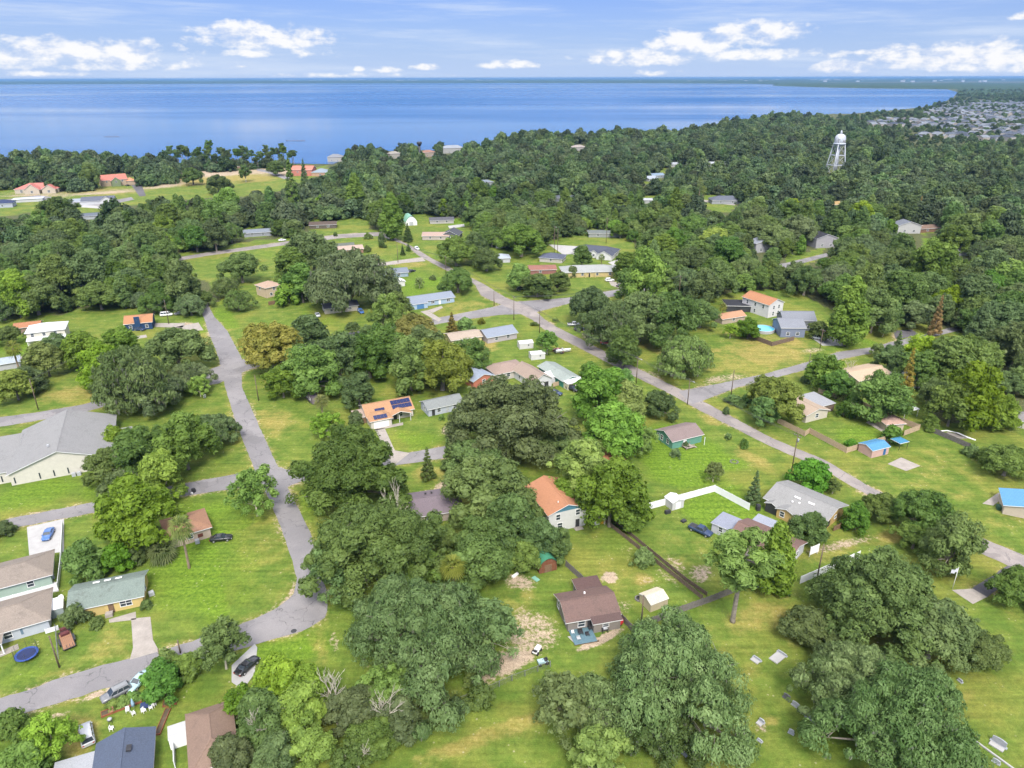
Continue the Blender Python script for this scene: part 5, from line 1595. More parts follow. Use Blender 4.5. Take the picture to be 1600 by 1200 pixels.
    house((622, 448), (632, 447), 4, 2.6, 'perp', .8, 'efeeea', 'f0f0ee', 'small white shed on the lawn behind the pale blue ranch', (), L=3.6, cat='shed', name='shed', amt=0)
    # ---- purple grey roof under the oaks
    r, L = house((640, 822), (706, 812), 10, 2.6, 'along', 1.5, 'b5a89c', '7f7379', 'house with purple grey roof hidden between big oaks', W2(.5), L=15.5, amt=.3, x0=-3)
    for u in (5.0, 6.5):
        roof_bit(r, 'roof_vent', u, 7.5, 3.5, .4, .9, .2, DARK, -.3)
    house((1183, 918), (1199, 924), 4, 2.2, 'shed', .3, 'cfd8e0', 'a9b8c6', 'little white and blue lean-to behind the dark back fence', (), L=3.4, ang=-10, cat='shed', name='shed')
    r = empty('pergola', G(1147, 872), R(20), 'white canopy pergola under the tall pine', 'pergola')
    body(r, 0, 0, 4.5, 3.0, 2.5, 'flat', 0, WHITE, roofm('d8d8d8', .6, .1), .1, wall=False)
    b = MB()
    for x in (0.05, 4.3):
        for y in (.05, 2.8):
            b.box(x, y, 0, x + .12, y + .12, 2.3)
    b.build('post', DARK, r)
    # ---- west side houses
    r, L = house((197, 518), (239, 514), 9, 3.4, 'along', 2.0, '2f4f78', 'b5835f', 'dark blue cottage with orange brown roof west of the street', [('w', 'f', .2, .9, 1.0, 1.3), ('w', 'f', .8, .9, 1.0, 1.3)], amt=.1, oh=.45)
    b = MB()
    b.box(L * .38, -.7, 0, L * .58, -.02, 5.9)
    b.build('chimney', wallm('2f4f78'), r)
    r, L = house((46, 541), (95, 535), 10, 5.4, 'hip', 1.9, 'ece6d4', 'e2e4e8', 'white two storey house with white metal hip roof', [('w', 'f', u, 3.6, 1.0, 1.2) for u in (.15, .45, .75)] + [('s', 'f', .5, .3, 3, 1.9)], amt=.05, L=13, ribs=1.2)
    body(r, 0, -2.4, 13, 2.35, 2.8, 'shed', .5, WHITE, roofm('e2e4e8', .6, .05, 1.2), .2, wall=False)
    b = MB()
    for x in (.1, 4.3, 8.6, 12.7):
        b.box(x, -2.3, 0, x + .18, -2.1, 2.6)
    b.build('porch_post', WHITE, r)
    house((24, 522), (42, 520), 7, 2.6, 'along', 1.0, 'a58f80', 'b07c5c', 'low shed with rusty orange roof behind the white two storey house', (), L=9, cat='shed', name='shed', amt=.2)
    house((-14, 582), (10, 578), 7, 2.6, 'along', 1.0, 'cccccc', 'a9b2bf', 'pale grey roof at the west edge by the lane', (), L=9, amt=.1)
    house((40, 413), (60, 410), 8, 2.8, 'flat', 0, 'd8d8d8', 'd9dadb', 'pale flat roof peeking from the western wood', (), amt=.05)
    house((440, 452 - 40), (0, 0), 1, 1, 'flat', 0, 'ffffff', 'ffffff', '') if False else None
    r = empty('camper_trailer', G(478, 624), R(-55), 'old purple grey camper trailer under trees on the lawn', 'trailer')
    b = MB()
    b.box(0, 0, .5, 6, 2.3, 2.9).box(.2, .2, 2.9, 5.8, 2.1, 3.0)
    b.build('body', wallm('8d7f86'), r)
    b = MB()
    for x in (2.2, 3.2):
        for y in (0, 2.05):
            b.tube([(x, y, .42), (x, y + .25, .42)], .4, 12)
    b.build('wheel', TYRE, r)
    M_ = Matrix.Identity(4)
    for u in (1.0, 3.6):
        window(r, Matrix(((1, 0, 0, 0), (0, -1, 0, 0), (0, 0, 1, 0), (0, 0, 0, 1))), u, 1.5, 1.0, .7)
    # ---- new houses near the lake with orange roofs
    r, L = house((24, 303), (85, 301), 20, 4.0, 'hip', 4.0, 'd9cbb6', 'b8756a', 'sprawling new house with red orange roofing near the lake', W2(.15, .3, .8, w=1.8, h=2) + [('g', 'f', .55, 0, 5, DARK)], L=36, amt=0, kr=.7)
    body(r, 10, -6, 12, 8, 4.2, 'perp', 4.6, wallm('d9cbb6'), roofm('b8756a', .7, 0), .6, W2(.5, w=2, h=2))
    body(r, 24, -5, 11, 8, 4.0, 'perp', 3.8, wallm('d9cbb6'), roofm('b8756a', .7, 0), .6, W2(.5, w=2, h=2))
    r, L = house((160, 292), (198, 289), 15, 6.0, 'along', 4.2, 'cdb79c', 'b37264', 'two storey unfinished house with red orange gable roof', W2(.2, .5, .8, w=1.6, h=2, z=3.6) + [('s', 'f', .5, .2, 6, 2.4)], L=23, amt=0, kr=.7)
    body(r, 8, -5, 8, 5.2, 5.6, 'perp', 3.2, wallm('8f9c76'), roofm('b37264', .7, 0), .5, W2(.5, w=1.6, h=1.8, z=3.4))
    body(r, 22, -2, 8, 10, 4, 'hip', 2.5, wallm('cdb79c'), roofm('c08868', .7, 0), .5)
    r, L = house((128, 321), (182, 318), 14, 3.2, 'along', 2.6, 'dcdde0', '686c78', 'white house with dark grey gables beside the new cul-de-sac', W2(.6, .8, w=1.6), L=24, amt=.1)
    body(r, 14, -4, 10, 4.2, 3.4, 'perp', 3.4, wallm('e8e8ea'), roofm('686c78', .6, .1), .5, W2(.5, w=1.6))
    body(r, -9, 2, 9, 9, 3, 'along', 1.8, wallm('dcdde0'), roofm('9aa0aa', .6, .1), .4)
    r, L = house((-20, 326), (18, 324), 12, 3.4, 'hip', 2.4, 'c7ccd6', '3f4866', 'house with dark navy roof at the west edge near the lake', W2(.6), L=18, amt=0)
    house((20, 317), (58, 315), 10, 2.6, 'flat', 0, 'dddddc', 'c9cdd2', 'long flat pale roof beside the navy roofed house', (), L=22, amt=.05)
    house((122, 344), (160, 342), 9, 2.8, 'along', 1.4, 'bfc4c8', '6b727c', 'low grey roof partly under the dark oak', (), L=20, amt=.1)
    r, L = house((456, 275), (482, 275), 18, 6.5, 'along', 3.2, 'd58a78', 'c47a68', 'salmon house with red roofing by the curved new road', W2(.3, .7, w=1.8, z=3.5), L=22, amt=0, kr=.7)
    body(r, 22.05, -2, 18, 16, 4, 'hip', 3.2, wallm('cfa98c'), roofm('8f9aa2', .6, .05), .6, W2(.5, w=2))
    for A, B, D, h, rt, rise, wc, rc, L, lb in [
        ((308, 266), (372, 263), 16, 2.2, 'flat', 0, 'c9ab8c', 'cdb496', 60, 'long low tan construction block on the dry field'),
        ((1112, 319), (1146, 319), 12, 3.2, 'hip', 2.8, 'cfd2d6', '7a7f8c', 24, 'grey house with slate hip roof on the clearing below the two palms'),
        ((1003, 318), (1030, 318), 10, 2.8, 'flat', 0, 'e4e4e2', 'd9dcdf', 22, 'long pale roofed house in the wood by the side road'),
        ((1014, 284), (1026, 283), 16, 3.0, 'along', 1.6, 'ffffff', 'c4cdd8', 12, 'narrow white house with pale blue roof deep in the wood'),
        ((1020, 279), (1038, 278), 10, 3.0, 'along', 1.6, 'ccd4dc', '9fb4c8', 14, 'small house with light blue roof deep in the wood'),
        ((1042, 261), (1064, 261), 10, 3.0, 'hip', 2, 'dfdfe0', 'c8ccd2', 20, 'white roofed house in a gap of the middle wood'),
        ((1100, 260), (1132, 260), 10, 3.0, 'along', 1.8, 'e8e8e8', 'd3d6da', 28, 'wide pale roofed house in the upper wood'),
        ((1274, 388), (1298, 387), 10, 6.0, 'perp', 2.4, 'd9d5da', '4a4a50', 14, 'tall white and black house at the far road'),
        ((1402, 365), (1424, 365), 10, 5.5, 'perp', 2.4, 'f4f3f0', '8f949c', 15, 'white two storey house in a gap of the east wood'),
        ((1436, 364), (1466, 362), 9, 2.8, 'along', 1.4, 'b08a74', '9c8272', 22, 'low brick house with brown roof beside the brown conifer'),
        ((1296, 326), (1316, 325), 9, 3, 'hip', 1.8, 'd8c9a8', 'cfae78', 18, 'tan roofed house peeking from the east wood'),
        ((738, 291), (770, 289), 9, 3, 'hip', 1.8, 'c9ced4', '98a2ae', 22, 'grey blue roof in the wood behind the junction'),
        ((512, 253), (530, 253), 12, 6, 'hip', 3.0, 'e8e2d6', 'a3a5ab', 18, 'lakeside house with white walls and grey hip roof'),
        ((610, 248), (624, 247), 12, 6, 'hip', 2.6, 'e4ded2', 'b9b2a6', 16, 'pale stucco lakeside house between dark oaks'),
        ((662, 246), (678, 245), 12, 6, 'hip', 2.6, 'd9c7b4', 'b88f7c', 18, 'pinkish lakeside house beside the tall stack'),
        ((692, 240), (720, 239), 14, 7, 'hip', 3.2, 'dcdcd8', 'b4bac2', 30, 'large lakeside house with pale hip roof'),
        ((898, 236), (912, 235), 12, 5, 'hip', 2.6, 'e2dcd6', 'c4b8b0', 20, 'small white house far in the upper wood'),
        ((1480, 400), (1535, 399), 8, 2.8, 'flat', 0, 'dddddd', 'c9ccd0', 20, 'pale roof glimpsed in the east wood'),
        ((1180, 395), (1200, 394), 9, 5.5, 'perp', 2.0, 'e0dfe2', 'a9adb5', 12, 'white gabled house half hidden beyond the main road'),
        ((1180, 203), (1200, 202), 14, 5, 'hip', 3, 'd8cbb4', 'b09a80', 26, 'lakeside house with tan roof on the far point'),
        ((1207, 202), (1228, 201), 14, 8, 'flat', 0, '6fa0c0', '7fb4d6', 30, 'blue flat roofed lakeside building'),
        ((920, 371), (950, 371), 10, 2.8, 'flat', 0, 'c9ccc8', '8f9692', 20, 'low grey roof behind the large charcoal roofed house'),
        ((865, 315), (892, 315), 10, 3.0, 'hip', 1.8, '8f9498', '6f757c', 20, 'dark grey roof glimpsed in the middle wood'),
        ((382, 371), (412, 369), 9, 2.8, 'along', 1.4, 'c9cdd2', '9aa2ac', 17, 'grey blue roof under trees along the upper road'),
        ((484, 358), (512, 357), 9, 2.8, 'along', 1.4, '8a7d72', '75665c', 18, 'dim brown house under tall oaks by the upper road'),
    ]:
        house(A, B, D, h, rt, rise, wallm(wc, .40), rc, lb, W2(.3, .7, w=1.4, h=1.5), L=L, amt=.08, kr=.40)


make_houses()


def suburb():
    """dense new houses between the wood and the lake's far right shore"""
    rng = random.Random(5)
    walls = ['e6e7ea', 'd8dade', 'c9ced6', 'ddd3c4', 'cfd6de', 'e9e4dc']
    roofs = ['7d848f', '6a717e', '8d939c', '9aa0a8', '7f7a78', '5d6470']
    area = [(1335, 197), (1420, 182), (1470, 168), (1500, 159), (1640, 150), (1640, 221), (1500, 219), (1415, 218), (1390, 207)]
    protos, look = [], ['white house with mid grey roof', 'pale grey house with slate roof', 'bluish house with light grey roof', 'tan walled house with pale roof', 'light blue house with brownish roof', 'cream house with charcoal roof']
    for k in range(6):
        r = empty('house', (0, 0, 0), 0, look[k], 'house', 'houses in the lakeside subdivision')
        body(r, -7, -8, 14, 16, 5.4 if k % 2 else 3.2, 'hip' if k % 3 else 'perp', 3.2, wallm(walls[k], .42), roofm(roofs[k], .42, .05), .5)
        for u in (-4, 1.5):
            b = MB()
            b.box(u, -8.1, 1.0, u + 2.4, -8.02, 2.6)
            b.build('window', GLASS, r)
        protos.append(r)
    used = [False] * 6
    pts = []
    for gy in range(90):
        for gx in range(90):
            x, y = 560 + gx * 21 + (gy % 2) * 8, 1080 + gy * 24
            if gy % 3 == 2 or gx % 7 == 6:
                continue
            p, _ = to_px([(x, y, 0)])
            if in_poly(p[:, 0], p[:, 1], area)[0] and vnoise(np.array([x / 110.0]), np.array([y / 110.0]), 9)[0] > 0.30:
                pts.append((x + rng.uniform(-2, 2), y + rng.uniform(-2, 2)))
    pts.sort(key=lambda q: q[0] ** 2 + q[1] ** 2)
    rest, pts = pts[290:], pts[:290]
    for i, (x, y) in enumerate(pts):
        k = rng.randrange(6)
        rz = rng.choice([0, math.pi / 2, math.pi, -math.pi / 2]) + R(22)
        c = to_px([(x, y, 0)])[0][0]
        lab = '%s %s, %s of lakeside subdivision' % (look[k], 'nearest the wood' if c[1] > 203 else 'in middle rows' if c[1] > 183 else 'nearest the lake', 'west end' if c[0] < 1450 else 'centre' if c[0] < 1530 else 'east end')
        if not used[k]:
            used[k] = True
            protos[k].location, protos[k].rotation_euler = (x, y, 0), (0, 0, rz)
            protos[k]['label'] = lab
        else:
            copy_tree(protos[k], (x, y, 0), rz, lab)
    if rest:
        k = MB()
        for x, y in rest:
            k.box(x - 7, y - 8, 0, x + 7, y + 8, 4, 0)
            k.add([(x - 7.6, y - 8.6, 4.02), (x + 7.6, y - 8.6, 4.02), (x + 7.6, y + 8.6, 4.02), (x - 7.6, y + 8.6, 4.02), (x - 1, y, 7), (x + 1, y, 7)], [(0, 1, 5, 4), (1, 2, 5), (2, 3, 4, 5), (3, 0, 4), (3, 2, 1, 0)], 1 + rng.randrange(3))
        tag(k.build('subdivision_houses', [wallm('d8dade', .42)] + [roofm(q, .42, .05) for q in roofs[:3]]), kind='stuff')
    return pts + rest


SUBURB = suburb()
# ------------------------------------------------------------------ vehicles
def vehicle(kind, rear, front, paint, label, group=None, at=None, cat=None):
    """car standing with its middle between two photo points, pointing from rear to front"""
    a, b = G(*rear), G(*front)
    d = b - a
    c = (a + b) / 2
    rz = math.atan2(d.y, d.x)
    nm = {'sedan': 'sedan', 'suv': 'suv', 'pickup': 'pickup_truck', 'van': 'van'}[kind]
    root = empty(nm, (c.x, c.y, 0.03), rz, label, cat or {'sedan': 'car', 'suv': 'car', 'pickup': 'pickup truck', 'van': 'van'}[kind], group or 'parked vehicles')
    L, W, zb, zs, H = {'sedan': (4.8, 1.84, .24, .92, 1.44), 'suv': (4.75, 1.9, .3, 1.05, 1.76), 'pickup': (5.6, 1.98, .38, 1.12, 1.88), 'van': (5.1, 1.98, .26, 1.08, 1.9)}[kind]
    pm = paint
    h = L / 2
    st = {'sedan': [(-h, .45, .80, .78), (-h + .12, .3, .9, .90), (-h + .9, .24, .98, 1), (0, .22, .95, 1), (h - 1.3, .23, .93, 1), (h - .5, .26, .82, .95), (h - .08, .3, .68, .82), (h, .42, .6, .74)],
          'suv': [(-h, .5, .95, .86), (-h + .1, .34, 1.06, .95), (-h + .9, .3, 1.08, 1), (0, .3, 1.05, 1), (h - 1.2, .3, 1.04, 1), (h - .35, .34, .95, .95), (h - .05, .4, .8, .86), (h, .5, .72, .8)],
          'pickup': [(-h, .55, 1.08, .95), (-h + .08, .42, 1.12, 1), (-h + 1.0, .4, 1.12, 1), (0, .38, 1.12, 1), (h - 1.3, .38, 1.14, 1), (h - .35, .42, 1.06, .96), (h - .05, .45, .95, .9), (h, .55, .85, .86)],
          'van': [(-h, .5, 1.0, .9), (-h + .1, .32, 1.1, .97), (-h + .9, .28, 1.1, 1), (0, .27, 1.06, 1), (h - 1.1, .28, 1.0, 1), (h - .4, .32, .88, .95), (h - .06, .38, .75, .85), (h, .5, .66, .8)]}[kind]
    B = MB()
    rings = []
    for x, z0, z1, w in st:
        w *= W / 2
        rings.append([(x, -w * .86, z0), (x, -w, z0 + .16), (x, -w, z1 - .14), (x, -w * .9, z1), (x, -w * .3, z1 + .025), (x, w * .3, z1 + .025), (x, w * .9, z1), (x, w, z1 - .14), (x, w, z0 + .16), (x, w * .86, z0)])
    n = 10
    vs = [v for r in rings for v in r]
    B.add(vs, [(i * n + k, (i + 1) * n + k, (i + 1) * n + (k + 1) % n, i * n + (k + 1) % n) for i in range(len(rings) - 1) for k in range(n)], 0, True)
    B.add(rings[0], [tuple(range(n))])
    B.add(rings[-1], [tuple(reversed(range(n)))])
    if kind == 'pickup':
        pass
    B.build('body', pm, root)
    # cabin: belt ring and roof ring (x0 rear, x1 front)
    g0, g1, r0, r1 = {'sedan': (-h + .75, h - 1.35, -h + 1.5, h - 2.15), 'suv': (-h + .12, h - 1.25, -h + .5, h - 2.0), 'pickup': (-.75, h - 1.45, -.55, h - 2.15), 'van': (-h + .1, h - .85, -h + .35, h - 1.75)}[kind]
    zb_ = zs - .02
    w0, w1 = W / 2 * .9, W / 2 * .72
    C = MB()
    lo = [(g0, -w0, zb_), (g1, -w0 * .95, zb_), (g1, w0 * .95, zb_), (g0, w0, zb_)]
    hi = [(r0, -w1, H - .06), (r1, -w1, H - .06), (r1, w1, H - .06), (r0, w1, H - .06)]
    C.add(lo + hi, [(0, 1, 5, 4), (1, 2, 6, 5), (2, 3, 7, 6), (3, 0, 4, 7)])
    C.build('window', GLASS, root)
    T = MB()
    e = .05
    T.add([(r0 - e, -w1 - e, H - .07), (r1 + e, -w1 - e, H - .07), (r1 + e, w1 + e, H - .07), (r0 - e, w1 + e, H - .07), (r0 + .15, -w1 + .12, H), (r1 - .15, -w1 + .12, H), (r1 - .15, w1 - .12, H), (r0 + .15, w1 - .12, H)],
          [(0, 1, 5, 4), (1, 2, 6, 5), (2, 3, 7, 6), (3, 0, 4, 7), (4, 5, 6, 7), (3, 2, 1, 0)])
    for sy in (-1, 1):
        T.bar((g0, sy * w0 * 1.0, zb_), (r0, sy * (w1 + .02), H - .06), .12)
        T.bar((g1, sy * w0 * .96, zb_), (r1, sy * (w1 + .02), H - .06), .08)
        for f in ((.5,) if kind in ('sedan', 'pickup') else (.36, .66)):
            T.bar((g0 + (g1 - g0) * f, sy * w0 * 1.0, zb_), (r0 + (r1 - r0) * f, sy * (w1 + .025), H - .06), .09)
    if kind in ('suv',):
        for sy in (-1, 1):
            T.bar((r0 + .2, sy * w1 * .85, H + .06), (r1 - .2, sy * w1 * .85, H + .06), .05)
    T.build('roof', pm, root)
    if kind == 'pickup':
        b_ = MB()
        b_.box(-h + .12, -W / 2 * .82, 1.0, -.85, W / 2 * .82, 1.155)
        b_.build('bed_liner', DARK, root)
    wm = MB()
    wr = .34 if kind in ('sedan', 'van') else .38
    wm.tube([(0, -.11, 0), (0, .11, 0)], wr, 14)
    me = wm.mesh('tyre', TYRE)
    rm_ = MB()
    rm_.tube([(0, -.02, 0), (0, .02, 0)], wr * .62, 10)
    me2 = rm_.mesh('rim', CHROME)
    for x in (-h + .92, h - .95):
        for sy in (-1, 1):
            w_ = put('wheel', me, root, (x, sy * (W / 2 - .09), wr))
            put('rim', me2, w_, (0, sy * .11, 0))
    for sy in (-1, 1):
        k = MB()
        k.box(h - .14, sy * W * .33 - .17, st[-2][2] - .2, h - .035, sy * W * .33 + .17, st[-2][2] - .05)
        k.build('headlight', LIGHT_W, root)
        k = MB()
        k.box(-h - .01, sy * W * .36 - .14, st[0][2] - .26, -h + .1, sy * W * .36 + .14, st[0][2] - .06)
        k.build('tail_light', LIGHT_R, root)
        k = MB()
        k.box(g1 - .35, sy * (W / 2 + .02) - .08, zs - .02, g1 - .2, sy * (W / 2 + .02) + .08, zs + .13)
        k.build('mirror', pm, root)
    return root


P_BLACK = car_paint('paint_black', (.012, .012, .014))
P_GREY = car_paint('paint_grey', (.16, .165, .17))
P_SILVER = car_paint('paint_silver', (.42, .43, .44))
P_WHITE = car_paint('paint_white', (.72, .72, .71))
P_BLUE = car_paint('paint_blue', (.05, .13, .34))
P_NAVY = car_paint('paint_navy', (.025, .045, .10))
P_RED = car_paint('paint_red', (.42, .03, .025))
P_MAROON = car_paint('paint_maroon', (.20, .03, .035))
P_TEAL = car_paint('paint_teal', (.30, .42, .45))

vehicle('suv', (205, 1076), (160, 1099), P_GREY, 'grey suv parked on the sandy verge beside the hedge')
vehicle('van', (141, 1172), (133, 1132), P_SILVER, 'silver white van on the dirt drive above the flat grey carport')
vehicle('sedan', (224, 1062), (212, 1074), P_TEAL, 'pale teal car half hidden under the round green tree')
vehicle('sedan', (329, 846), (363, 842), P_BLACK, 'black sedan on the grass beside the pinkish house')
vehicle('sedan', (80, 830), (72, 846), P_BLUE, 'blue sedan on the pale concrete drive')
vehicle('sedan', (378, 1052), (396, 1036), P_BLACK, 'black car on the short drive by the bright green trees')
vehicle('pickup', (1080, 826), (1109, 839), P_NAVY, 'dark blue pickup parked on the lawn by the white walled house')
vehicle('suv', (1266, 528), (1287, 532), P_WHITE, 'white suv on the drive of the slate blue cottage')
vehicle('sedan', (938, 537), (957, 538), P_RED, 'red car on the gravel under trees along the diagonal street')
vehicle('sedan', (928, 531), (942, 532), P_NAVY, 'dark blue car right behind the red car')
vehicle('pickup', (888, 509), (906, 509), P_SILVER, 'silver pickup under trees near the junction')
vehicle('suv', (897, 517), (915, 516), P_BLACK, 'black suv beside the silver pickup')
vehicle('sedan', (866, 549), (880, 551), P_MAROON, 'maroon car beside the white boat')
vehicle('sedan', (860, 614), (876, 618), P_NAVY, 'dark blue car in front of the white cottage fence')
vehicle('suv', (889, 608), (900, 612), P_BLACK, 'black suv in front of the teal home')
vehicle('suv', (558, 484), (570, 494), P_BLUE, 'blue suv at the end of the long white house')
vehicle('sedan', (494, 490), (499, 498), P_SILVER, 'pale silver car on the lawn west of the long white house')
vehicle('suv', (945, 440), (960, 439), P_WHITE, 'white suv on the drive by the main road')
vehicle('sedan', (962, 449), (978, 447), P_BLACK, 'black car on the drive by the main road')
vehicle('suv', (806, 454), (822, 453), P_BLACK, 'black suv by the roadside shrubs north of the junction')
vehicle('sedan', (638, 426), (648, 424), P_BLACK, 'black car at the end of the low blue grey house')
vehicle('sedan', (690, 349), (700, 348), P_BLACK, 'black car in front of the low dark roofed house')
vehicle('sedan', (436, 377), (446, 376), P_WHITE, 'white car under trees on the upper road')
vehicle('suv', (648, 388), (655, 392), P_WHITE, 'small white suv on the diagonal street far up')
vehicle('sedan', (195, 291), (205, 290), P_BLACK, 'black car in front of the unfinished two storey house')
vehicle('sedan', (208, 287), (216, 286), P_NAVY, 'dark car at the head of the new cul-de-sac')
vehicle('suv', (88, 301), (98, 299), P_NAVY, 'dark suv beside the sprawling new house')
vehicle('suv', (213, 516), (224, 517), P_NAVY, 'dark suv parked before the dark blue cottage')
vehicle('suv', (1330, 582), (1340, 585), P_BLACK, 'dark suv behind the light tan roofed house')
vehicle('van', (255, 494), (266, 493), P_WHITE, 'white van under oaks near the street end')
vehicle('sedan', (276, 492), (286, 491), P_GREY, 'grey car under oaks near the street end')
vehicle('van', (724, 676), (731, 660), P_WHITE, 'white van at the edge of the big oak by the blue grey bungalow')


def at_px(px, py):
    p = G(px, py)
    return (p.x, p.y, 0)


def small_cart(loc, rz, m, label, cat):
    r = empty('riding_mower', loc, rz, label, cat)
    b = MB()
    b.box(-.2, -.45, .45, .95, .45, .85).box(.55, -.38, .85, .95, .38, .95).box(-.95, -.5, .42, -.2, .5, .62)
    b.build('body', m, r)
    b = MB()
    b.box(-.75, -.3, .64, -.3, .3, .74).box(-.85, -.3, .64, -.75, .3, 1.15)
    b.build('seat', DARK, r)
    for x, rr in ((-.65, .36), (.65, .26)):
        for y in (-.52, .52):
            k = MB()
            k.tube([(x, y - .1, rr), (x, y + .1, rr)], rr, 10)
            k.build('wheel', TYRE, r)
    b = MB()
    b.bar((.1, 0, .85), (-.12, 0, 1.15), .05)
    b.build('steering_column', DARK, r)


small_cart(at_px(839, 1019), R(60), P_WHITE, 'white riding mower on the sandy yard below the maroon house', 'mower')
small_cart(at_px(848, 1037), R(200), P_TEAL, 'pale blue quad bike on the sandy yard under the oak edge', 'quad bike')


def boat(A, B, label, m=WHITE):
    a, b = G(*A), G(*B)
    d = b - a
    r = empty('boat', (a.x, a.y, .5), math.atan2(d.y, d.x), label, 'boat')
    ln = max(4.5, d.length)
    h = MB()
    secs = [(0, .8, .0, .85), (.5, .85, 0, .85), (.8, .6, .05, .9), (.93, .3, .2, .98), (1, .03, .45, 1.05)]
    vs = []
    for f, w, z0, z1 in secs:
        vs += [(f * ln, -w * .3, z0), (f * ln, -w, z1), (f * ln, w, z1), (f * ln, w * .3, z0)]
    n = 4
    h.add(vs, [(i * n + k, (i + 1) * n + k, (i + 1) * n + k + 1, i * n + k + 1) for i in range(4) for k in (0, 2)] + [(i * n + 3, (i + 1) * n + 3, (i + 1) * n, i * n) for i in range(4)] + [(0, 1, 2, 3)])
    h.add([(x, y * .96, z - .12) for x, y, z in vs], [(i * n + 1, (i + 1) * n + 1, (i + 1) * n + 2, i * n + 2) for i in range(4)])
    h.build('hull', m, r)
    k = MB()
    k.box(ln * .4, -.45, .7, ln * .5, .45, 1.45)
    k.build('console', GREYMET, r)
    k = MB()
    k.box(-.35, -.2, .2, 0, .2, 1.3)
    k.build('engine', DARK, r)
    k = MB()
    for x in (ln * .3, ln * .42):
        for y in (-.85, .85):
            k.tube([(x, y - .1, -.18), (x, y + .1, -.18)], .32, 10)
    k.bar((-.2, 0, -.15), (ln * 1.1, 0, -.15), .1)
    k.build('boat_trailer', DARK, r)


boat((868, 553), (892, 550), 'white motor boat on a trailer beside the maroon car')

# flatbed trailer with plank floor
_a, _b = G(112, 1022), G(99, 985)
_r = empty('flatbed_trailer', ((_a.x + _b.x) / 2, (_a.y + _b.y) / 2, 0), math.atan2(_b.y - _a.y, _b.x - _a.x), 'flatbed trailer with plank floor parked by the yellow house', 'trailer')
_m = MB()
_m.box(-2.7, -.06, .42, 2.4, .06, .52).box(-2.7, -1.05, .42, 2.4, -.95, .58).box(-2.7, .95, .42, 2.4, 1.05, .58).box(-2.7, -1.05, .42, -2.6, 1.05, .58).box(2.3, -1.05, .42, 2.4, 1.05, 1.0)
_m.bar((2.4, .9, .45), (3.6, 0, .45), .1).bar((2.4, -.9, .45), (3.6, 0, .45), .1)
_m.build('frame', DARK, _r)
_pl = MB()
_pl.box(-2.58, 0, .53, 2.28, .25, .58)
_pm = _pl.mesh('plank', mat('trailer_plank', lin('b08466'), .8, .3, 2))
for i in range(7):
    put('plank', _pm, _r, (0, -.93 + i * .267, 0.004 * (i % 3)))
for x in (-.6, .4):
    for s in (-1, 1):
        k = MB()
        k.tube([(x, s * 1.1, .36), (x, s * 1.3, .36)], .36, 12)
        w = k.build('wheel', TYRE, _r)
    k = MB()
for s in (-1, 1):
    k = MB()
    k.box(-1.05, s * 1.2 - .14, .74, .85, s * 1.2 + .14, .78)
    k.build('mudguard', DARK, _r)
k = MB()
for i in range(3):
    k.box(-2.5, -.7 + i * .5, .58, -1.5, -.62 + i * .5, .63)
k.build('ramp_bar', DARK, _r)
k = MB()
k.box(1.3, -.7, .6, 2.2, .7, 1.0).box(2.5, -.55, .55, 3.1, .55, 1.35)
o = k.build('load', mat('red_black_gear', (.10, .03, .03), .7, .5, 2), None)
o.location, o.rotation_euler = _r.location, _r.rotation_euler
tag(o, 'dark red and black gear piled at the front of the flatbed trailer', 'gear')
o.name = 'machinery'

# trampoline
_r = empty('trampoline', at_px(43, 1027), 0, 'blue round trampoline with dark safety net on the grass', 'trampoline')
k = MB()
k.tube([(0, 0, .78), (0, 0, .82)], 1.55, 28)
k.build('jump_mat', mat('tramp_mat', (.02, .03, .09), .7, .1), _r)
k = MB()
N = 28
vs = []
for i in range(N):
    c, s = math.cos(6.283 * i / N), math.sin(6.283 * i / N)
    vs += [(1.5 * c, 1.5 * s, .83), (1.9 * c, 1.9 * s, .83), (1.9 * c, 1.9 * s, .77), (1.5 * c, 1.5 * s, .77)]
k.add(vs, [(4 * i + q, 4 * ((i + 1) % N) + q, 4 * ((i + 1) % N) + (q + 1) % 4, 4 * i + (q + 1) % 4) for i in range(N) for q in range(4)])
k.build('pad', mat('tramp_pad', (.03, .07, .26), .5, .1), _r)
for i in range(6):
    k = MB()
    c, s = math.cos(6.283 * i / 6), math.sin(6.283 * i / 6)
    k.tube([(1.88 * c, 1.88 * s, -.02), (1.88 * c, 1.88 * s, 2.6)], .03, 6)
    k.build('net_pole', DARK, _r)
k = MB()
for i in range(60):
    c, s = math.cos(6.283 * i / 60), math.sin(6.283 * i / 60)
    k.bar((1.88 * c, 1.88 * s, .8), (1.88 * c, 1.88 * s, 2.55), .008)
for z in (1.2, 1.6, 2.0, 2.55):
    for i in range(24):
        k.bar((1.88 * math.cos(6.283 * i / 24), 1.88 * math.sin(6.283 * i / 24), z), (1.88 * math.cos(6.283 * (i + 1) / 24), 1.88 * math.sin(6.283 * (i + 1) / 24), z), .012)
k.build('safety_net', DARK, _r)


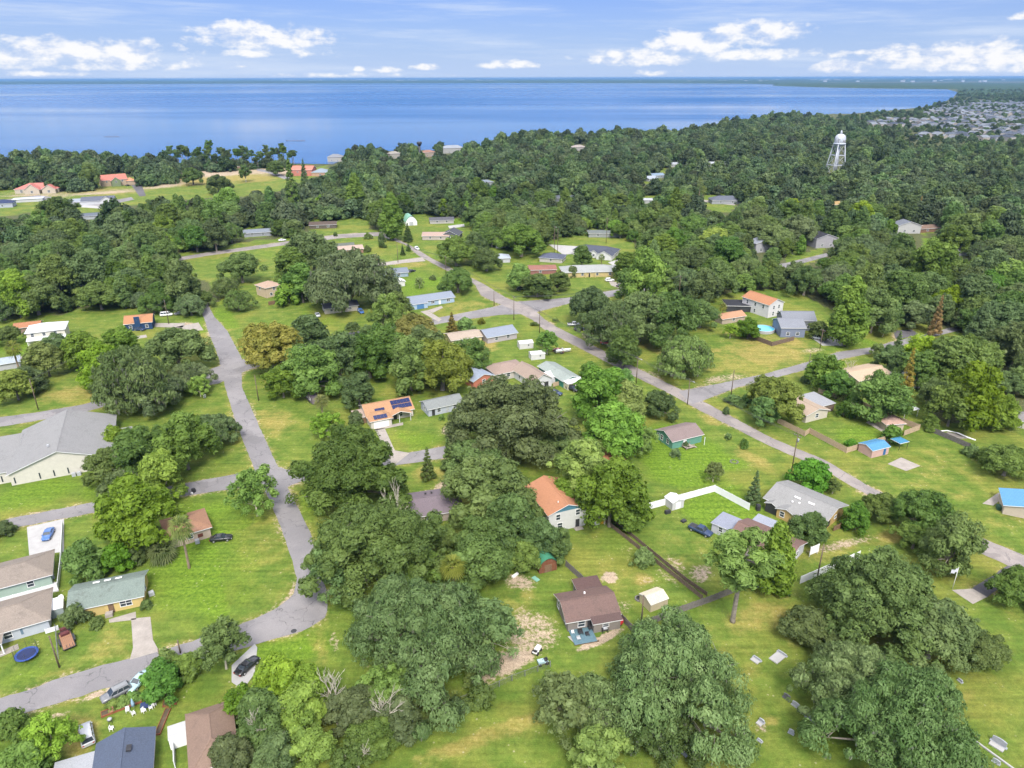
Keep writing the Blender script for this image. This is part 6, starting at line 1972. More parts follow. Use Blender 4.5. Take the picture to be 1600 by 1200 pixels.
# ------------------------------------------------------------------ fences
def fence(pts, h, m, label, pw=2.4, style='panel', group=None, name='fence', post=None):
    """run of fence: each panel and each post a part"""
    w = [G(*p) for p in pts]
    root = empty(name, (w[0].x, w[0].y, 0), 0, label, 'fence', group)
    o = w[0]
    post = post or m
    pm = MB().box(-.06, -.06, -.1, .06, .06, h + .08).mesh('post', post)
    cache = {}
    for a, b in zip(w[:-1], w[1:]):
        d = b - a
        n = max(1, round(d.length / pw))
        step = d.length / n
        rz = math.atan2(d.y, d.x)
        key = round(step, 2)
        if key not in cache:
            q = MB()
            if style == 'panel':
                k = max(3, int(step / .3))
                for i in range(k):
                    x0 = .07 + (step - .14) * i / k
                    q.box(x0, -.02 - .006 * (i % 2), .05, x0 + (step - .14) / k - .012, .02 - .006 * (i % 2), h - .02 * ((i * 7) % 3))
                q.box(.07, .02, h * .8, step - .07, .05, h * .86).box(.07, .02, h * .2, step - .07, .05, h * .26)
                cache[key] = ('panel', q.mesh('panel', m))
            elif style == 'vinyl':
                q.box(.06, -.025, .06, step - .06, .025, h - .1).box(.03, -.04, h - .1, step - .03, .04, h).box(.03, -.04, .02, step - .03, .04, .14)
                cache[key] = ('panel', q.mesh('panel', m))
            elif style == 'link':
                for i in range(int(step / .14)):
                    q.bar((i * .14, 0, .05), (min(step, i * .14 + .5), 0, h - .05), .008)
                    q.bar((i * .14 + .5 if i * .14 + .5 < step else step, 0, .05), (i * .14, 0, h - .05), .008)
                q.bar((0, 0, h), (step, 0, h), .05)
                cache[key] = ('mesh_panel', q.mesh('mesh_panel', m))
            else:
                for z in (.35, .75, 1.15):
                    if z < h:
                        q.box(.05, -.03, z * h / 1.3, step - .05, .03, z * h / 1.3 + .2)
                cache[key] = ('rail', q.mesh('rail', m))
        nm, me = cache[key]
        for i in range(n):
            p = a + d * (i / n)
            put(nm, me, root, (p.x - o.x, p.y - o.y, 0), rz)
            put('post', pm, root, (p.x - o.x, p.y - o.y, 0), rz)
    p = w[-1]
    put('post', pm, root, (p.x - o.x, p.y - o.y, 0), 0)
    return root


VINYL = mat('white_vinyl', (.70, .70, .71), .4, .04)
DKGREY = mat('weathered_wood', (.15, .135, .125), .85, .3, 2)
LINK = mat('chain_link', (.16, .165, .16), .5, .1)
fence([(1010, 797), (1116, 768), (1170, 797)], 1.85, VINYL, 'white vinyl privacy fence round the vivid green yard', style='vinyl')
fence([(1250, 912), (1342, 872)], 1.85, VINYL, 'white vinyl fence between the dirt drive and the cemetery', style='vinyl')
fence([(0, 947), (91, 922)], 1.75, VINYL, 'white vinyl fence between the two brown hipped houses', style='vinyl')
fence([(91, 922), (96, 880), (99, 822)], 1.3, VINYL, 'white picket fence along the side of the green walled house', pw=2.0, style='vinyl')
fence([(72, 990), (92, 984)], 1.0, VINYL, 'short white fence at the corner of the pale blue house', style='vinyl')
fence([(274, 1200), (272, 1150)], 1.6, VINYL, 'white fence beside the dusty brown hip roof', style='vinyl')
fence([(946, 817), (975, 840), (1020, 876), (1062, 909), (1097, 937)], 1.15, DARKWOOD, 'dark weathered board fence nearer the maroon house, running down the long yard')
fence([(955, 813), (985, 837), (1030, 874), (1070, 907), (1104, 931)], 1.0, DARKWOOD, 'dark fence along the east side of the narrow strip between long yards')
fence([(911, 792), (945, 820)], 2.1, mat('grey_fence_wood', (.36, .33, .30), .85, .2, 2), 'tall grey privacy fence beside the two storey white house')
fence([(884, 885), (907, 906), (967, 965), (986, 985)], 1.6, DKGREY, 'grey brown fence behind the maroon roofed house')
fence([(988, 988), (1050, 962), (1110, 941), (1150, 925), (1180, 914)], 1.7, DKGREY, 'dark back fence along the north edge of the cemetery')
fence([(760, 1082), (800, 1064), (860, 1042)], 1.3, LINK, 'chain link fence along the cemetery lawn below the sandy yard', style='link')
fence([(645, 1132), (700, 1106), (760, 1082)], 1.3, LINK, 'chain link fence beneath the tangled bright trees', style='link')
fence([(1215, 661), (1257, 682), (1264, 677), (1322, 708), (1382, 690)], 1.8, TANWOOD, 'tan wooden privacy fence along the diagonal street')
fence([(1278, 614), (1332, 628), (1372, 648), (1436, 672), (1412, 681)], 1.8, TANWOOD, 'tan wooden back fence behind the cream house')
fence([(1455, 675), (1490, 690), (1526, 706)], 1.6, DKGREY, 'grey brown fence beside the white hoop on the far lawn')
fence([(420, 477), (455, 471), (497, 466)], 1.8, BROWNWOOD, 'brown board fence behind the open lawn below the tan house')
fence([(1150, 520), (1206, 541), (1240, 532)], 1.8, DARKWOOD, 'dark brown fence round the swimming pool yard')
fence([(1316, 817), (1312, 826), (1302, 830)], 1.4, BROWNWOOD, 'short brown screen fence at the end of the yellow house')
fence([(92, 1030), (88, 984)], 1.2, LINK, 'thin wire fence between the trampoline and the flatbed trailer', style='link')
fence([(775, 388), (820, 384), (835, 380)], 1.5, VINYL, 'white fence along the wood above the junction', style='vinyl')


# ------------------------------------------------------------------ poles and wires
def pole(base, top, label, arm=True, lamp=False, xf=False, h=None, rz=None, wood=True):
    b = G(*base)
    # height from the photograph: the point above the base whose image is nearest the top's
    if h is None:
        best = min((abs(to_px([(b.x, b.y, z)])[0][0][1] - top[1]), z) for z in np.arange(3, 16, .1))
        h = best[1]
    r = empty('utility_pole', (b.x, b.y, 0), rz if rz is not None else R(-60), label, 'pole', 'utility poles')
    k = MB()
    k.tube([(0, 0, -.2), (0, 0, h)], [.16, .11], 8)
    k.build('pole', WOODPOLE if wood else GREYMET, r)
    if arm:
        k = MB()
        k.box(-1.1, -.06, h - .7, 1.1, .06, h - .56)
        a = k.build('crossarm', WOODPOLE, r)
        for x in (-1.0, -.5, .5, 1.0):
            k = MB()
            k.lathe([(.05, h - .56), (.07, h - .48), (.03, h - .38)], 8, x, 0)
            k.build('insulator', GREYMET, a)
    if xf:
        k = MB()
        k.lathe([(.02, h - 2.2), (.24, h - 2.15), (.25, h - 1.35), (.2, h - 1.25), (.02, h - 1.2)], 12, .38, 0)
        k.build('transformer', GREYMET, r)
    if lamp:
        k = MB()
        k.tube([(0, 0, h - .9), (.8, 0, h - .5), (1.6, 0, h - .45)], .05, 6)
        a = k.build('lamp_arm', GREYMET, r)
        k = MB()
        k.box(1.4, -.14, h - .5, 2.1, .14, h - .36)
        k.build('lamp_head', GREYMET, a)
    return (b.x, b.y, h), r


P1, _ = pole((93, 1043), (76, 994), 'thin dark pole at the lawn edge beside the trampoline', False)
P2, _ = pole((1237, 735), (1246, 678), 'utility pole with transformer between the diagonal street and the round clipped tree', True, xf=True)
P3, _ = pole((1275, 911), (1285, 850), 'dark pole at the white fence beside the blank white board', False)
P4, _ = pole((994, 599), (996, 557), 'street lamp pole beside the pale willowy tree', True, True)
P5, _ = pole((1074, 632), (1081, 592), 'lamp pole on the street corner by the teal house', False, True)
P6, _ = pole((1142, 619), (1146, 578), 'pole at the grass corner opposite the lamp pole', False)
P7, _ = pole((843, 520), (845, 485), 'pole beside the diagonal street just south of the junction', True)
P8, _ = pole((803, 500), (804, 462), 'pole at the west corner of the junction', True)
P9, _ = pole((866, 395), (868, 350), 'tall pole in front of the charcoal hip roof', True, True)
P10, _ = pole((871, 398), (872, 356), 'second pole close behind the tall lamp pole', False)
P11, _ = pole((264, 506), (258, 468), 'utility pole beside the dark blue cottage under oaks', True)
P12, _ = pole((772, 478), (772, 455), 'short pole at the east corner of the pale blue ranch lawn', False)
P13, _ = pole((404, 626), (400, 586), 'dark pole on the lawn under the bronze tree', False)
P14, _ = pole((622, 410), (622, 376), 'pole beside the diagonal street near the dark cypress', True)
P15, _ = pole((947, 380), (947, 335), 'pole behind the charcoal roofed house', True)
P16, _ = pole((252, 1034), (248, 1016), 'short leaning pole in the dark shrubs by the road bend', False)
P17, _ = pole((282, 1020), (284, 1006), 'thin pole on the roadside above the dark shrubs', False)
P18, _ = pole((1002, 973), (1003, 930), 'yard lamp pole beside the fire pit', False, False)
P19, _ = pole((1281, 545), (1288, 514), 'pole beside the drive of the slate blue cottage', True)
P20, _ = pole((1262, 580), (1268, 552), 'slim pole on the verge of the eastern side road', False)
P21, _ = pole((697, 428), (697, 400), 'pole at the shoulder of the diagonal street by the dark round tree', True)
P22, _ = pole((1060, 470), (1062, 430), 'pole on the main road under the big oaks', True)
P23, _ = pole((60, 640), (57, 592), 'pole on the main road verge behind the hall', True)


def wires(a, b, label, n=3, sag=.9, off=.5):
    k = MB()
    A, B = Vector(a), Vector(b)
    d = (B - A)
    s = Vector((-d.y, d.x, 0)).normalized()
    for i in range(n):
        o = s * (i - (n - 1) / 2) * off
        pts = [A.lerp(B, t / 10) + o + Vector((0, 0, -.3 - sag * 4 * (t / 10) * (1 - t / 10))) for t in range(11)]
        k.tube(pts, .03, 4, caps=False)
    k2 = k.build('power_line', mat('wire_black', (.06, .06, .06), .6, 0))
    tag(k2, label, 'power line')


wires(P2, P5, 'power lines from the transformer pole to the corner lamp pole')
wires(P5, P4, 'power lines between the corner lamp pole and the willowy tree pole')
wires(P4, P7, 'power lines along the diagonal street up to the junction')
wires(P7, P8, 'power lines across the junction corner', 3, .5)
wires(P8, P22, 'power lines along the main road east of the junction', 4, 2.5, .6)
wires(P23, P11, 'power lines over the grass behind the hall', 3, 1.6)
wires(P8, P21, 'power lines up the shoulder of the diagonal street', 3)
wires(P21, P14, 'power lines along the far diagonal street', 3)


# ------------------------------------------------------------------ water tower
def water_tower():
    b = G(1303, 276)
    r = empty('water_tower', (b.x, b.y, 0), R(12), 'white municipal water tower on steel legs above the wood', 'water tower')
    ht = next(z for z in np.arange(20, 80, .2) if to_px([(b.x, b.y, z)])[0][0][1] <= 209)
    zb = next(z for z in np.arange(15, 80, .2) if to_px([(b.x, b.y, z)])[0][0][1] <= 224.5)
    sc = to_px([(b.x, b.y, ht)])[1][0] / FPX
    rad = 8.3 * sc
    prof = [(.3, zb - 3.2), (rad * .6, zb - 2.6), (rad * .96, zb - .6), (rad, zb), (rad, zb + (ht - zb) * .45), (rad * .93, zb + (ht - zb) * .68), (rad * .72, zb + (ht - zb) * .86), (rad * .35, ht - .3), (.1, ht)]
    TW = mat('tower_white', (.41, .43, .46), .45, .06, .3)
    MB().lathe(prof, 32).build('tank', TW, r)
    MB().lathe([(rad * 1.0, zb - .5), (rad * 1.1, zb - .45), (rad * 1.1, zb + .35), (rad, zb + .4)], 32).build('balcony', mat('tower_grey', (.52, .55, .60), .5, .05), r)
    k = MB()
    k.tube([(0, 0, 0), (0, 0, zb - 2)], 1.05, 14)
    k.build('riser', TW, r)
    k = MB()
    k.lathe([(.9, ht - .3), (1.1, ht + .9), (.8, ht + 2.2), (.1, ht + 3.6)], 10)
    k.build('vent', TW, r)
    tops, feet = [], []
    for i in range(4):
        a = 6.283 * (i + .5) / 4
        t, f = Vector((math.cos(a) * rad * .98, math.sin(a) * rad * .98, zb - .3)), Vector((math.cos(a) * rad * 2.0, math.sin(a) * rad * 2.0, 0))
        tops.append(t)
        feet.append(f)
        MB().tube([f, t], .46, 10).build('leg', TW, r)
    for lv in (.36, .66):
        for i in range(4):
            MB().bar(feet[i].lerp(tops[i], lv), feet[(i + 1) % 4].lerp(tops[(i + 1) % 4], lv), .6).build('strut', TW, r)
    for i in range(4):
        j = (i + 1) % 4
        for l0, l1 in ((0, .36), (.36, .66), (.66, 1)):
            k = MB()
            k.bar(feet[i].lerp(tops[i], l0), feet[j].lerp(tops[j], l1), .16).bar(feet[j].lerp(tops[j], l0), feet[i].lerp(tops[i], l1), .16)
            k.build('brace', TW, r)
    # lettering as painted: strokes bent round the tank
    F = {'T': [((0, 1), (1, 1)), ((.5, 1), (.5, 0))], 'A': [((0, 0), (.5, 1)), ((.5, 1), (1, 0)), ((.22, .4), (.78, .4))], 'R': [((0, 0), (0, 1)), ((0, 1), (.9, .95)), ((.9, .95), (.9, .55)), ((.9, .55), (0, .5)), ((.35, .5), (1, 0))], '-': [((.1, .5), (.9, .5))]}
    yaw = math.atan2(-b.y, -b.x) - R(12)
    k = MB()
    zc = zb + (ht - zb) * .10
    lh = (ht - zb) * .26
    for i, ch in enumerate('T-AR'):
        hh = lh * (1.35 if i == 0 else 1)
        ww = lh * .72
        a0 = yaw + (i - .9) * (ww * 1.3) / rad
        for (x0, y0), (x1, y1) in F[ch]:
            p = [Vector((math.cos(a0 + x * ww / rad) * (rad + .08), math.sin(a0 + x * ww / rad) * (rad + .08), zc + y * hh)) for x, y in ((x0, y0), (x1, y1))]
            k.bar(p[0], p[1], .42, .12)
    k.build('lettering', mat('tower_letter', (.16, .13, .13), .6, 0), r)


water_tower()


# ------------------------------------------------------------------ small things
def obj1(name, mb, m, px, label, cat, rz=0.0, group=None, z=0.0):
    p = G(*px)
    o = mb.build(name, m, None, (p.x, p.y, z), rz)
    return tag(o, label, cat, group)


# pool
_r = empty('swimming_pool', at_px(1193, 517), 0, 'round blue swimming pool with pale wall', 'pool')
k = MB()
N = 32
vs = []
for i in range(N):
    c, s = math.cos(6.283 * i / N), math.sin(6.283 * i / N)
    vs += [(4.4 * c, 4.4 * s, 0), (4.4 * c, 4.4 * s, 1.25), (4.15 * c, 4.15 * s, 1.25), (4.15 * c, 4.15 * s, .9)]
k.add(vs, [(4 * i + q, 4 * ((i + 1) % N) + q, 4 * ((i + 1) % N) + q + 1, 4 * i + q + 1) for i in range(N) for q in range(3)])
k.build('wall', CONC_W, _r)
k = MB()
k.tube([(0, 0, 1.0), (0, 0, 1.05)], 4.16, 32)
k.build('water', mat('pool_water', (.10, .45, .62), .08, .1, spec=.5), _r)
# blank white board on posts
_r = empty('notice_board', at_px(1271, 868), R(28), 'blank white board on a post beside the dark pole', 'sign')
MB().box(-1.35, -.05, .6, 1.35, .05, 2.6).build('board', WHITE, _r)
for x in (-1.2, 1.2):
    MB().box(x - .06, .05, -.1, x + .06, .17, 2.7).build('post', GREYMET, _r)
# flag
_fp = G(1488, 920)
_r = empty('flagpole', (_fp.x, _fp.y, 0), 0, 'white flagpole with a pale limp flag by the cemetery drive', 'flagpole')
MB().tube([(0, 0, 0), (0, 0, 5.2)], [.07, .04], 8).build('pole', WHITE, _r)
MB().lathe([(.02, 5.2), (.09, 5.28), (.02, 5.38)], 8).build('finial', WHITE, _r)
k = MB()
vs = []
for i in range(9):
    x = -.06 - 1.3 * i / 8
    for z in (5.05, 4.15):
        vs.append((x, .16 * math.sin(i * 1.25), z - .05 * i))
k.add(vs, [(2 * i, 2 * i + 1, 2 * i + 3, 2 * i + 2) for i in range(8)])
k.add([(x, y + .015, z) for x, y, z in vs], [(2 * i + 2, 2 * i + 3, 2 * i + 1, 2 * i) for i in range(8)])
k.build('flag', mat('pale_flag', (.55, .55, .60), .8, .25, 1.5), _r)
# fire pit
_r = empty('fire_pit', at_px(999, 936), 0, 'ring of dark stones round a fire pit in the yard', 'fire pit')
st_ = MB().box(-.17, -.12, 0, .17, .12, .26).mesh('stone', mat('pit_stone', (.16, .15, .14), .9, .3, 2))
for i in range(12):
    a = 6.283 * i / 12
    put('stone', st_, _r, (.8 * math.cos(a), .8 * math.sin(a), .01), a + 1.57)
MB().lathe([(.62, .02), (.5, .1), (.02, .14)], 12).build('ash', DARK, _r)
# red round tank and barbecue
_r = empty('red_float_ball', at_px(967, 976), 0, 'big round red ball at the corner of the maroon house', 'ball')
k = MB()
k.lathe([(.02, .1), (.45, .2), (.78, .55), (.85, .9), (.78, 1.25), (.45, 1.6), (.02, 1.7)], 18)
k.build('ball', mat('red_ball', (.42, .03, .03), .4, .1), _r)
MB().box(-.4, -.4, 0, .4, .4, .22).build('base', DARK, _r)
_r = empty('barbecue', at_px(945, 988), R(15), 'black barbecue with pale lid in front of the maroon house', 'barbecue')
MB().box(-.6, -.3, .75, .6, .3, .95).build('shelf', DARK, _r)
k = MB()
k.tube([(-.4, 0, 1.0), (.4, 0, 1.0)], .32, 12)
k.build('lid', GREYMET, _r)
for x in (-.5, .5):
    for y in (-.22, .22):
        MB().box(x - .04, y - .04, 0, x + .04, y + .04, .75).build('leg', DARK, _r)
# outdoor bits by the bottom left hedge
_hedge = G(185, 1095)


def chair(px, rz, m, label, group):
    r = empty('garden_chair', at_px(*px), rz, label, 'chair', group)
    MB().box(-.28, -.28, .38, .28, .28, .44).build('seat', m, r)
    MB().box(-.28, .22, .44, .28, .28, .95).build('backrest', m, r)
    for x in (-.24, .24):
        for y in (-.24, .24):
            MB().box(x - .03, y - .03, 0, x + .03, y + .03, .38).build('leg', m, r)
        MB().box(x - .04, -.28, .6, x + .04, .24, .65).build('armrest', m, r)


PINK = mat('faded_pink', lin('d98a86'), .6, .1)
for i, (px, rz, m, lb) in enumerate([((200, 1112), .4, WHITE, 'white garden chair nearest the pale blue parasol'), ((209, 1117), 2.4, WHITE, 'white garden chair below the pale blue parasol'), ((225, 1113), 1.2, WHITE, 'white garden chair beside the navy covered table'), ((236, 1108), -1, WHITE, 'white garden chair below the round green tree'), ((241, 1104), 3, WHITE, 'white garden chair closest to the round green tree'), ((175, 1113), .2, PINK, 'faded pink garden chair by the hedge'), ((175, 1141), 1.7, WHITE, 'lone white garden chair on the lawn above the slate blue roof')]):
    chair(px, rz, m, lb, 'garden chairs on the front lawn')
_r = empty('garden_parasol', at_px(210, 1109), 0, 'closed pale blue garden parasol by the hedge', 'parasol')
MB().tube([(0, 0, 0), (0, 0, 2.5)], .03, 6).build('pole', WHITE, _r)
MB().lathe([(.32, .95), (.26, 1.5), (.14, 2.1), (.03, 2.45)], 10).build('canopy', mat('pale_blue_cloth', lin('a9cbe0'), .8, .15), _r)
_r = empty('garden_table', at_px(229, 1105), R(20), 'garden table under a navy cloth among white chairs', 'table')
MB().box(-.8, -.5, .68, .8, .5, .74).box(-.82, -.52, .3, -.8, .52, .74).box(.8, -.52, .3, .82, .52, .74).box(-.8, -.52, .3, .8, -.5, .68).box(-.8, .5, .3, .8, .52, .68).build('cloth', mat('navy_cloth', (.03, .045, .12), .9, .15), _r)
for x in (-.7, .7):
    for y in (-.4, .4):
        MB().box(x - .03, y - .03, 0, x + .03, y + .03, .68).build('leg', WHITE, _r)
_r = empty('grill', at_px(173, 1130), 0, 'dark round kettle grill with pale lid on the lawn', 'grill')
MB().lathe([(.03, .5), (.3, .62), (.4, .85)], 12).build('bowl', DARK, _r)
MB().lathe([(.41, .86), (.32, 1.05), (.03, 1.13)], 12).build('lid', GREYMET, _r)
for a in range(3):
    MB().bar((.25 * math.cos(a * 2.09), .25 * math.sin(a * 2.09), .65), (.36 * math.cos(a * 2.09), .36 * math.sin(a * 2.09), 0), .04).build('leg', DARK, _r)
for i, (c, sx, sy, rz, lb) in enumerate([((266, 1099), 1.1, .6, .3, 'small raised garden bed beside the round green tree'), ((255, 1128), .45, 2.6, .1, 'long raised garden bed beside the slate blue roof'), ((190, 1106), 3.0, .6, .55, 'narrow raised bed edged in red boards along the hedge')]):
    r = empty('raised_bed', at_px(*c), rz, lb, 'garden bed', 'raised garden beds')
    MB().box(-sx, -sy, 0, sx, -sy + .08, .35).box(-sx, sy - .08, 0, sx, sy, .35).box(-sx, -sy + .08, 0, -sx + .08, sy - .08, .35).box(sx - .08, -sy + .08, 0, sx, sy - .08, .35).build('frame', mat('red_board', lin('a5654a'), .8, .2), r)
    MB().box(-sx + .08, -sy + .08, 0, sx - .08, sy - .08, .24).build('soil', mat('soil', (.09, .065, .04), .95, .3, 2), r)
# clutter on the long yards
for px, s, m, lb, nm in [((937, 818), (1.6, .7, .9), mat('yellow_cover', lin('d0a03a'), .6, .1), 'yellow crate at the top of the dark board fence', 'storage_crate'), ((925, 812), (.8, .8, .8), DARK, 'dark bin beside the tall grey fence', 'bin'), ((933, 819), (1.2, .5, .6), WHITE, 'white barrow shape by the tall grey fence', 'wheelbarrow'),
                         ((1043, 802), (1.4, .7, .9), DARK, 'black mower beside the white shed', 'mower'), ((1068, 815), (1.2, .9, .5), DARK, 'dark square planter on the vivid green yard', 'planter'), ((303, 769), (.7, .7, 1.1), DARK, 'black wheelie bin on the side street kerb', 'wheelie_bin'),
                         ((300, 772), (.5, .4, .5), WHITE, 'white mailbox beside the black wheelie bin', 'mailbox'), ((326, 820), (.8, .8, 1.2), mat('green_bin', (.03, .08, .05), .5, .1), 'dark green bin at the corner of the pinkish house', 'wheelie_bin'), ((43, 911), (.9, .9, .8), GREYMET, 'grey grill on the pale patio', 'grill'),
                         ((22, 912), (1.1, .7, 1.6), WHITE, 'white storage cabinet on the pale patio', 'cabinet'), ((96, 936), (.8, .6, .9), WHITE, 'white bin at the back of the yellow house', 'bin'), ((237, 930), (1.0, .7, 1.0), GREYMET, 'grey meter cabinet at the east end of the yellow house', 'cabinet'),
                         ((75, 905), (2.2, 1.6, .5), mat('bluegrey_pad', lin('a7adb8'), .7, .1), 'blue grey pad on the small lawn behind the white fence', 'equipment_pad'), ((320, 621), (.8, .4, 1.1), WHITE, 'small white cabinet on the lawn by the street', 'cabinet'), ((1187, 812), (2.2, .9, .7), WHITE, 'white bench in front of the yellow walled house', 'bench'),
                         ((1184, 797), (.9, .9, 1.6), DARK, 'dark patio heater shape at the yellow house porch', 'heater'), ((1230, 800), (1.6, .9, .8), DARK, 'dark patio furniture by the yellow wall', 'sofa'), ((1298, 815), (1.2, .8, .8), WHITE, 'white chair cushions behind the brown screen', 'cushion'), ((1560, 795), (1.6, .9, 1.0), mat('green_bin', (.03, .08, .05), .5, .1), 'dark green bin by the sky blue roofed building', 'bin'),
                         ((805, 900), (1.7, .5, .5), WHITE, 'white kayak shape lying on the sandy yard', 'kayak'), ((837, 905), (.9, 1.6, .2), mat('teal_tarp', lin('8fc4ae'), .7, .1), 'pale green tarp lying by the small barn shed', 'tarp')]:
    k = MB()
    a, b_, c = s[0] / 2, s[1] / 2, s[2]
    k.add([(-a, -b_, 0), (a, -b_, 0), (a, b_, 0), (-a, b_, 0), (-a * 1.05, -b_ * 1.05, c * .8), (a * 1.05, -b_ * 1.05, c * .8), (a * 1.05, b_ * 1.05, c * .8), (-a * 1.05, b_ * 1.05, c * .8), (-a * .85, -b_ * .8, c), (a * .85, -b_ * .8, c), (a * .85, b_ * .8, c), (-a * .85, b_ * .8, c)],
          [(3, 2, 1, 0)] + [(i, (i + 1) % 4, 4 + (i + 1) % 4, 4 + i) for i in range(4)] + [(4 + i, 4 + (i + 1) % 4, 8 + (i + 1) % 4, 8 + i) for i in range(4)] + [(8, 9, 10, 11)])
    obj1(nm, k, m, px, lb, nm.split('_')[-1], rz=(px[0] * .37) % 1.5)
# white hoop and toys on the far lawn
_r = empty('hoop_frame', at_px(1495, 682), R(-25), 'white curved pipe frame lying on the eastern lawn', 'frame')
k = MB()
k.tube([(-4.2, 0, .15), (-4, 1.6, .15), (-2.4, 2.6, .2), (0, 2.4, .15), (.3, 1.0, .7), (2.8, .3, .15), (4.6, -.7, .15)], .18, 8)
k.build('pipe', WHITE, _r)
k = MB()
k.prism([(-3.6, .2), (-2, 2), (.5, 1.8), (3, 0), (.8, -1.2), (-2.4, -1)], 0, .08)
k.build('tarp', mat('grey_tarp', (.19, .17, .15), .8, .25, 1), _r)
# stone ring on the teal house lawn
_r = empty('stone_ring', at_px(1147, 722), 0, 'small ring of pale stones on the lawn of the teal house', 'stone ring')
for i in range(10):
    a = 6.283 * i / 10
    put('stone', st_, _r, (1.0 * math.cos(a), 1.0 * math.sin(a), 0), a)
# dark brown utility cover and pale litter on the road bend
k = MB()
k.tube([(0, 0, .0), (0, 0, .05)], .55, 16)
obj1('manhole_cover', k, DARK, (459, 986), 'dark round manhole cover at the outside of the road bend', 'manhole cover')
# tall stack by the lake
_s = G(657, 262)
_r = empty('tall_stack', (_s.x, _s.y, 0), 0, 'dark slender stack rising from the lakeside trees', 'stack')
MB().tube([(0, 0, 0), (0, 0, 26)], [1.6, 1.2], 10).build('shaft', DARK, _r)
MB().lathe([(1.2, 24), (3.0, 26.5), (3.0, 28.5), (1.0, 29)], 12).build('head', DARK, _r)
# docks out on the lake
for i, (px, ln, lb) in enumerate([((175, 214), 26, 'low dark strip of reeds and pilings out on the lake, west'), ((462, 220.5), 30, 'low dark strip of pilings out on the lake, nearer the pines'), ((40, 247.5), 40, 'grey jetty running out from the western shore')]):
    p = G(*px)
    r = empty('jetty', (p.x, p.y, .3), 0, lb, 'jetty', 'structures standing in the lake')
    k = MB()
    for j in range(8):
        k.box(-ln / 2 + j * ln / 8, -.9, .7, -ln / 2 + (j + 1) * ln / 8 - .1, .9, .9)
    k.build('deck', BROWNWOOD, r)
    for j in range(6):
        MB().tube([(-ln / 2 + j * ln / 5, 0, -1), (-ln / 2 + j * ln / 5, 0, 1.6)], .3, 6).build('pile', BROWNWOOD, r)


# ------------------------------------------------------------------ cemetery
def grave(px, rz, w, h, label, ledger=0.0, m=None):
    r = empty('gravestone', at_px(*px), R(rz), label, 'gravestone', 'gravestones in the cemetery')
    m = m or STONE
    MB().box(-w * .6, -.25, 0, w * .6, .25, .16).build('base', m, r)
    k = MB()
    n = 6
    pr = [(-w / 2, .16)] + [(-w / 2 + w * i / n, .16 + h * (.82 + .18 * math.sin(math.pi * i / n))) for i in range(n + 1)] + [(w / 2, .16)]
    vs = [(x, -.1, z) for x, z in pr] + [(x, .1, z) for x, z in pr]
    q = len(pr)
    k.add(vs, [tuple(range(q))[::-1], tuple(range(q, 2 * q))] + [(i, (i + 1) % q, q + (i + 1) % q, q + i) for i in range(q)])
    k.build('headstone', m, r)
    if ledger:
        MB().box(-w * .5, .3, 0, w * .5, .3 + ledger, .18).build('ledger', CONC_W, r)


DKSTONE = mat('dark_granite', (.09, .09, .10), .35, .2)
for a in [((1222, 1022), 128, 1.7, .35, 'wide pale double grave slab west of the great oak', 2.6), ((1229, 1092), 128, 1.2, .9, 'dark headstone first in the row under the mossy oak', 0, DKSTONE), ((1243, 1104), 128, 1.3, .8, 'grey headstone second in the row under the mossy oak', 0), ((1253, 1113), 128, 1.0, .8, 'mossy headstone third in the row under the mossy oak', 0),
          ((1266, 1124), 128, 1.6, .7, 'long pale headstone at the end of the row', 0), ((1236, 1146), 140, .8, .7, 'small upright grey headstone alone on the lawn', 0), ((1560, 1163), 128, 2.0, 1.1, 'broad pale granite headstone at the open lawn', .9), ((1183, 1030), 128, 1.5, .3, 'low white grave marker beside the mossy oak edge', .8),
          ((1150, 1172), 128, 1.5, .3, 'long flat grave marker below the mossy oak', 0), ((1165, 1186), 128, .9, .4, 'small dark grave marker near the picture bottom', 0, DKSTONE), ((1190, 1128), 128, .9, .5, 'grey marker with faded flowers on bare earth', .7), ((1187, 1158), 128, .8, .3, 'low marker on the lawn south of the bare earth', 0), ((985, 1172), 128, 1.0, .5, 'dark marker at the shaded foot of the mossy oak', 0, DKSTONE),
          ((1068, 1178), 128, 1.1, .3, 'thin white marker in the grass under the mossy oak', 0), ((1528, 1198), 128, 1.4, .5, 'pale marker at the bottom edge beside the white kerb', .6), ((1556, 1192), 128, 1.0, .6, 'grey headstone just below the broad granite one', 0), ((1500, 1065), 110, .8, .4, 'small pale marker in the shade of the great oak', 0)]:
    grave(*a)
k = MB()
_w = [G(1515, 1152), G(1585, 1203)]
k.bar((_w[0].x, _w[0].y, .1), (_w[1].x, _w[1].y, .1), .28, .22)
tag(k.build('kerb', CONC_W), 'long white kerb line across the cemetery lawn', 'kerb')
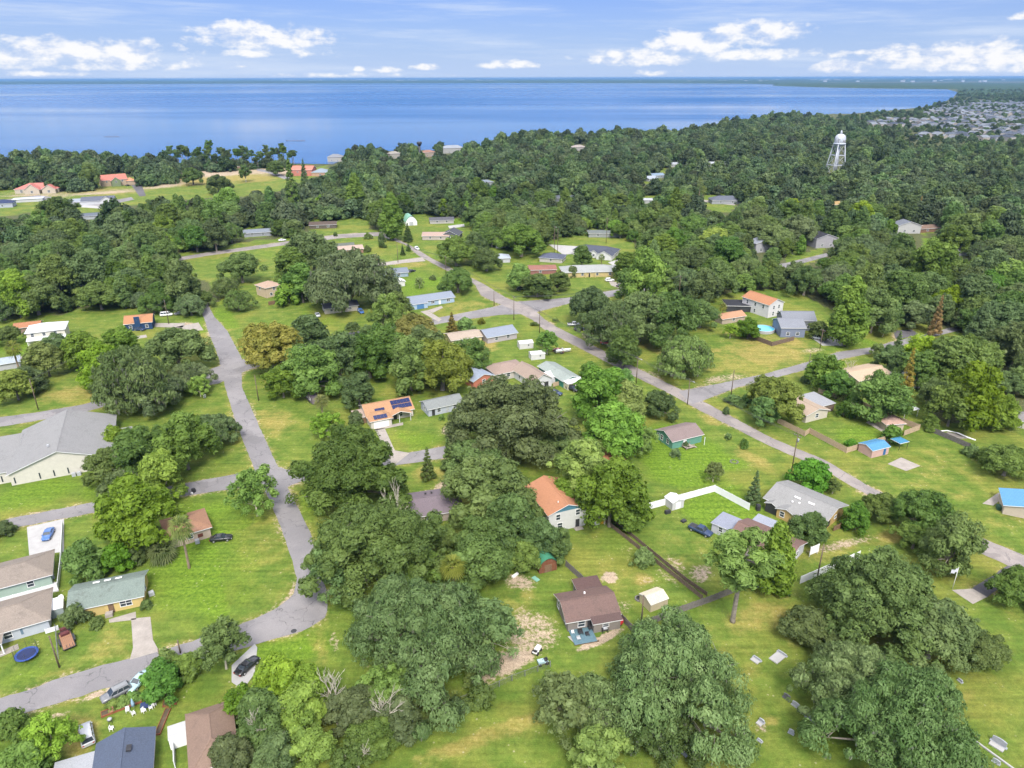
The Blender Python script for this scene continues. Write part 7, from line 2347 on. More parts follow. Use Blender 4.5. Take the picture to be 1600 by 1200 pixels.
# ------------------------------------------------------------------ trees one can point at, each placed by its crown in the photo
N_, DK, BR, YG, GR, RD, VI, LT = (1, 1, 1), (.93, .97, .9), (1.5, 1.65, .85), (2.1, 1.9, .75), (1.15, 1.12, 1.25), (2.2, 1.35, .9), (1.05, 1.55, .75), (1.75, 1.8, 1.25)
TREES = [
    # foreground, cemetery
    (1058, 1062, 232, 'mossy', N_, 1.05, 'huge grey green mossy oak in the cemetery below the maroon house'),
    (880, 1095, 110, 'sparse', (1.4, 1.45, 1.25), .9, 'thin mossy oak limb mass west of the huge cemetery oak'),
    (945, 1105, 130, 'mossy', (1.3, 1.3, 1.2), .85, 'lower western half of the huge cemetery oak group'),
    (935, 1175, 110, 'sparse', (1.35, 1.4, 1.2), .8, 'open mossy oak limbs at the bottom edge of the cemetery'),
    (1035, 1140, 130, 'mossy', N_, .8, 'dense lower mossy oak in the huge cemetery oak group'),
    (1330, 1070, 175, 'mossy', (.95, .97, 1.0), .95, 'feathery mossy oak beside the row of headstones'),
    (1410, 1130, 225, 'mossy', (.95, .97, 1.0), 1.05, 'huge feathery mossy oak at the bottom of the cemetery'),
    (1375, 935, 205, 'oak', N_, 1.0, 'great dark green oak beside the white fence and flagpole'),
    (1460, 985, 150, 'oak', N_, .95, 'middle part of the great oak, south of the flagpole'),
    (1530, 1015, 84, 'oak', (.95, .98, .95), .85, 'drooping eastern arm of the great oak, near the flagpole'),
    (1268, 980, 90, 'oak', DK, .8, 'low western oak touching the great oak'),
    (1590, 918, 84, 'oak', N_, .9, 'round oak at the east edge beside the dark cemetery drive'),
    # below maroon house / street bend
    (665, 990, 235, 'mossy', (1.0, 1.02, .9), 1.0, 'big oak with pale bare twigs above the chain link fence'),
    (770, 975, 95, 'sparse', GR, 1.0, 'thin open tree at the edge of the sandy yard'),
    (590, 850, 205, 'oak', DK, 1.05, 'big dark oak with dead white limbs east of the street'),
    (606, 792, 60, 'dead', N_, 1.75, 'bleached bare limbs rising out of the big dark oak'),
    (570, 868, 44, 'dead', N_, 1.6, 'pale bare limb low on the street side of the big dark oak'),
    (705, 945, 50, 'dead', N_, 1.8, 'pale bare twigs on top of the oak above the chain link fence'),
    (520, 895, 90, 'sparse', DK, 1.0, 'sparse dark tree overhanging the street before the bend'),
    (660, 890, 90, 'oak', DK, .9, 'dark oak between the big oak and the yellow palm'),
    (545, 738, 190, 'oak', N_, 1.0, 'broad round oak at the side street corner'),
    (758, 765, 140, 'oak', DK, 1.1, 'dark oak between the purple grey roof and the two storey house'),
    (800, 815, 95, 'round', (.9, 1.05, .85), 1.0, 'green tree in front of the two storey white house'),
    (760, 842, 90, 'round', (.9, 1.1, .8), .9, 'green tree left of the barn shed group'),
    (845, 840, 66, 'round', (1, 1.2, .8), 1.0, 'leafy tree against the white two storey wall'),
    (872, 850, 52, 'round', (1, 1.2, .85), 1.0, 'small tree just above the green roofed barn shed'),
    (820, 868, 52, 'round', N_, .9, 'small tree on the west side of the green roofed barn shed'),
    (748, 876, 92, 'round', VI, .95, 'vivid green rounded tree beside the yellow palm'),
    (707, 886, 44, 'palm', (1.25, 1.15, .8), 1.0, 'yellow green sabal palm among the oaks'),
    (690, 845, 60, 'oak', N_, .9, 'oak behind the yellow green sabal palm'),
    # tangle bottom centre
    (440, 1066, 96, 'round', YG, .9, 'bright yellow green tree beside the short concrete drive'),
    (372, 1095, 60, 'sparse', BR, .9, 'light green open tree next to the dusty brown hip roof'),
    (480, 1075, 85, 'round', BR, .9, 'light green tree behind the bare grey snag'),
    (470, 1110, 95, 'round', BR, .9, 'fresh green tree in the middle of the tangle'),
    (410, 1120, 90, 'round', N_, 1.0, 'green tree between the dusty roof and the tangle'),
    (485, 1165, 72, 'round', (2.3, 2.2, .7), .9, 'glowing yellow green tree at the bottom of the tangle'),
    (555, 1110, 85, 'round', N_, .9, 'mid green tree right of the bare grey snag'),
    (600, 1075, 95, 'sparse', BR, .9, 'light open tree with yellow sprays in the tangle'),
    (620, 1115, 80, 'round', N_, .8, 'green tree at the east end of the tangle'),
    (580, 1150, 75, 'round', DK, .8, 'dark green tree low in the tangle above the lawn'),
    (545, 1185, 70, 'sparse', GR, .8, 'pale mossy low tree at the tangle foot'),
    (430, 1185, 80, 'round', DK, .9, 'dark green tree at the bottom edge below the tangle'),
    (360, 1180, 70, 'round', N_, .9, 'green tree at the bottom edge beside the dusty roof'),
    (665, 1085, 60, 'round', N_, .8, 'small green tree by the end of the chain link fence'),
    (520, 1072, 75, 'dead', N_, 1.25, 'tall bare pale snag with crooked limbs'),
    (418, 1122, 70, 'dead', N_, 1.1, 'bare pale tree leaning by the dusty brown roof'),
    (600, 1105, 66, 'dead', N_, 1.0, 'bare pale tree draped over the light open tree'),
    (560, 1178, 55, 'dead', N_, .8, 'bare pale brush at the bottom of the tangle'),
    (712, 1090, 28, 'palmetto', (1, 1, 1), 1, 'small fan palm by the chain link fence'),
    (665, 1112, 26, 'palmetto', (1, 1.1, 1), 1, 'small fan palm on the tangle side of the fence'),
    (738, 1062, 36, 'sparse', BR, .9, 'feathery light shrub tree by the sandy yard'),
    (750, 1085, 44, 'bush', N_, 1.2, 'dark shrub at the bend of the chain link fence'),
    (712, 1105, 34, 'bush', DK, 1.0, 'vine covered shrub along the chain link fence'),
    # bottom left
    (75, 1150, 84, 'sparse', BR, 1.0, 'fresh green open tree beside the dirt drive'),
    (35, 1190, 80, 'round', BR, .8, 'light green tree at the bottom edge by the dirt drive'),
    (20, 1130, 50, 'bush', N_, 1.0, 'low weedy shrub on the verge near the picture edge'),
    (253, 1062, 66, 'ball', VI, 1.0, 'round vivid green tree beside the grey suv'),
    (290, 1040, 52, 'ball', DK, .9, 'dark rounded shrub tree by the road bend'),
    (262, 1035, 44, 'bush', GR, 1.2, 'greyish feathery shrub between road and vivid round tree'),
    (345, 1003, 86, 'sparse', (1.25, 1.3, .9), 1.05, 'open tree with pale branches on the inside of the bend'),
    (208, 1088, 24, 'bush', BR, .7, 'yellow green hedge end nearest the vivid round tree'),
    (193, 1094, 24, 'bush', BR, .7, 'middle of the yellow green hedge beside the grey suv'),
    (178, 1100, 24, 'bush', BR, .7, 'low hedge end beside the pink chair'),
    (116, 962, 40, 'bush', N_, 1.1, 'green shrub at the corner of the yellow house'),
    (150, 972, 24, 'bush', (1.2, 1.3, .8), .8, 'low shrub under the yellow house window'),
    (228, 944, 20, 'bush', N_, .8, 'small shrub at the east corner of the yellow house'),
    (6, 826, 30, 'ball', N_, .9, 'round shrub at the west edge by the lane'),
    (6, 908, 26, 'bush', VI, .9, 'leafy shrub against the green wall'),
    # block of the tall palm
    (130, 876, 66, 'ball', (.85, 1.1, .75), 1.1, 'dark green round tree behind the yellow house'),
    (180, 872, 50, 'ball', VI, 1.0, 'brighter green round tree behind the yellow house'),
    (208, 866, 38, 'ball', N_, .9, 'small green tree beside the fan palm'),
    (253, 860, 48, 'palmetto', (.9, 1.0, 1.0), 1.1, 'bushy blue green fan palm behind the pinkish house'),
    (282, 826, 40, 'palm', (1, 1, .9), 1.35, 'tall sabal palm beside the pinkish house'),
    (215, 800, 112, 'round', (1.35, 1.4, .8), 1.05, 'light green tree at the side street behind the palm'),
    (228, 842, 50, 'round', N_, .9, 'green tree beside the brown roofed pinkish house'),
    (395, 762, 78, 'sparse', LT, 1.1, 'pale green airy tree on the street corner'),
    # hall corner
    (172, 728, 82, 'oak', DK, 1.0, 'dark tree touching the east wall of the cream hall'),
    (218, 705, 110, 'oak', (.9, 1, .85), 1.0, 'dark green oak north east of the cream hall'),
    (285, 690, 92, 'round', (1.1, 1.25, .85), .95, 'rounded bright green tree on the hall lawn'),
    (335, 672, 74, 'mossy', (.9, .9, .85), .95, 'greyish tree at the street side of the hall lawn'),
    (250, 742, 76, 'round', (1.6, 1.55, .75), 1.1, 'yellow green tree by the lane beside the hall'),
    (195, 765, 70, 'round', N_, .9, 'mid green tree on the lane beside the hall'),
    (180, 685, 42, 'bush', BR, 1.1, 'small yellow green shrub under the hall roof edge'),
    # centre left mass west of street
    (205, 595, 130, 'mossy', (1, 1.02, .92), 1.1, 'big mossy oak on the main road west of the street'),
    (275, 545, 95, 'oak', N_, 1.0, 'dark dense oak behind the big mossy oak'),
    (240, 615, 95, 'mossy', (.8, .88, .75), .85, 'drooping mossy oak edge over the main road'),
    (295, 590, 66, 'mossy', N_, .95, 'ragged mossy tree at the main road corner'),
    (160, 570, 80, 'round', BR, .95, 'light green tree west of the big mossy oak'),
    (125, 545, 64, 'round', (1.3, 1.35, .85), .9, 'light green tree in front of the white two storey house'),
    (70, 560, 56, 'round', YG, .95, 'yellow green tree on the corner of the small lane'),
    (22, 600, 60, 'round', YG, .8, 'yellow green bushy tree at the west edge'),
    (45, 590, 50, 'round', N_, .8, 'dark green bushy tree near the west edge'),
    (190, 535, 56, 'round', (1.25, 1.3, .9), .9, 'soft green tree beside the dark blue cottage'),
    (10, 525, 46, 'oak', DK, .9, 'dark oak at the west edge above the lane'),
    (20, 545, 28, 'palm', (1.1, .95, .9), 1.1, 'brownish sabal palm by the small lane'),
    (88, 535, 40, 'round', N_, .8, 'green tree at the corner of the white two storey porch'),
    (310, 600, 36, 'sparse', LT, 1.0, 'pale open tree right on the street corner'),
    # centre mass between street and diagonal
    (425, 543, 110, 'oak', RD, 1.05, 'bronze orange oak at the street corner'),
    (483, 520, 66, 'round', DK, .9, 'dark grey green round tree beside the bronze oak'),
    (485, 575, 86, 'round', (1, 1.2, .8), 1.0, 'green tree left of the purple grey trailer'),
    (440, 595, 56, 'round', (1.1, 1.25, .8), .9, 'small green tree below the bronze oak'),
    (530, 560, 78, 'round', (.95, 1.15, .8), 1.05, 'green tree right of the trailer'),
    (575, 556, 86, 'oak', (.85, 1, .8), 1.15, 'deep green tree behind the solar panel house'),
    (600, 540, 70, 'round', N_, 1.1, 'dark green tree in the middle of the green mass'),
    (648, 522, 88, 'oak', RD, 1.0, 'reddish bronze oak behind the cream houses'),
    (640, 566, 78, 'round', (1.05, 1.2, .85), 1.1, 'light branching green tree behind the grey bungalow'),
    (690, 570, 104, 'oak', (1.7, 1.35, .8), 1.1, 'russet tinged oak beside the salmon gable'),
    (735, 552, 56, 'round', (1.15, 1.4, .8), 1.0, 'fresh green tree by the orange yard'),
    (660, 545, 70, 'round', (1.05, 1.3, .8), 1.1, 'fresh green tree between two russet oaks'),
    (560, 610, 60, 'round', DK, .9, 'shaded tree at the edge of the solar house yard'),
    (605, 490, 66, 'sparse', (1.1, 1.2, .9), 1.2, 'thin tall tree in front of the pale blue ranch'),
    (575, 520, 36, 'sparse', N_, .9, 'small open tree by the main road'),
    (550, 512, 28, 'sparse', N_, .8, 'little tree on the verge of the main road'),
    (502, 627, 26, 'palm', (1.35, 1.2, .9), 1.0, 'pale sabal palm on the lawn beside the trailer'),
    (510, 660, 52, 'sparse', LT, .8, 'pale scrubby bush tree on the lawn west of the solar house'),
    (556, 654, 26, 'bush', N_, 1.0, 'dark shrub along the side of the solar house'),
    (668, 726, 26, 'conifer', (1, .95, .9), .8, 'small dark pointed magnolia on the side street verge'),
    (700, 712, 26, 'conifer', (1, .95, .9), .85, 'second small pointed magnolia on the side street verge'),
    (636, 612, 16, 'bush', DK, .8, 'tiny round bush behind the grey bungalow'),
    (690, 652, 10, 'bush', DK, 1.2, 'tiny dark bush at the grey bungalow wall'),
    # big oak centre
    (792, 655, 178, 'oak', (1.0, 1.0, .95), 1.1, 'very large dark oak in the middle of the block'),
    (865, 690, 80, 'oak', DK, .9, 'dark oak east of the very large oak'),
    (740, 715, 90, 'oak', N_, .9, 'oak with pale dead twigs above the purple grey roof'),
    (780, 708, 36, 'dead', N_, .9, 'bare pale twigs on top of the oak by the side street'),
    (935, 612, 88, 'round', (1.15, 1.5, .8), 1.0, 'bright green tree beside the teal home'),
    (975, 625, 80, 'oak', (1.9, 1.7, .8), 1.05, 'yellow bronze tree behind the teal house'),
    (960, 670, 90, 'round', (1.2, 1.6, .8), 1.0, 'bright green tree west of the teal house'),
    (1030, 630, 58, 'oak', (.8, .85, .8), 1.0, 'dark evergreen tree at the street corner by the teal house'),
    (1005, 685, 50, 'sparse', LT, .9, 'pale leafy tree against the teal house wall'),
    (912, 735, 104, 'round', YG, 1.05, 'yellow green tree above the rusty two storey roof'),
    (955, 770, 110, 'round', (1.6, 1.55, .75), 1.0, 'olive green tree over the long yard'),
    (985, 800, 60, 'round', (1.3, 1.35, .8), .9, 'olive tree at the end of the white vinyl fence'),
    (885, 770, 60, 'round', (1.4, 1.45, .8), .9, 'yellow green tree against the rusty roof'),
    (975, 592, 40, 'sparse', VI, 1.0, 'feathery fresh green tree beside the diagonal street'),
    # north east mass along the diagonal street
    (922, 478, 74, 'oak', DK, 1.15, 'dark oak at the north east corner of the junction'),
    (955, 510, 92, 'mossy', (.85, .95, .8), 1.1, 'mossy oak beside the red car'),
    (1000, 495, 94, 'oak', (1.05, 1.1, .9), 1.15, 'grey green oak in the row beside the diagonal street'),
    (1050, 495, 100, 'oak', (.85, 1, .8), 1.15, 'deep green oak in the row behind the willowy tree'),
    (1095, 490, 60, 'oak', DK, 1.0, 'dark oak at the pool enclosure corner'),
    (975, 540, 60, 'round', (.9, 1, .85), 1.1, 'green tree over the gravel verge'),
    (1070, 560, 90, 'mossy', (1.25, 1.25, 1.05), 1.05, 'pale willowy rounded tree on the street corner lawn'),
    (920, 577, 28, 'ball', (1, 1.25, .8), 1.0, 'small round tree at the end of the teal home'),
    (855, 532, 42, 'sparse', (.9, 1.2, .8), .9, 'small green tree by the maroon car'),
    (1010, 430, 72, 'round', (1.35, 1.5, .8), 1.3, 'fresh green tall tree by the yellow house on the main road'),
    (985, 445, 50, 'round', N_, 1.1, 'green tree next to the fresh green tall tree'),
    (1040, 440, 44, 'round', N_, 1.0, 'green tree on the verge of the main road'),
    (1100, 448, 56, 'round', (1.0, 1.2, .8), 1.0, 'rounded tree north of the pool enclosure'),
    (1170, 512, 40, 'round', (1.2, 1.45, .8), .8, 'light green shrub tree by the pool'),
    (1142, 515, 24, 'sparse', BR, 1.0, 'light spindly tree by the tan pool house'),
    (1130, 480, 14, 'palm', (1.2, 1, .9), 1.2, 'little palm beside the pool enclosure'),
    (1330, 482, 62, 'tall', (1.9, 1.8, .75), 1.0, 'tall yellow green tree beside the slate blue cottage'),
    (1368, 482, 62, 'round', (1.0, 1.2, .8), 1.15, 'green tree right of the tall yellow green tree'),
    (1280, 515, 34, 'round', N_, .8, 'green bush tree against the slate blue cottage'),
    (1382, 510, 22, 'dead', (1, 1, 1), .9, 'bare pinkish tree on the eastern verge'),
    (1465, 496, 22, 'conifer', (3.0, 1.15, .9), 1.1, 'dying brown conifer by the eastern side road'),
    (1435, 333, 16, 'conifer', (3.0, 1.1, .9), 1.1, 'brown conifer beside the low brick house in the wood'),
    (1450, 482, 50, 'mossy', (1.2, 1.25, .9), 1.0, 'light feathery tree beside the dying brown conifer'),
    # right hand block
    (1213, 622, 92, 'oak', (1.25, 1.05, .85), 1.05, 'dark oak with reddish top at the fence corner'),
    (1195, 640, 50, 'round', (.95, 1.1, .8), .9, 'green tree on the street side of the reddish oak'),
    (1290, 578, 54, 'round', (.9, 1.1, .8), 1.1, 'green tree on the verge of the side road'),
    (1310, 600, 50, 'round', (1.0, 1.25, .8), .9, 'green tree behind the cream house'),
    (1322, 610, 38, 'palmetto', (1.0, 1.1, .9), 1.3, 'leafy fan palm beside the cream house'),
    (1320, 640, 26, 'bush', (.85, 1.05, .8), 1.3, 'dark green bush inside the wooden fence'),
    (1380, 618, 82, 'round', (.9, 1.1, .8), 1.0, 'dense round tree in the middle of the fenced yard'),
    (1395, 678, 32, 'bush', (.9, 1, .8), 1.0, 'bush at the fence corner behind the pink shed'),
    (1330, 692, 20, 'bush', VI, .7, 'bright weeds clump along the tan fence'),
    (1258, 592, 16, 'bush', DK, .9, 'small dark bush on the verge by the side road'),
    (1330, 570, 26, 'dead', (1, 1, 1), .9, 'bare reddish tree by the side road'),
    (1372, 545, 26, 'sparse', LT, .9, 'pale thin tree on the side road verge'),
    (1402, 545, 28, 'conifer', DK, .7, 'dark rounded evergreen on the side road verge'),
    (1418, 590, 30, 'conifer', (2.6, 1.25, .9), 1.1, 'dry brown tree beside the white metal building'),
    (1395, 560, 50, 'round', (1.15, 1.3, .95), .9, 'soft green tree north of the tan roofed house'),
    (1440, 575, 60, 'round', (1.1, 1.2, .95), 1.0, 'soft green tree behind the white metal building'),
    (1522, 612, 96, 'round', (1.9, 1.65, .7), 1.05, 'big yellow gold tinged tree at the far lawn'),
    (1490, 630, 70, 'round', (1.5, 1.4, .75), 1.0, 'yellow green tree west of the gold tinged tree'),
    (1560, 640, 62, 'round', (1.2, 1.2, .8), .95, 'olive tree east of the gold tinged tree'),
    (1460, 612, 46, 'round', (.9, 1.05, .8), 1.0, 'green tree behind the white metal carport'),
    (1455, 660, 30, 'bush', (1.1, 1.3, .8), 1.0, 'leafy bush at the end of the grey brown fence'),
    (1520, 705, 26, 'bush', N_, .8, 'bush at the end of the fence on the far lawn'),
    (1575, 720, 74, 'oak', DK, .95, 'dark oak at the east edge above the sky blue roof'),
    (1540, 712, 30, 'bush', DK, 1.0, 'dark bush left of the eastern dark oak'),
    (1268, 742, 58, 'ball', (.9, 1.35, .7), .95, 'round clipped vivid tree beside the pale grey roof'),
    (1303, 758, 28, 'sparse', N_, .9, 'small open tree beside the clipped round tree'),
    (1265, 822, 58, 'round', (.9, 1.1, .8), .9, 'round green tree in front of the yellow walled house'),
    (1340, 808, 46, 'ball', (1, 1.2, .8), 1.1, 'bright round bush tree on the dirt drive corner'),
    (1378, 790, 60, 'oak', N_, .95, 'oak beside the diagonal street near the dirt drive'),
    (1440, 800, 86, 'oak', DK, 1.15, 'dark tall oak at the end of the dirt drive'),
    (1490, 845, 86, 'round', (1.6, 1.5, .75), 1.15, 'yellow green tree next to the dark tall oak'),
    (1430, 840, 60, 'oak', DK, .9, 'shaded lower oak at the dirt drive end'),
    (1160, 872, 108, 'pine', (1.2, 1.55, .75), .66, 'tall pine over the white canopy pergola'),
    (1212, 868, 74, 'tall', (1.5, 1.45, .85), .95, 'olive tree beside the tall pine'),
    (1218, 905, 40, 'ball', (.55, .65, .6), 1.0, 'very dark tree at the white fence end'),
    (1180, 762, 26, 'conifer', (.9, 1, .9), .8, 'small dark cedar beside the white vinyl fence'),
    (1116, 735, 34, 'sparse', (1.5, 1.5, .8), 1.0, 'small yellow green tree on the teal house lawn'),
    (1005, 872, 34, 'bush', (1.2, 1.3, 1.1), 1.1, 'white flowered oleander on the dark board fence'),
    (985, 815, 24, 'bush', N_, 1.1, 'leafy shrub at the head of the dark board fence'),
    (1135, 642, 12, 'bush', DK, 1.2, 'small dark bush beside the corner lamp pole'),
    (1138, 682, 12, 'bush', DK, 1.0, 'round clipped bush nearest the teal house'),
    (1163, 693, 16, 'bush', DK, 1.1, 'larger round clipped bush near the street'),
    (1072, 695, 10, 'bush', DK, 1.2, 'dark shrub at the teal house wall'),
    (1056, 708, 18, 'bush', N_, .9, 'shrub at the corner of the teal house'),
    (1148, 625, 34, 'bush', (.8, 1.2, .7), .45, 'low green flower bed on the corner lawn'),
    (1170, 622, 22, 'bush', (.9, 1.1, .8), .7, 'leafy end of the low green flower bed'),
    (868, 500, 10, 'bush', N_, .8, 'tiny bush on the junction corner grass'),
    (835, 506, 14, 'bush', N_, .5, 'flat shrub on the slope below the junction'),
    (706, 506, 22, 'conifer', (2.2, 1.0, .9), .6, 'small reddish tree on the main road verge'),
    (728, 508, 28, 'bush', (1.1, 1.35, .8), 1.0, 'green bush next to the small reddish tree'),
    (752, 502, 12, 'bush', RD, 1.0, 'little dark red bush by the blue grey roof'),
    # upper middle
    (376, 418, 64, 'oak', DK, 1.0, 'dark round oak on the upper lawn'),
    (372, 470, 46, 'mossy', (1.25, 1.15, 1.0), 1.0, 'grey mossy ragged tree by the open lawn'),
    (352, 450, 44, 'mossy', N_, 1.0, 'mossy tree at the wood corner by the street end'),
    (488, 395, 80, 'oak', DK, 1.15, 'dark tall oak left of the brick ranch house'),
    (455, 415, 60, 'round', (.95, 1.15, .8), 1.0, 'green tree above the tan two storey house'),
    (470, 440, 60, 'round', (.9, 1.05, .8), 1.0, 'green tree beside the tan two storey house'),
    (545, 440, 130, 'mossy', (.9, .95, .85), 1.0, 'wide mossy oak behind the long white house'),
    (600, 450, 60, 'mossy', N_, .9, 'mossy oak edge near the small white shed'),
    (500, 450, 60, 'mossy', N_, .9, 'mossy oak west part behind the long white house'),
    (450, 458, 46, 'bush', BR, 1.0, 'light green thicket below the tan two storey house'),
    (620, 478, 50, 'sparse', N_, 1.1, 'open green tree west of the pale blue ranch'),
    (715, 438, 56, 'oak', (.8, .85, .75), .95, 'dark rounded oak beside the pale blue ranch'),
    (712, 392, 62, 'oak', DK, 1.0, 'dark oak west of the diagonal street, upper'),
    (760, 405, 50, 'oak', DK, 1.0, 'dark oak on the far side of the diagonal street'),
    (740, 385, 44, 'round', DK, 1.0, 'dark tree behind the diagonal street oaks'),
    (575, 369, 12, 'bush', DK, 1.0, 'round bush on the upper lawn corner'),
    (596, 372, 11, 'bush', DK, 1.6, 'small bush pair on the upper lawn'),
    (597, 382, 12, 'bush', DK, 1.2, 'low bush below the small bush pair'),
    (574, 389, 12, 'bush', N_, 1.0, 'bush at the brick ranch corner'),
    (629, 391, 9, 'conifer', (.7, .8, .7), .7, 'narrow dark cypress on the drive corner'),
    (638, 386, 10, 'conifer', N_, .5, 'small tree beside the narrow cypress'),
    (637, 364, 18, 'conifer', (.8, .95, .8), .6, 'small pointed tree opposite the tan roofed house'),
    (524, 366, 8, 'bush', N_, 1.0, 'small bush on the verge of the upper road'),
    (655, 440, 18, 'sparse', LT, 1.0, 'small pale tree beside the white shed'),
    (676, 434, 10, 'bush', N_, 1.0, 'bush on the lawn behind the pale blue ranch'),
    (815, 375, 70, 'oak', (.85, 1, .8), 1.0, 'dense oak west of the tall lamp pole'),
    (910, 400, 34, 'round', DK, 1.0, 'round dark tree in front of the charcoal roofed house'),
    (940, 402, 12, 'palm', (1, 1.1, .9), 1.0, 'little palm in front of the large white house'),
    (840, 445, 50, 'round', (.85, .95, .8), .7, 'dark rounded shrubs by the main road'),
    (872, 440, 42, 'round', DK, .7, 'dark rounded shrub left of the pale hip roof'),
    (812, 432, 44, 'round', BR, .9, 'light green tree by the roadside shrubs'),
    (895, 425, 20, 'bush', N_, 1.0, 'bush before the cream yellow house'),
    (985, 415, 50, 'round', (1.1, 1.2, .9), .9, 'green tree at the end of the cream yellow house'),
    (612, 335, 40, 'tall', (1.6, 1.6, .8), 1.0, 'tall bright green tree beside the green roofed barn'),
    (555, 300, 34, 'tall', (1.6, 1.5, .8), 1.0, 'tall yellow green tree standing above the wood'),
    (300, 275, 38, 'oak', (.75, .85, .8), .95, 'dark oak on the dry field'),
    (340, 287, 42, 'oak', (.8, .9, .85), .9, 'dark wide oak at the edge of the dry field'),
    (382, 268, 22, 'sparse', DK, 1.2, 'thin dark tree on the dry field'),
    (140, 274, 34, 'round', DK, 1.1, 'dark round tree beside the unfinished house'),
    (90, 325, 56, 'oak', (.78, .86, .8), .9, 'broad dark oak below the new white house'),
    (455, 292, 30, 'conifer', DK, 1.0, 'dark pointed tree by the curved new road'),
    (475, 272, 16, 'conifer', N_, 1.0, 'pointed tree in front of the salmon house'),
    (430, 262, 30, 'round', DK, .7, 'dark hedge trees along the curved new road'),
    (455, 262, 16, 'round', DK, .9, 'dark tree beside the salmon house'),
]
for cx, cyy, w, kind, tint, hs, lab in TREES:
    if kind in ('oak', 'mossy') and w > 150:
        kind = 'big' + kind
        tint = tuple(c * (1.28 if kind == 'bigmossy' else 1.14) for c in tint)
    tree_px(cx, cyy, w, kind, lab, tint, hs)
# two tall slim palms on the far clearing
for base, top, lab in (((1091, 319), 279, 'tall slim palm on the clearing, the taller of two'), ((1097, 319), 291, 'tall slim palm on the clearing, the shorter of two')):
    p = G(*base)
    hh = next(z for z in np.arange(5, 40, .2) if to_px([(p.x, p.y, z)])[0][0][1] <= top)
    tree_at((p.x, p.y, 0), 6.5, 'palm', lab, (1, 1, 1), hh / (6.6 * 6.5 / 3.8), 'tall palms')
# flat waterside pines in a row
_rng = random.Random(3)
for i in range(46):
    px = 262 + i * 4.4 + _rng.uniform(-3, 3)
    p = G(px, 260 + _rng.uniform(-7, 4))
    tree_at((p.x, p.y, 0), _rng.uniform(7, 10.5), 'pine', '%s dark pine, %s of the row along the lake shore' % (['tall', 'slender', 'ragged', 'stout', 'leaning'][i % 5], ['west end', 'western part', 'middle', 'eastern part', 'east end'][min(4, i * 5 // 46)]), DK, _rng.uniform(0.65, 1.15), 'pines along the lake shore')
# ------------------------------------------------------------------ the wood: nearest trees one by one, the rest as one mass
def clear_of(P, pad):
    return P


def scatter_wood():
    rng = np.random.default_rng(11)
    pts = []
    # candidate grid in the plan, thinning with nothing: jittered, 8.2 m apart
    for (x0, x1, y0, y1, st) in ((-620, 1500, 215, 1000, 9.6), (-100, 2600, 1000, 2700, 13)):
        gx, gy = np.meshgrid(np.arange(x0, x1, st), np.arange(y0, y1, st))
        x = gx.ravel() + rng.uniform(-.42, .42, gx.size) * st
        y = gy.ravel() + rng.uniform(-.42, .42, gx.size) * st
        D = (8.5 + 13.5 * rng.random(gx.size) ** 1.5) * (1.0 if st < 10 else 1.2)
        zt = 0.68 * D + 1.5
        ok = np.ones(gx.size, bool)
        c, _ = to_px(np.stack([x, y, zt * .55], 1))
        ok &= (c[:, 0] > -60) & (c[:, 0] < 1660)
        r = D * .42
        for dx, dz in ((0, .55), (-1, .5), (1, .5), (0, .9), (-.7, .75), (.7, .75), (0, .2)):
            q, _ = to_px(np.stack([x + dx * r, y, zt * dz], 1))
            ok &= in_wood(q[:, 0], q[:, 1])
        pts.append(np.stack([x, y, D], 1)[ok])
    # far edge of the wood on the right shore and behind the subdivision
    x, y = rng.uniform(500, 3200, 9000), rng.uniform(1050, 2700, 9000)
    q, _ = to_px(np.stack([x, y, x * 0], 1))
    fill = [(1300, 186), (1345, 180), (1400, 176), (1440, 171), (1475, 163), (1500, 154), (1640, 148), (1640, 236), (1500, 236), (1400, 226)]
    ok = in_poly(q[:, 0], q[:, 1], fill)
    S_ = np.array(SUBURB)
    ok &= rng.random(9000) < .95
    ok2 = ok.copy()
    for i in np.nonzero(ok)[0]:
        ok2[i] = (np.hypot(S_[:, 0] - x[i], S_[:, 1] - y[i]) > 11.5).all()
    pts.append(np.stack([x, y, rng.uniform(7, 13, 9000)], 1)[ok2])
    x, y = rng.uniform(1100, 5600, 7000), rng.uniform(2450, 5600, 7000)
    q, _ = to_px(np.stack([x, y, x * 0], 1))
    ok = in_poly(q[:, 0], q[:, 1], [(1440, 170), (1478, 161), (1494, 152), (1499, 145), (1520, 140), (1660, 138), (1660, 158), (1500, 166)])
    pts.append(np.stack([x, y, rng.uniform(10, 22, 7000)], 1)[ok])
    P = np.concatenate(pts)
    return P[np.argsort(np.hypot(P[:, 0], P[:, 1]))], rng


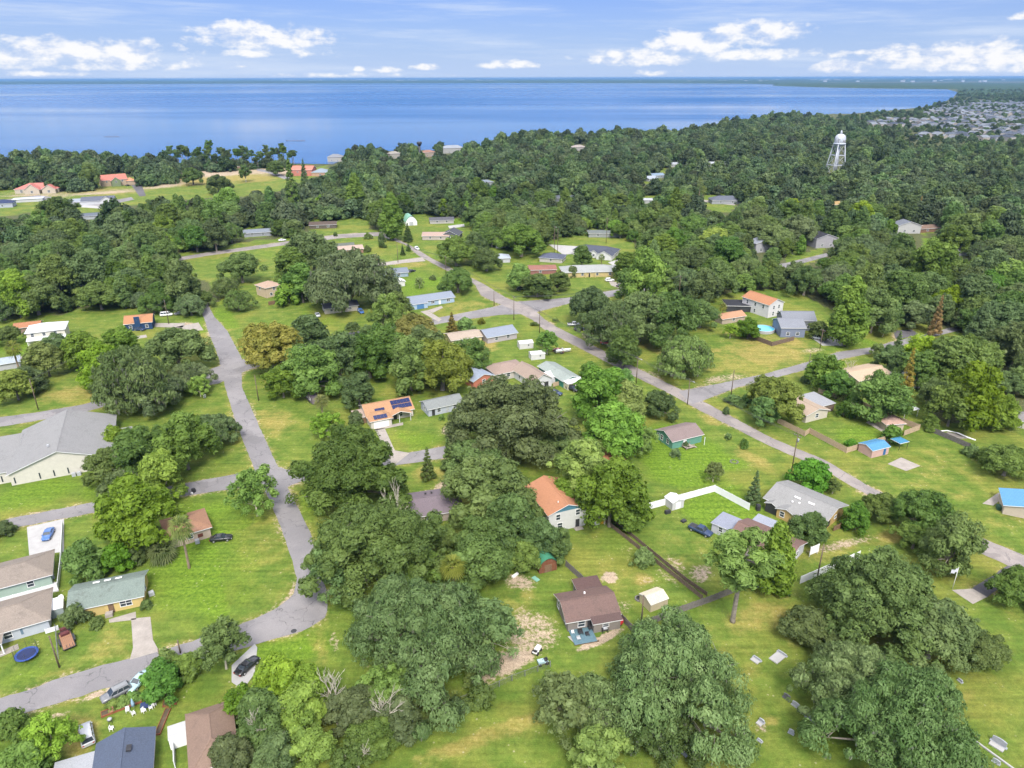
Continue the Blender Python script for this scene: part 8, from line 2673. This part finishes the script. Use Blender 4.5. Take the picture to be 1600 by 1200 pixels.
def place_wood():
    P, rng = scatter_wood()
    LM = [((1215, 478), 'tall white house by the pool'), ((1260, 505), 'slate blue cottage'), ((930, 388), 'large charcoal roofed house'), ((640, 345), 'green roofed barn'), ((700, 365), 'dark gabled house'), ((425, 450), 'tan two storey house'), ((215, 500), 'dark blue cottage'),
          ((70, 520), 'white two storey house'), ((1130, 310), 'slate roofed clearing house'), ((1303, 262), 'water tower'), ((1412, 358), 'white eastern house'), ((1288, 378), 'black and white house'), ((1190, 385), 'gabled house beyond the main road'),
          ((1017, 312), 'long pale roofed house'), ((1022, 277), 'light blue roofed house'), ((1052, 256), 'white roofed house in the gap'), ((1115, 254), 'wide pale roofed house'), ((755, 286), 'grey blue roof in the wood'), ((495, 355), 'brown house on the upper road'),
          ((397, 362), 'upper road grey roof'), ((880, 307), 'dark grey roof in the wood'), ((1305, 321), 'tan roof in the wood'), ((1510, 396), 'pale roof in the wood'), ((1465, 500), 'dying brown conifer'), ((1522, 620), 'gold tinged tree'), ((50, 410), 'pale flat roof in the wood'),
          ((270, 495), 'street end'), ((140, 340), 'low oak-shaded roof'), ((60, 294), 'sprawling red roofed house'), ((180, 284), 'unfinished two storey house'), ((480, 268), 'salmon house'), ((705, 238), 'large lakeside house'), ((617, 246), 'pale stucco lakeside house'), ((905, 232), 'small white far house'),
          ((380, 275), 'dry field'), ((1245, 408), 'bend of the main road'), ((1055, 440), 'main road verge'), ((935, 364), 'low grey roof'), ((1420, 530), 'eastern side road'), ((300, 400), 'upper road end'), ((560, 305), 'tall yellow green tree'), ((1435, 340), 'brown conifer'), ((120, 480), 'blue cottage lawn'), ((820, 382), 'white roadside fence'), ((1455, 390), 'small green clearing')]
    LG = [(G(*p), n) for p, n in LM]
    tones = [(DK, 'dark'), (DK, 'dark'), (N_, 'green'), (N_, 'green'), ((1.25, 1.35, .85), 'pale green'), (GR, 'greyish'), ((.85, 1.0, .8), 'deep-green')]
    cnt = {}
    far = []
    for i, (x, y, D) in enumerate(P):
        k = rng.random()
        kind = 'oak' if k < .55 else 'round' if k < .82 else 'mossy' if k < .91 else 'tall'
        if rng.random() < .04:
            tint, tn = (1.9, 1.8, .8), 'yellowish'
        else:
            tint, tn = tones[rng.integers(len(tones))]
        if kind == 'mossy':
            tint, tn = (1, 1, 1), 'mossy'
        if kind == 'tall':
            D = D * .62
        if kind == 'round':
            D = D * .9
        if cnt.get(kind, 0) < {'oak': 290, 'round': 270, 'mossy': 110, 'tall': 90}[kind] and math.hypot(x, y) < 640:
            cnt[kind] = cnt.get(kind, 0) + 1
            g, ln = min(LG, key=lambda q: (q[0].x - x) ** 2 + (q[0].y - y) ** 2)
            dx, dy = x - g.x, y - g.y
            dd = math.hypot(dx, dy)
            rel = ('just ' if dd < 22 else '' if dd < 55 else 'well ') + (('behind' if dy > 0 else 'in front of') if abs(dy) > abs(dx) else ('east of' if dx > 0 else 'west of'))
            nm = {'oak': 'oak', 'round': 'broadleaf tree', 'mossy': 'moss-hung oak', 'tall': 'narrow tree'}[kind]
            sz = 'small' if D < 10.5 else 'middling' if D < 14 else 'large' if D < 18 else 'huge'
            tone = 'grey' if kind == 'mossy' else tn
            tree_at((x, y, 0), D, kind, '%s %s %s %s the %s' % (sz, tone, nm, rel, ln), tint, rng.uniform(.85, 1.2), 'trees of the wood')
        else:
            far.append((x, y, D))
    # the mass: one object; crowns set on points
    far = np.array(far)
    col = bpy.data.collections.new('far_crowns')
    src = []
    for s in range(8):
        lb = dome_lobes(1300 + s, 34 + 4 * s, 7.0, 10.0, 0.8, (.15, .30), .55, gap=.06, rag=1.1, sprig=0.0)
        me = blob_crown('far_crown', 300 + s, lb, 4600, .50, LEAF_FAR)
        o = bpy.data.objects.new('far_crown', me)
        o.color = [(.8, .88, .82, 1), (1, 1, 1, 1), (1.2, 1.3, .9, 1), (.85, 1, .85, 1), (1.1, 1.1, 1.15, 1), (.7, .78, .72, 1), (1.5, 1.25, 1.35, 1), (1.45, 1.5, .8, 1)][s]
        col.objects.link(o)
    me = bpy.data.meshes.new('far_wood')
    me.vertices.add(len(far))
    co = np.stack([far[:, 0], far[:, 1], np.zeros(len(far))], 1)
    me.vertices.foreach_set('co', co.astype(np.float32).ravel())
    a = me.attributes.new('size', 'FLOAT_VECTOR', 'POINT')
    q = far[:, 2] / 14
    a.data.foreach_set('vector', np.stack([q, q, q * rng.uniform(.75, 1.4, len(far))], 1).astype(np.float32).ravel())
    a = me.attributes.new('which', 'INT', 'POINT')
    a.data.foreach_set('value', rng.choice(8, len(far), p=[.2, .17, .14, .17, .12, .13, .03, .04]).astype(np.int32))
    a = me.attributes.new('turn', 'FLOAT', 'POINT')
    a.data.foreach_set('value', rng.uniform(0, 6.28, len(far)).astype(np.float32))
    o = put('far_wood', me)
    tag(o, kind='stuff')
    ng = bpy.data.node_groups.new('plant_far_wood', 'GeometryNodeTree')
    ng.interface.new_socket('Geometry', in_out='INPUT', socket_type='NodeSocketGeometry')
    ng.interface.new_socket('Geometry', in_out='OUTPUT', socket_type='NodeSocketGeometry')
    n, l = ng.nodes, ng.links
    gi, go = n.new('NodeGroupInput'), n.new('NodeGroupOutput')
    ci = n.new('GeometryNodeCollectionInfo')
    ci.inputs[0].default_value = col
    ci.inputs[1].default_value = True
    ci.inputs[2].default_value = True
    ip = n.new('GeometryNodeInstanceOnPoints')
    ip.inputs['Pick Instance'].default_value = True

    def attr(nm, ty):
        q = n.new('GeometryNodeInputNamedAttribute')
        q.data_type = ty
        q.inputs[0].default_value = nm
        return q.outputs[0]
    l.new(gi.outputs[0], ip.inputs['Points'])
    l.new(ci.outputs[0], ip.inputs['Instance'])
    l.new(attr('which', 'INT'), ip.inputs['Instance Index'])
    cx = n.new('ShaderNodeCombineXYZ')
    l.new(attr('turn', 'FLOAT'), cx.inputs[2])
    l.new(cx.outputs[0], ip.inputs['Rotation'])
    l.new(attr('size', 'FLOAT_VECTOR'), ip.inputs['Scale'])
    l.new(ip.outputs[0], go.inputs[0])
    md = o.modifiers.new('plant', 'NODES')
    md.node_group = ng
    return len(P), cnt, len(far)


print('wood', place_wood())


def far_shore():
    """wooded land beyond the lake: a low canopy with an uneven top"""
    rng = np.random.default_rng(21)
    b = MB()
    V, F = [], []

    def band(pts, h, depth, seg, rows=7):
        w = [G(*p) for p in pts]
        P = []
        for i in range(len(w) - 1):
            k = max(2, int((w[i + 1] - w[i]).length / seg))
            P += [w[i].lerp(w[i + 1], j / k) for j in range(k)]
        P.append(w[-1])
        base = len(V)
        for r in range(rows):
            for i, p in enumerate(P):
                d = Vector((p.x, p.y, 0)).normalized()
                q = p + d * depth * (r / (rows - 1)) ** 1.5
                z = 0 if r == 0 else h * (.55 + .9 * float(vnoise(np.array([i * .37 + r * 5.3]), np.array([r * 1.7]), 4)[0]) * (.6 + .4 * rng.random()))
                V.append((q.x, q.y, z))
        n = len(P)
        for r in range(rows - 1):
            for i in range(n - 1):
                F.append((base + r * n + i, base + r * n + i + 1, base + (r + 1) * n + i + 1, base + (r + 1) * n + i))
    band([(-900, 134), (0, 131.6), (400, 130.4), (800, 129.6), (1000, 130.0), (1160, 130.7), (1208, 131.5)], 22, 60000, 130, 10)
    band([(1208, 133.5), (1215, 134.2), (1300, 136.6), (1380, 138.0), (1480, 139.0), (1700, 140)], 13, 5500, 45)
    band([(1190, 129.5), (1500, 127), (2300, 124)], 22, 60000, 130, 10)
    band([(1495, 151), (1560, 149.5), (1760, 148)], 11, 5000, 28)
    me = bpy.data.meshes.new('far_shore_wood')
    me.from_pydata(V, [], F)
    m = mat('far_canopy', (.040, .066, .026), .9, .35, .004, spec=.05, fine=.35)
    me.materials.append(m)
    o = put('far_shore_wood', me)
    tag(o, kind='stuff')
    # pale specks: far towns and sandy shores
    k = MB()
    r = random.Random(8)
    for i in range(150):
        px, py = (r.uniform(420, 780), r.uniform(125.2, 126.8)) if i < 70 else (r.uniform(1000, 1600), r.uniform(122.0, 128.5))
        p = G(px, py)
        s = p.length / 13000
        w_, h_ = r.uniform(8, 34) * s, r.uniform(18, 26)
        k.box(p.x - w_, p.y - 20, 0, p.x + w_, p.y + 20, h_ * (1 + s * .2))
    o = k.build('far_town', mat('far_white', (.42, .43, .44), .8, .1))
    tag(o, kind='stuff')


far_shore()


def haze():
    m = bpy.data.materials.new('haze')
    m.use_nodes = True
    t = NT(m.node_tree)
    t.n.clear()
    v = t.node('ShaderNodeVolumePrincipled')
    v.inputs['Color'].default_value = (.21, .41, .70, 1)
    v.inputs['Density'].default_value = 0.000046
    v.inputs['Anisotropy'].default_value = 0.1
    o = t.node('ShaderNodeOutputMaterial')
    t.l.new(v.outputs[0], o.inputs['Volume'])
    b = MB().box(-60000, -3000, -1.5, 60000, 50000, CAM_H + 6)
    h = b.build('haze', m)
    tag(h, kind='stuff')


haze()
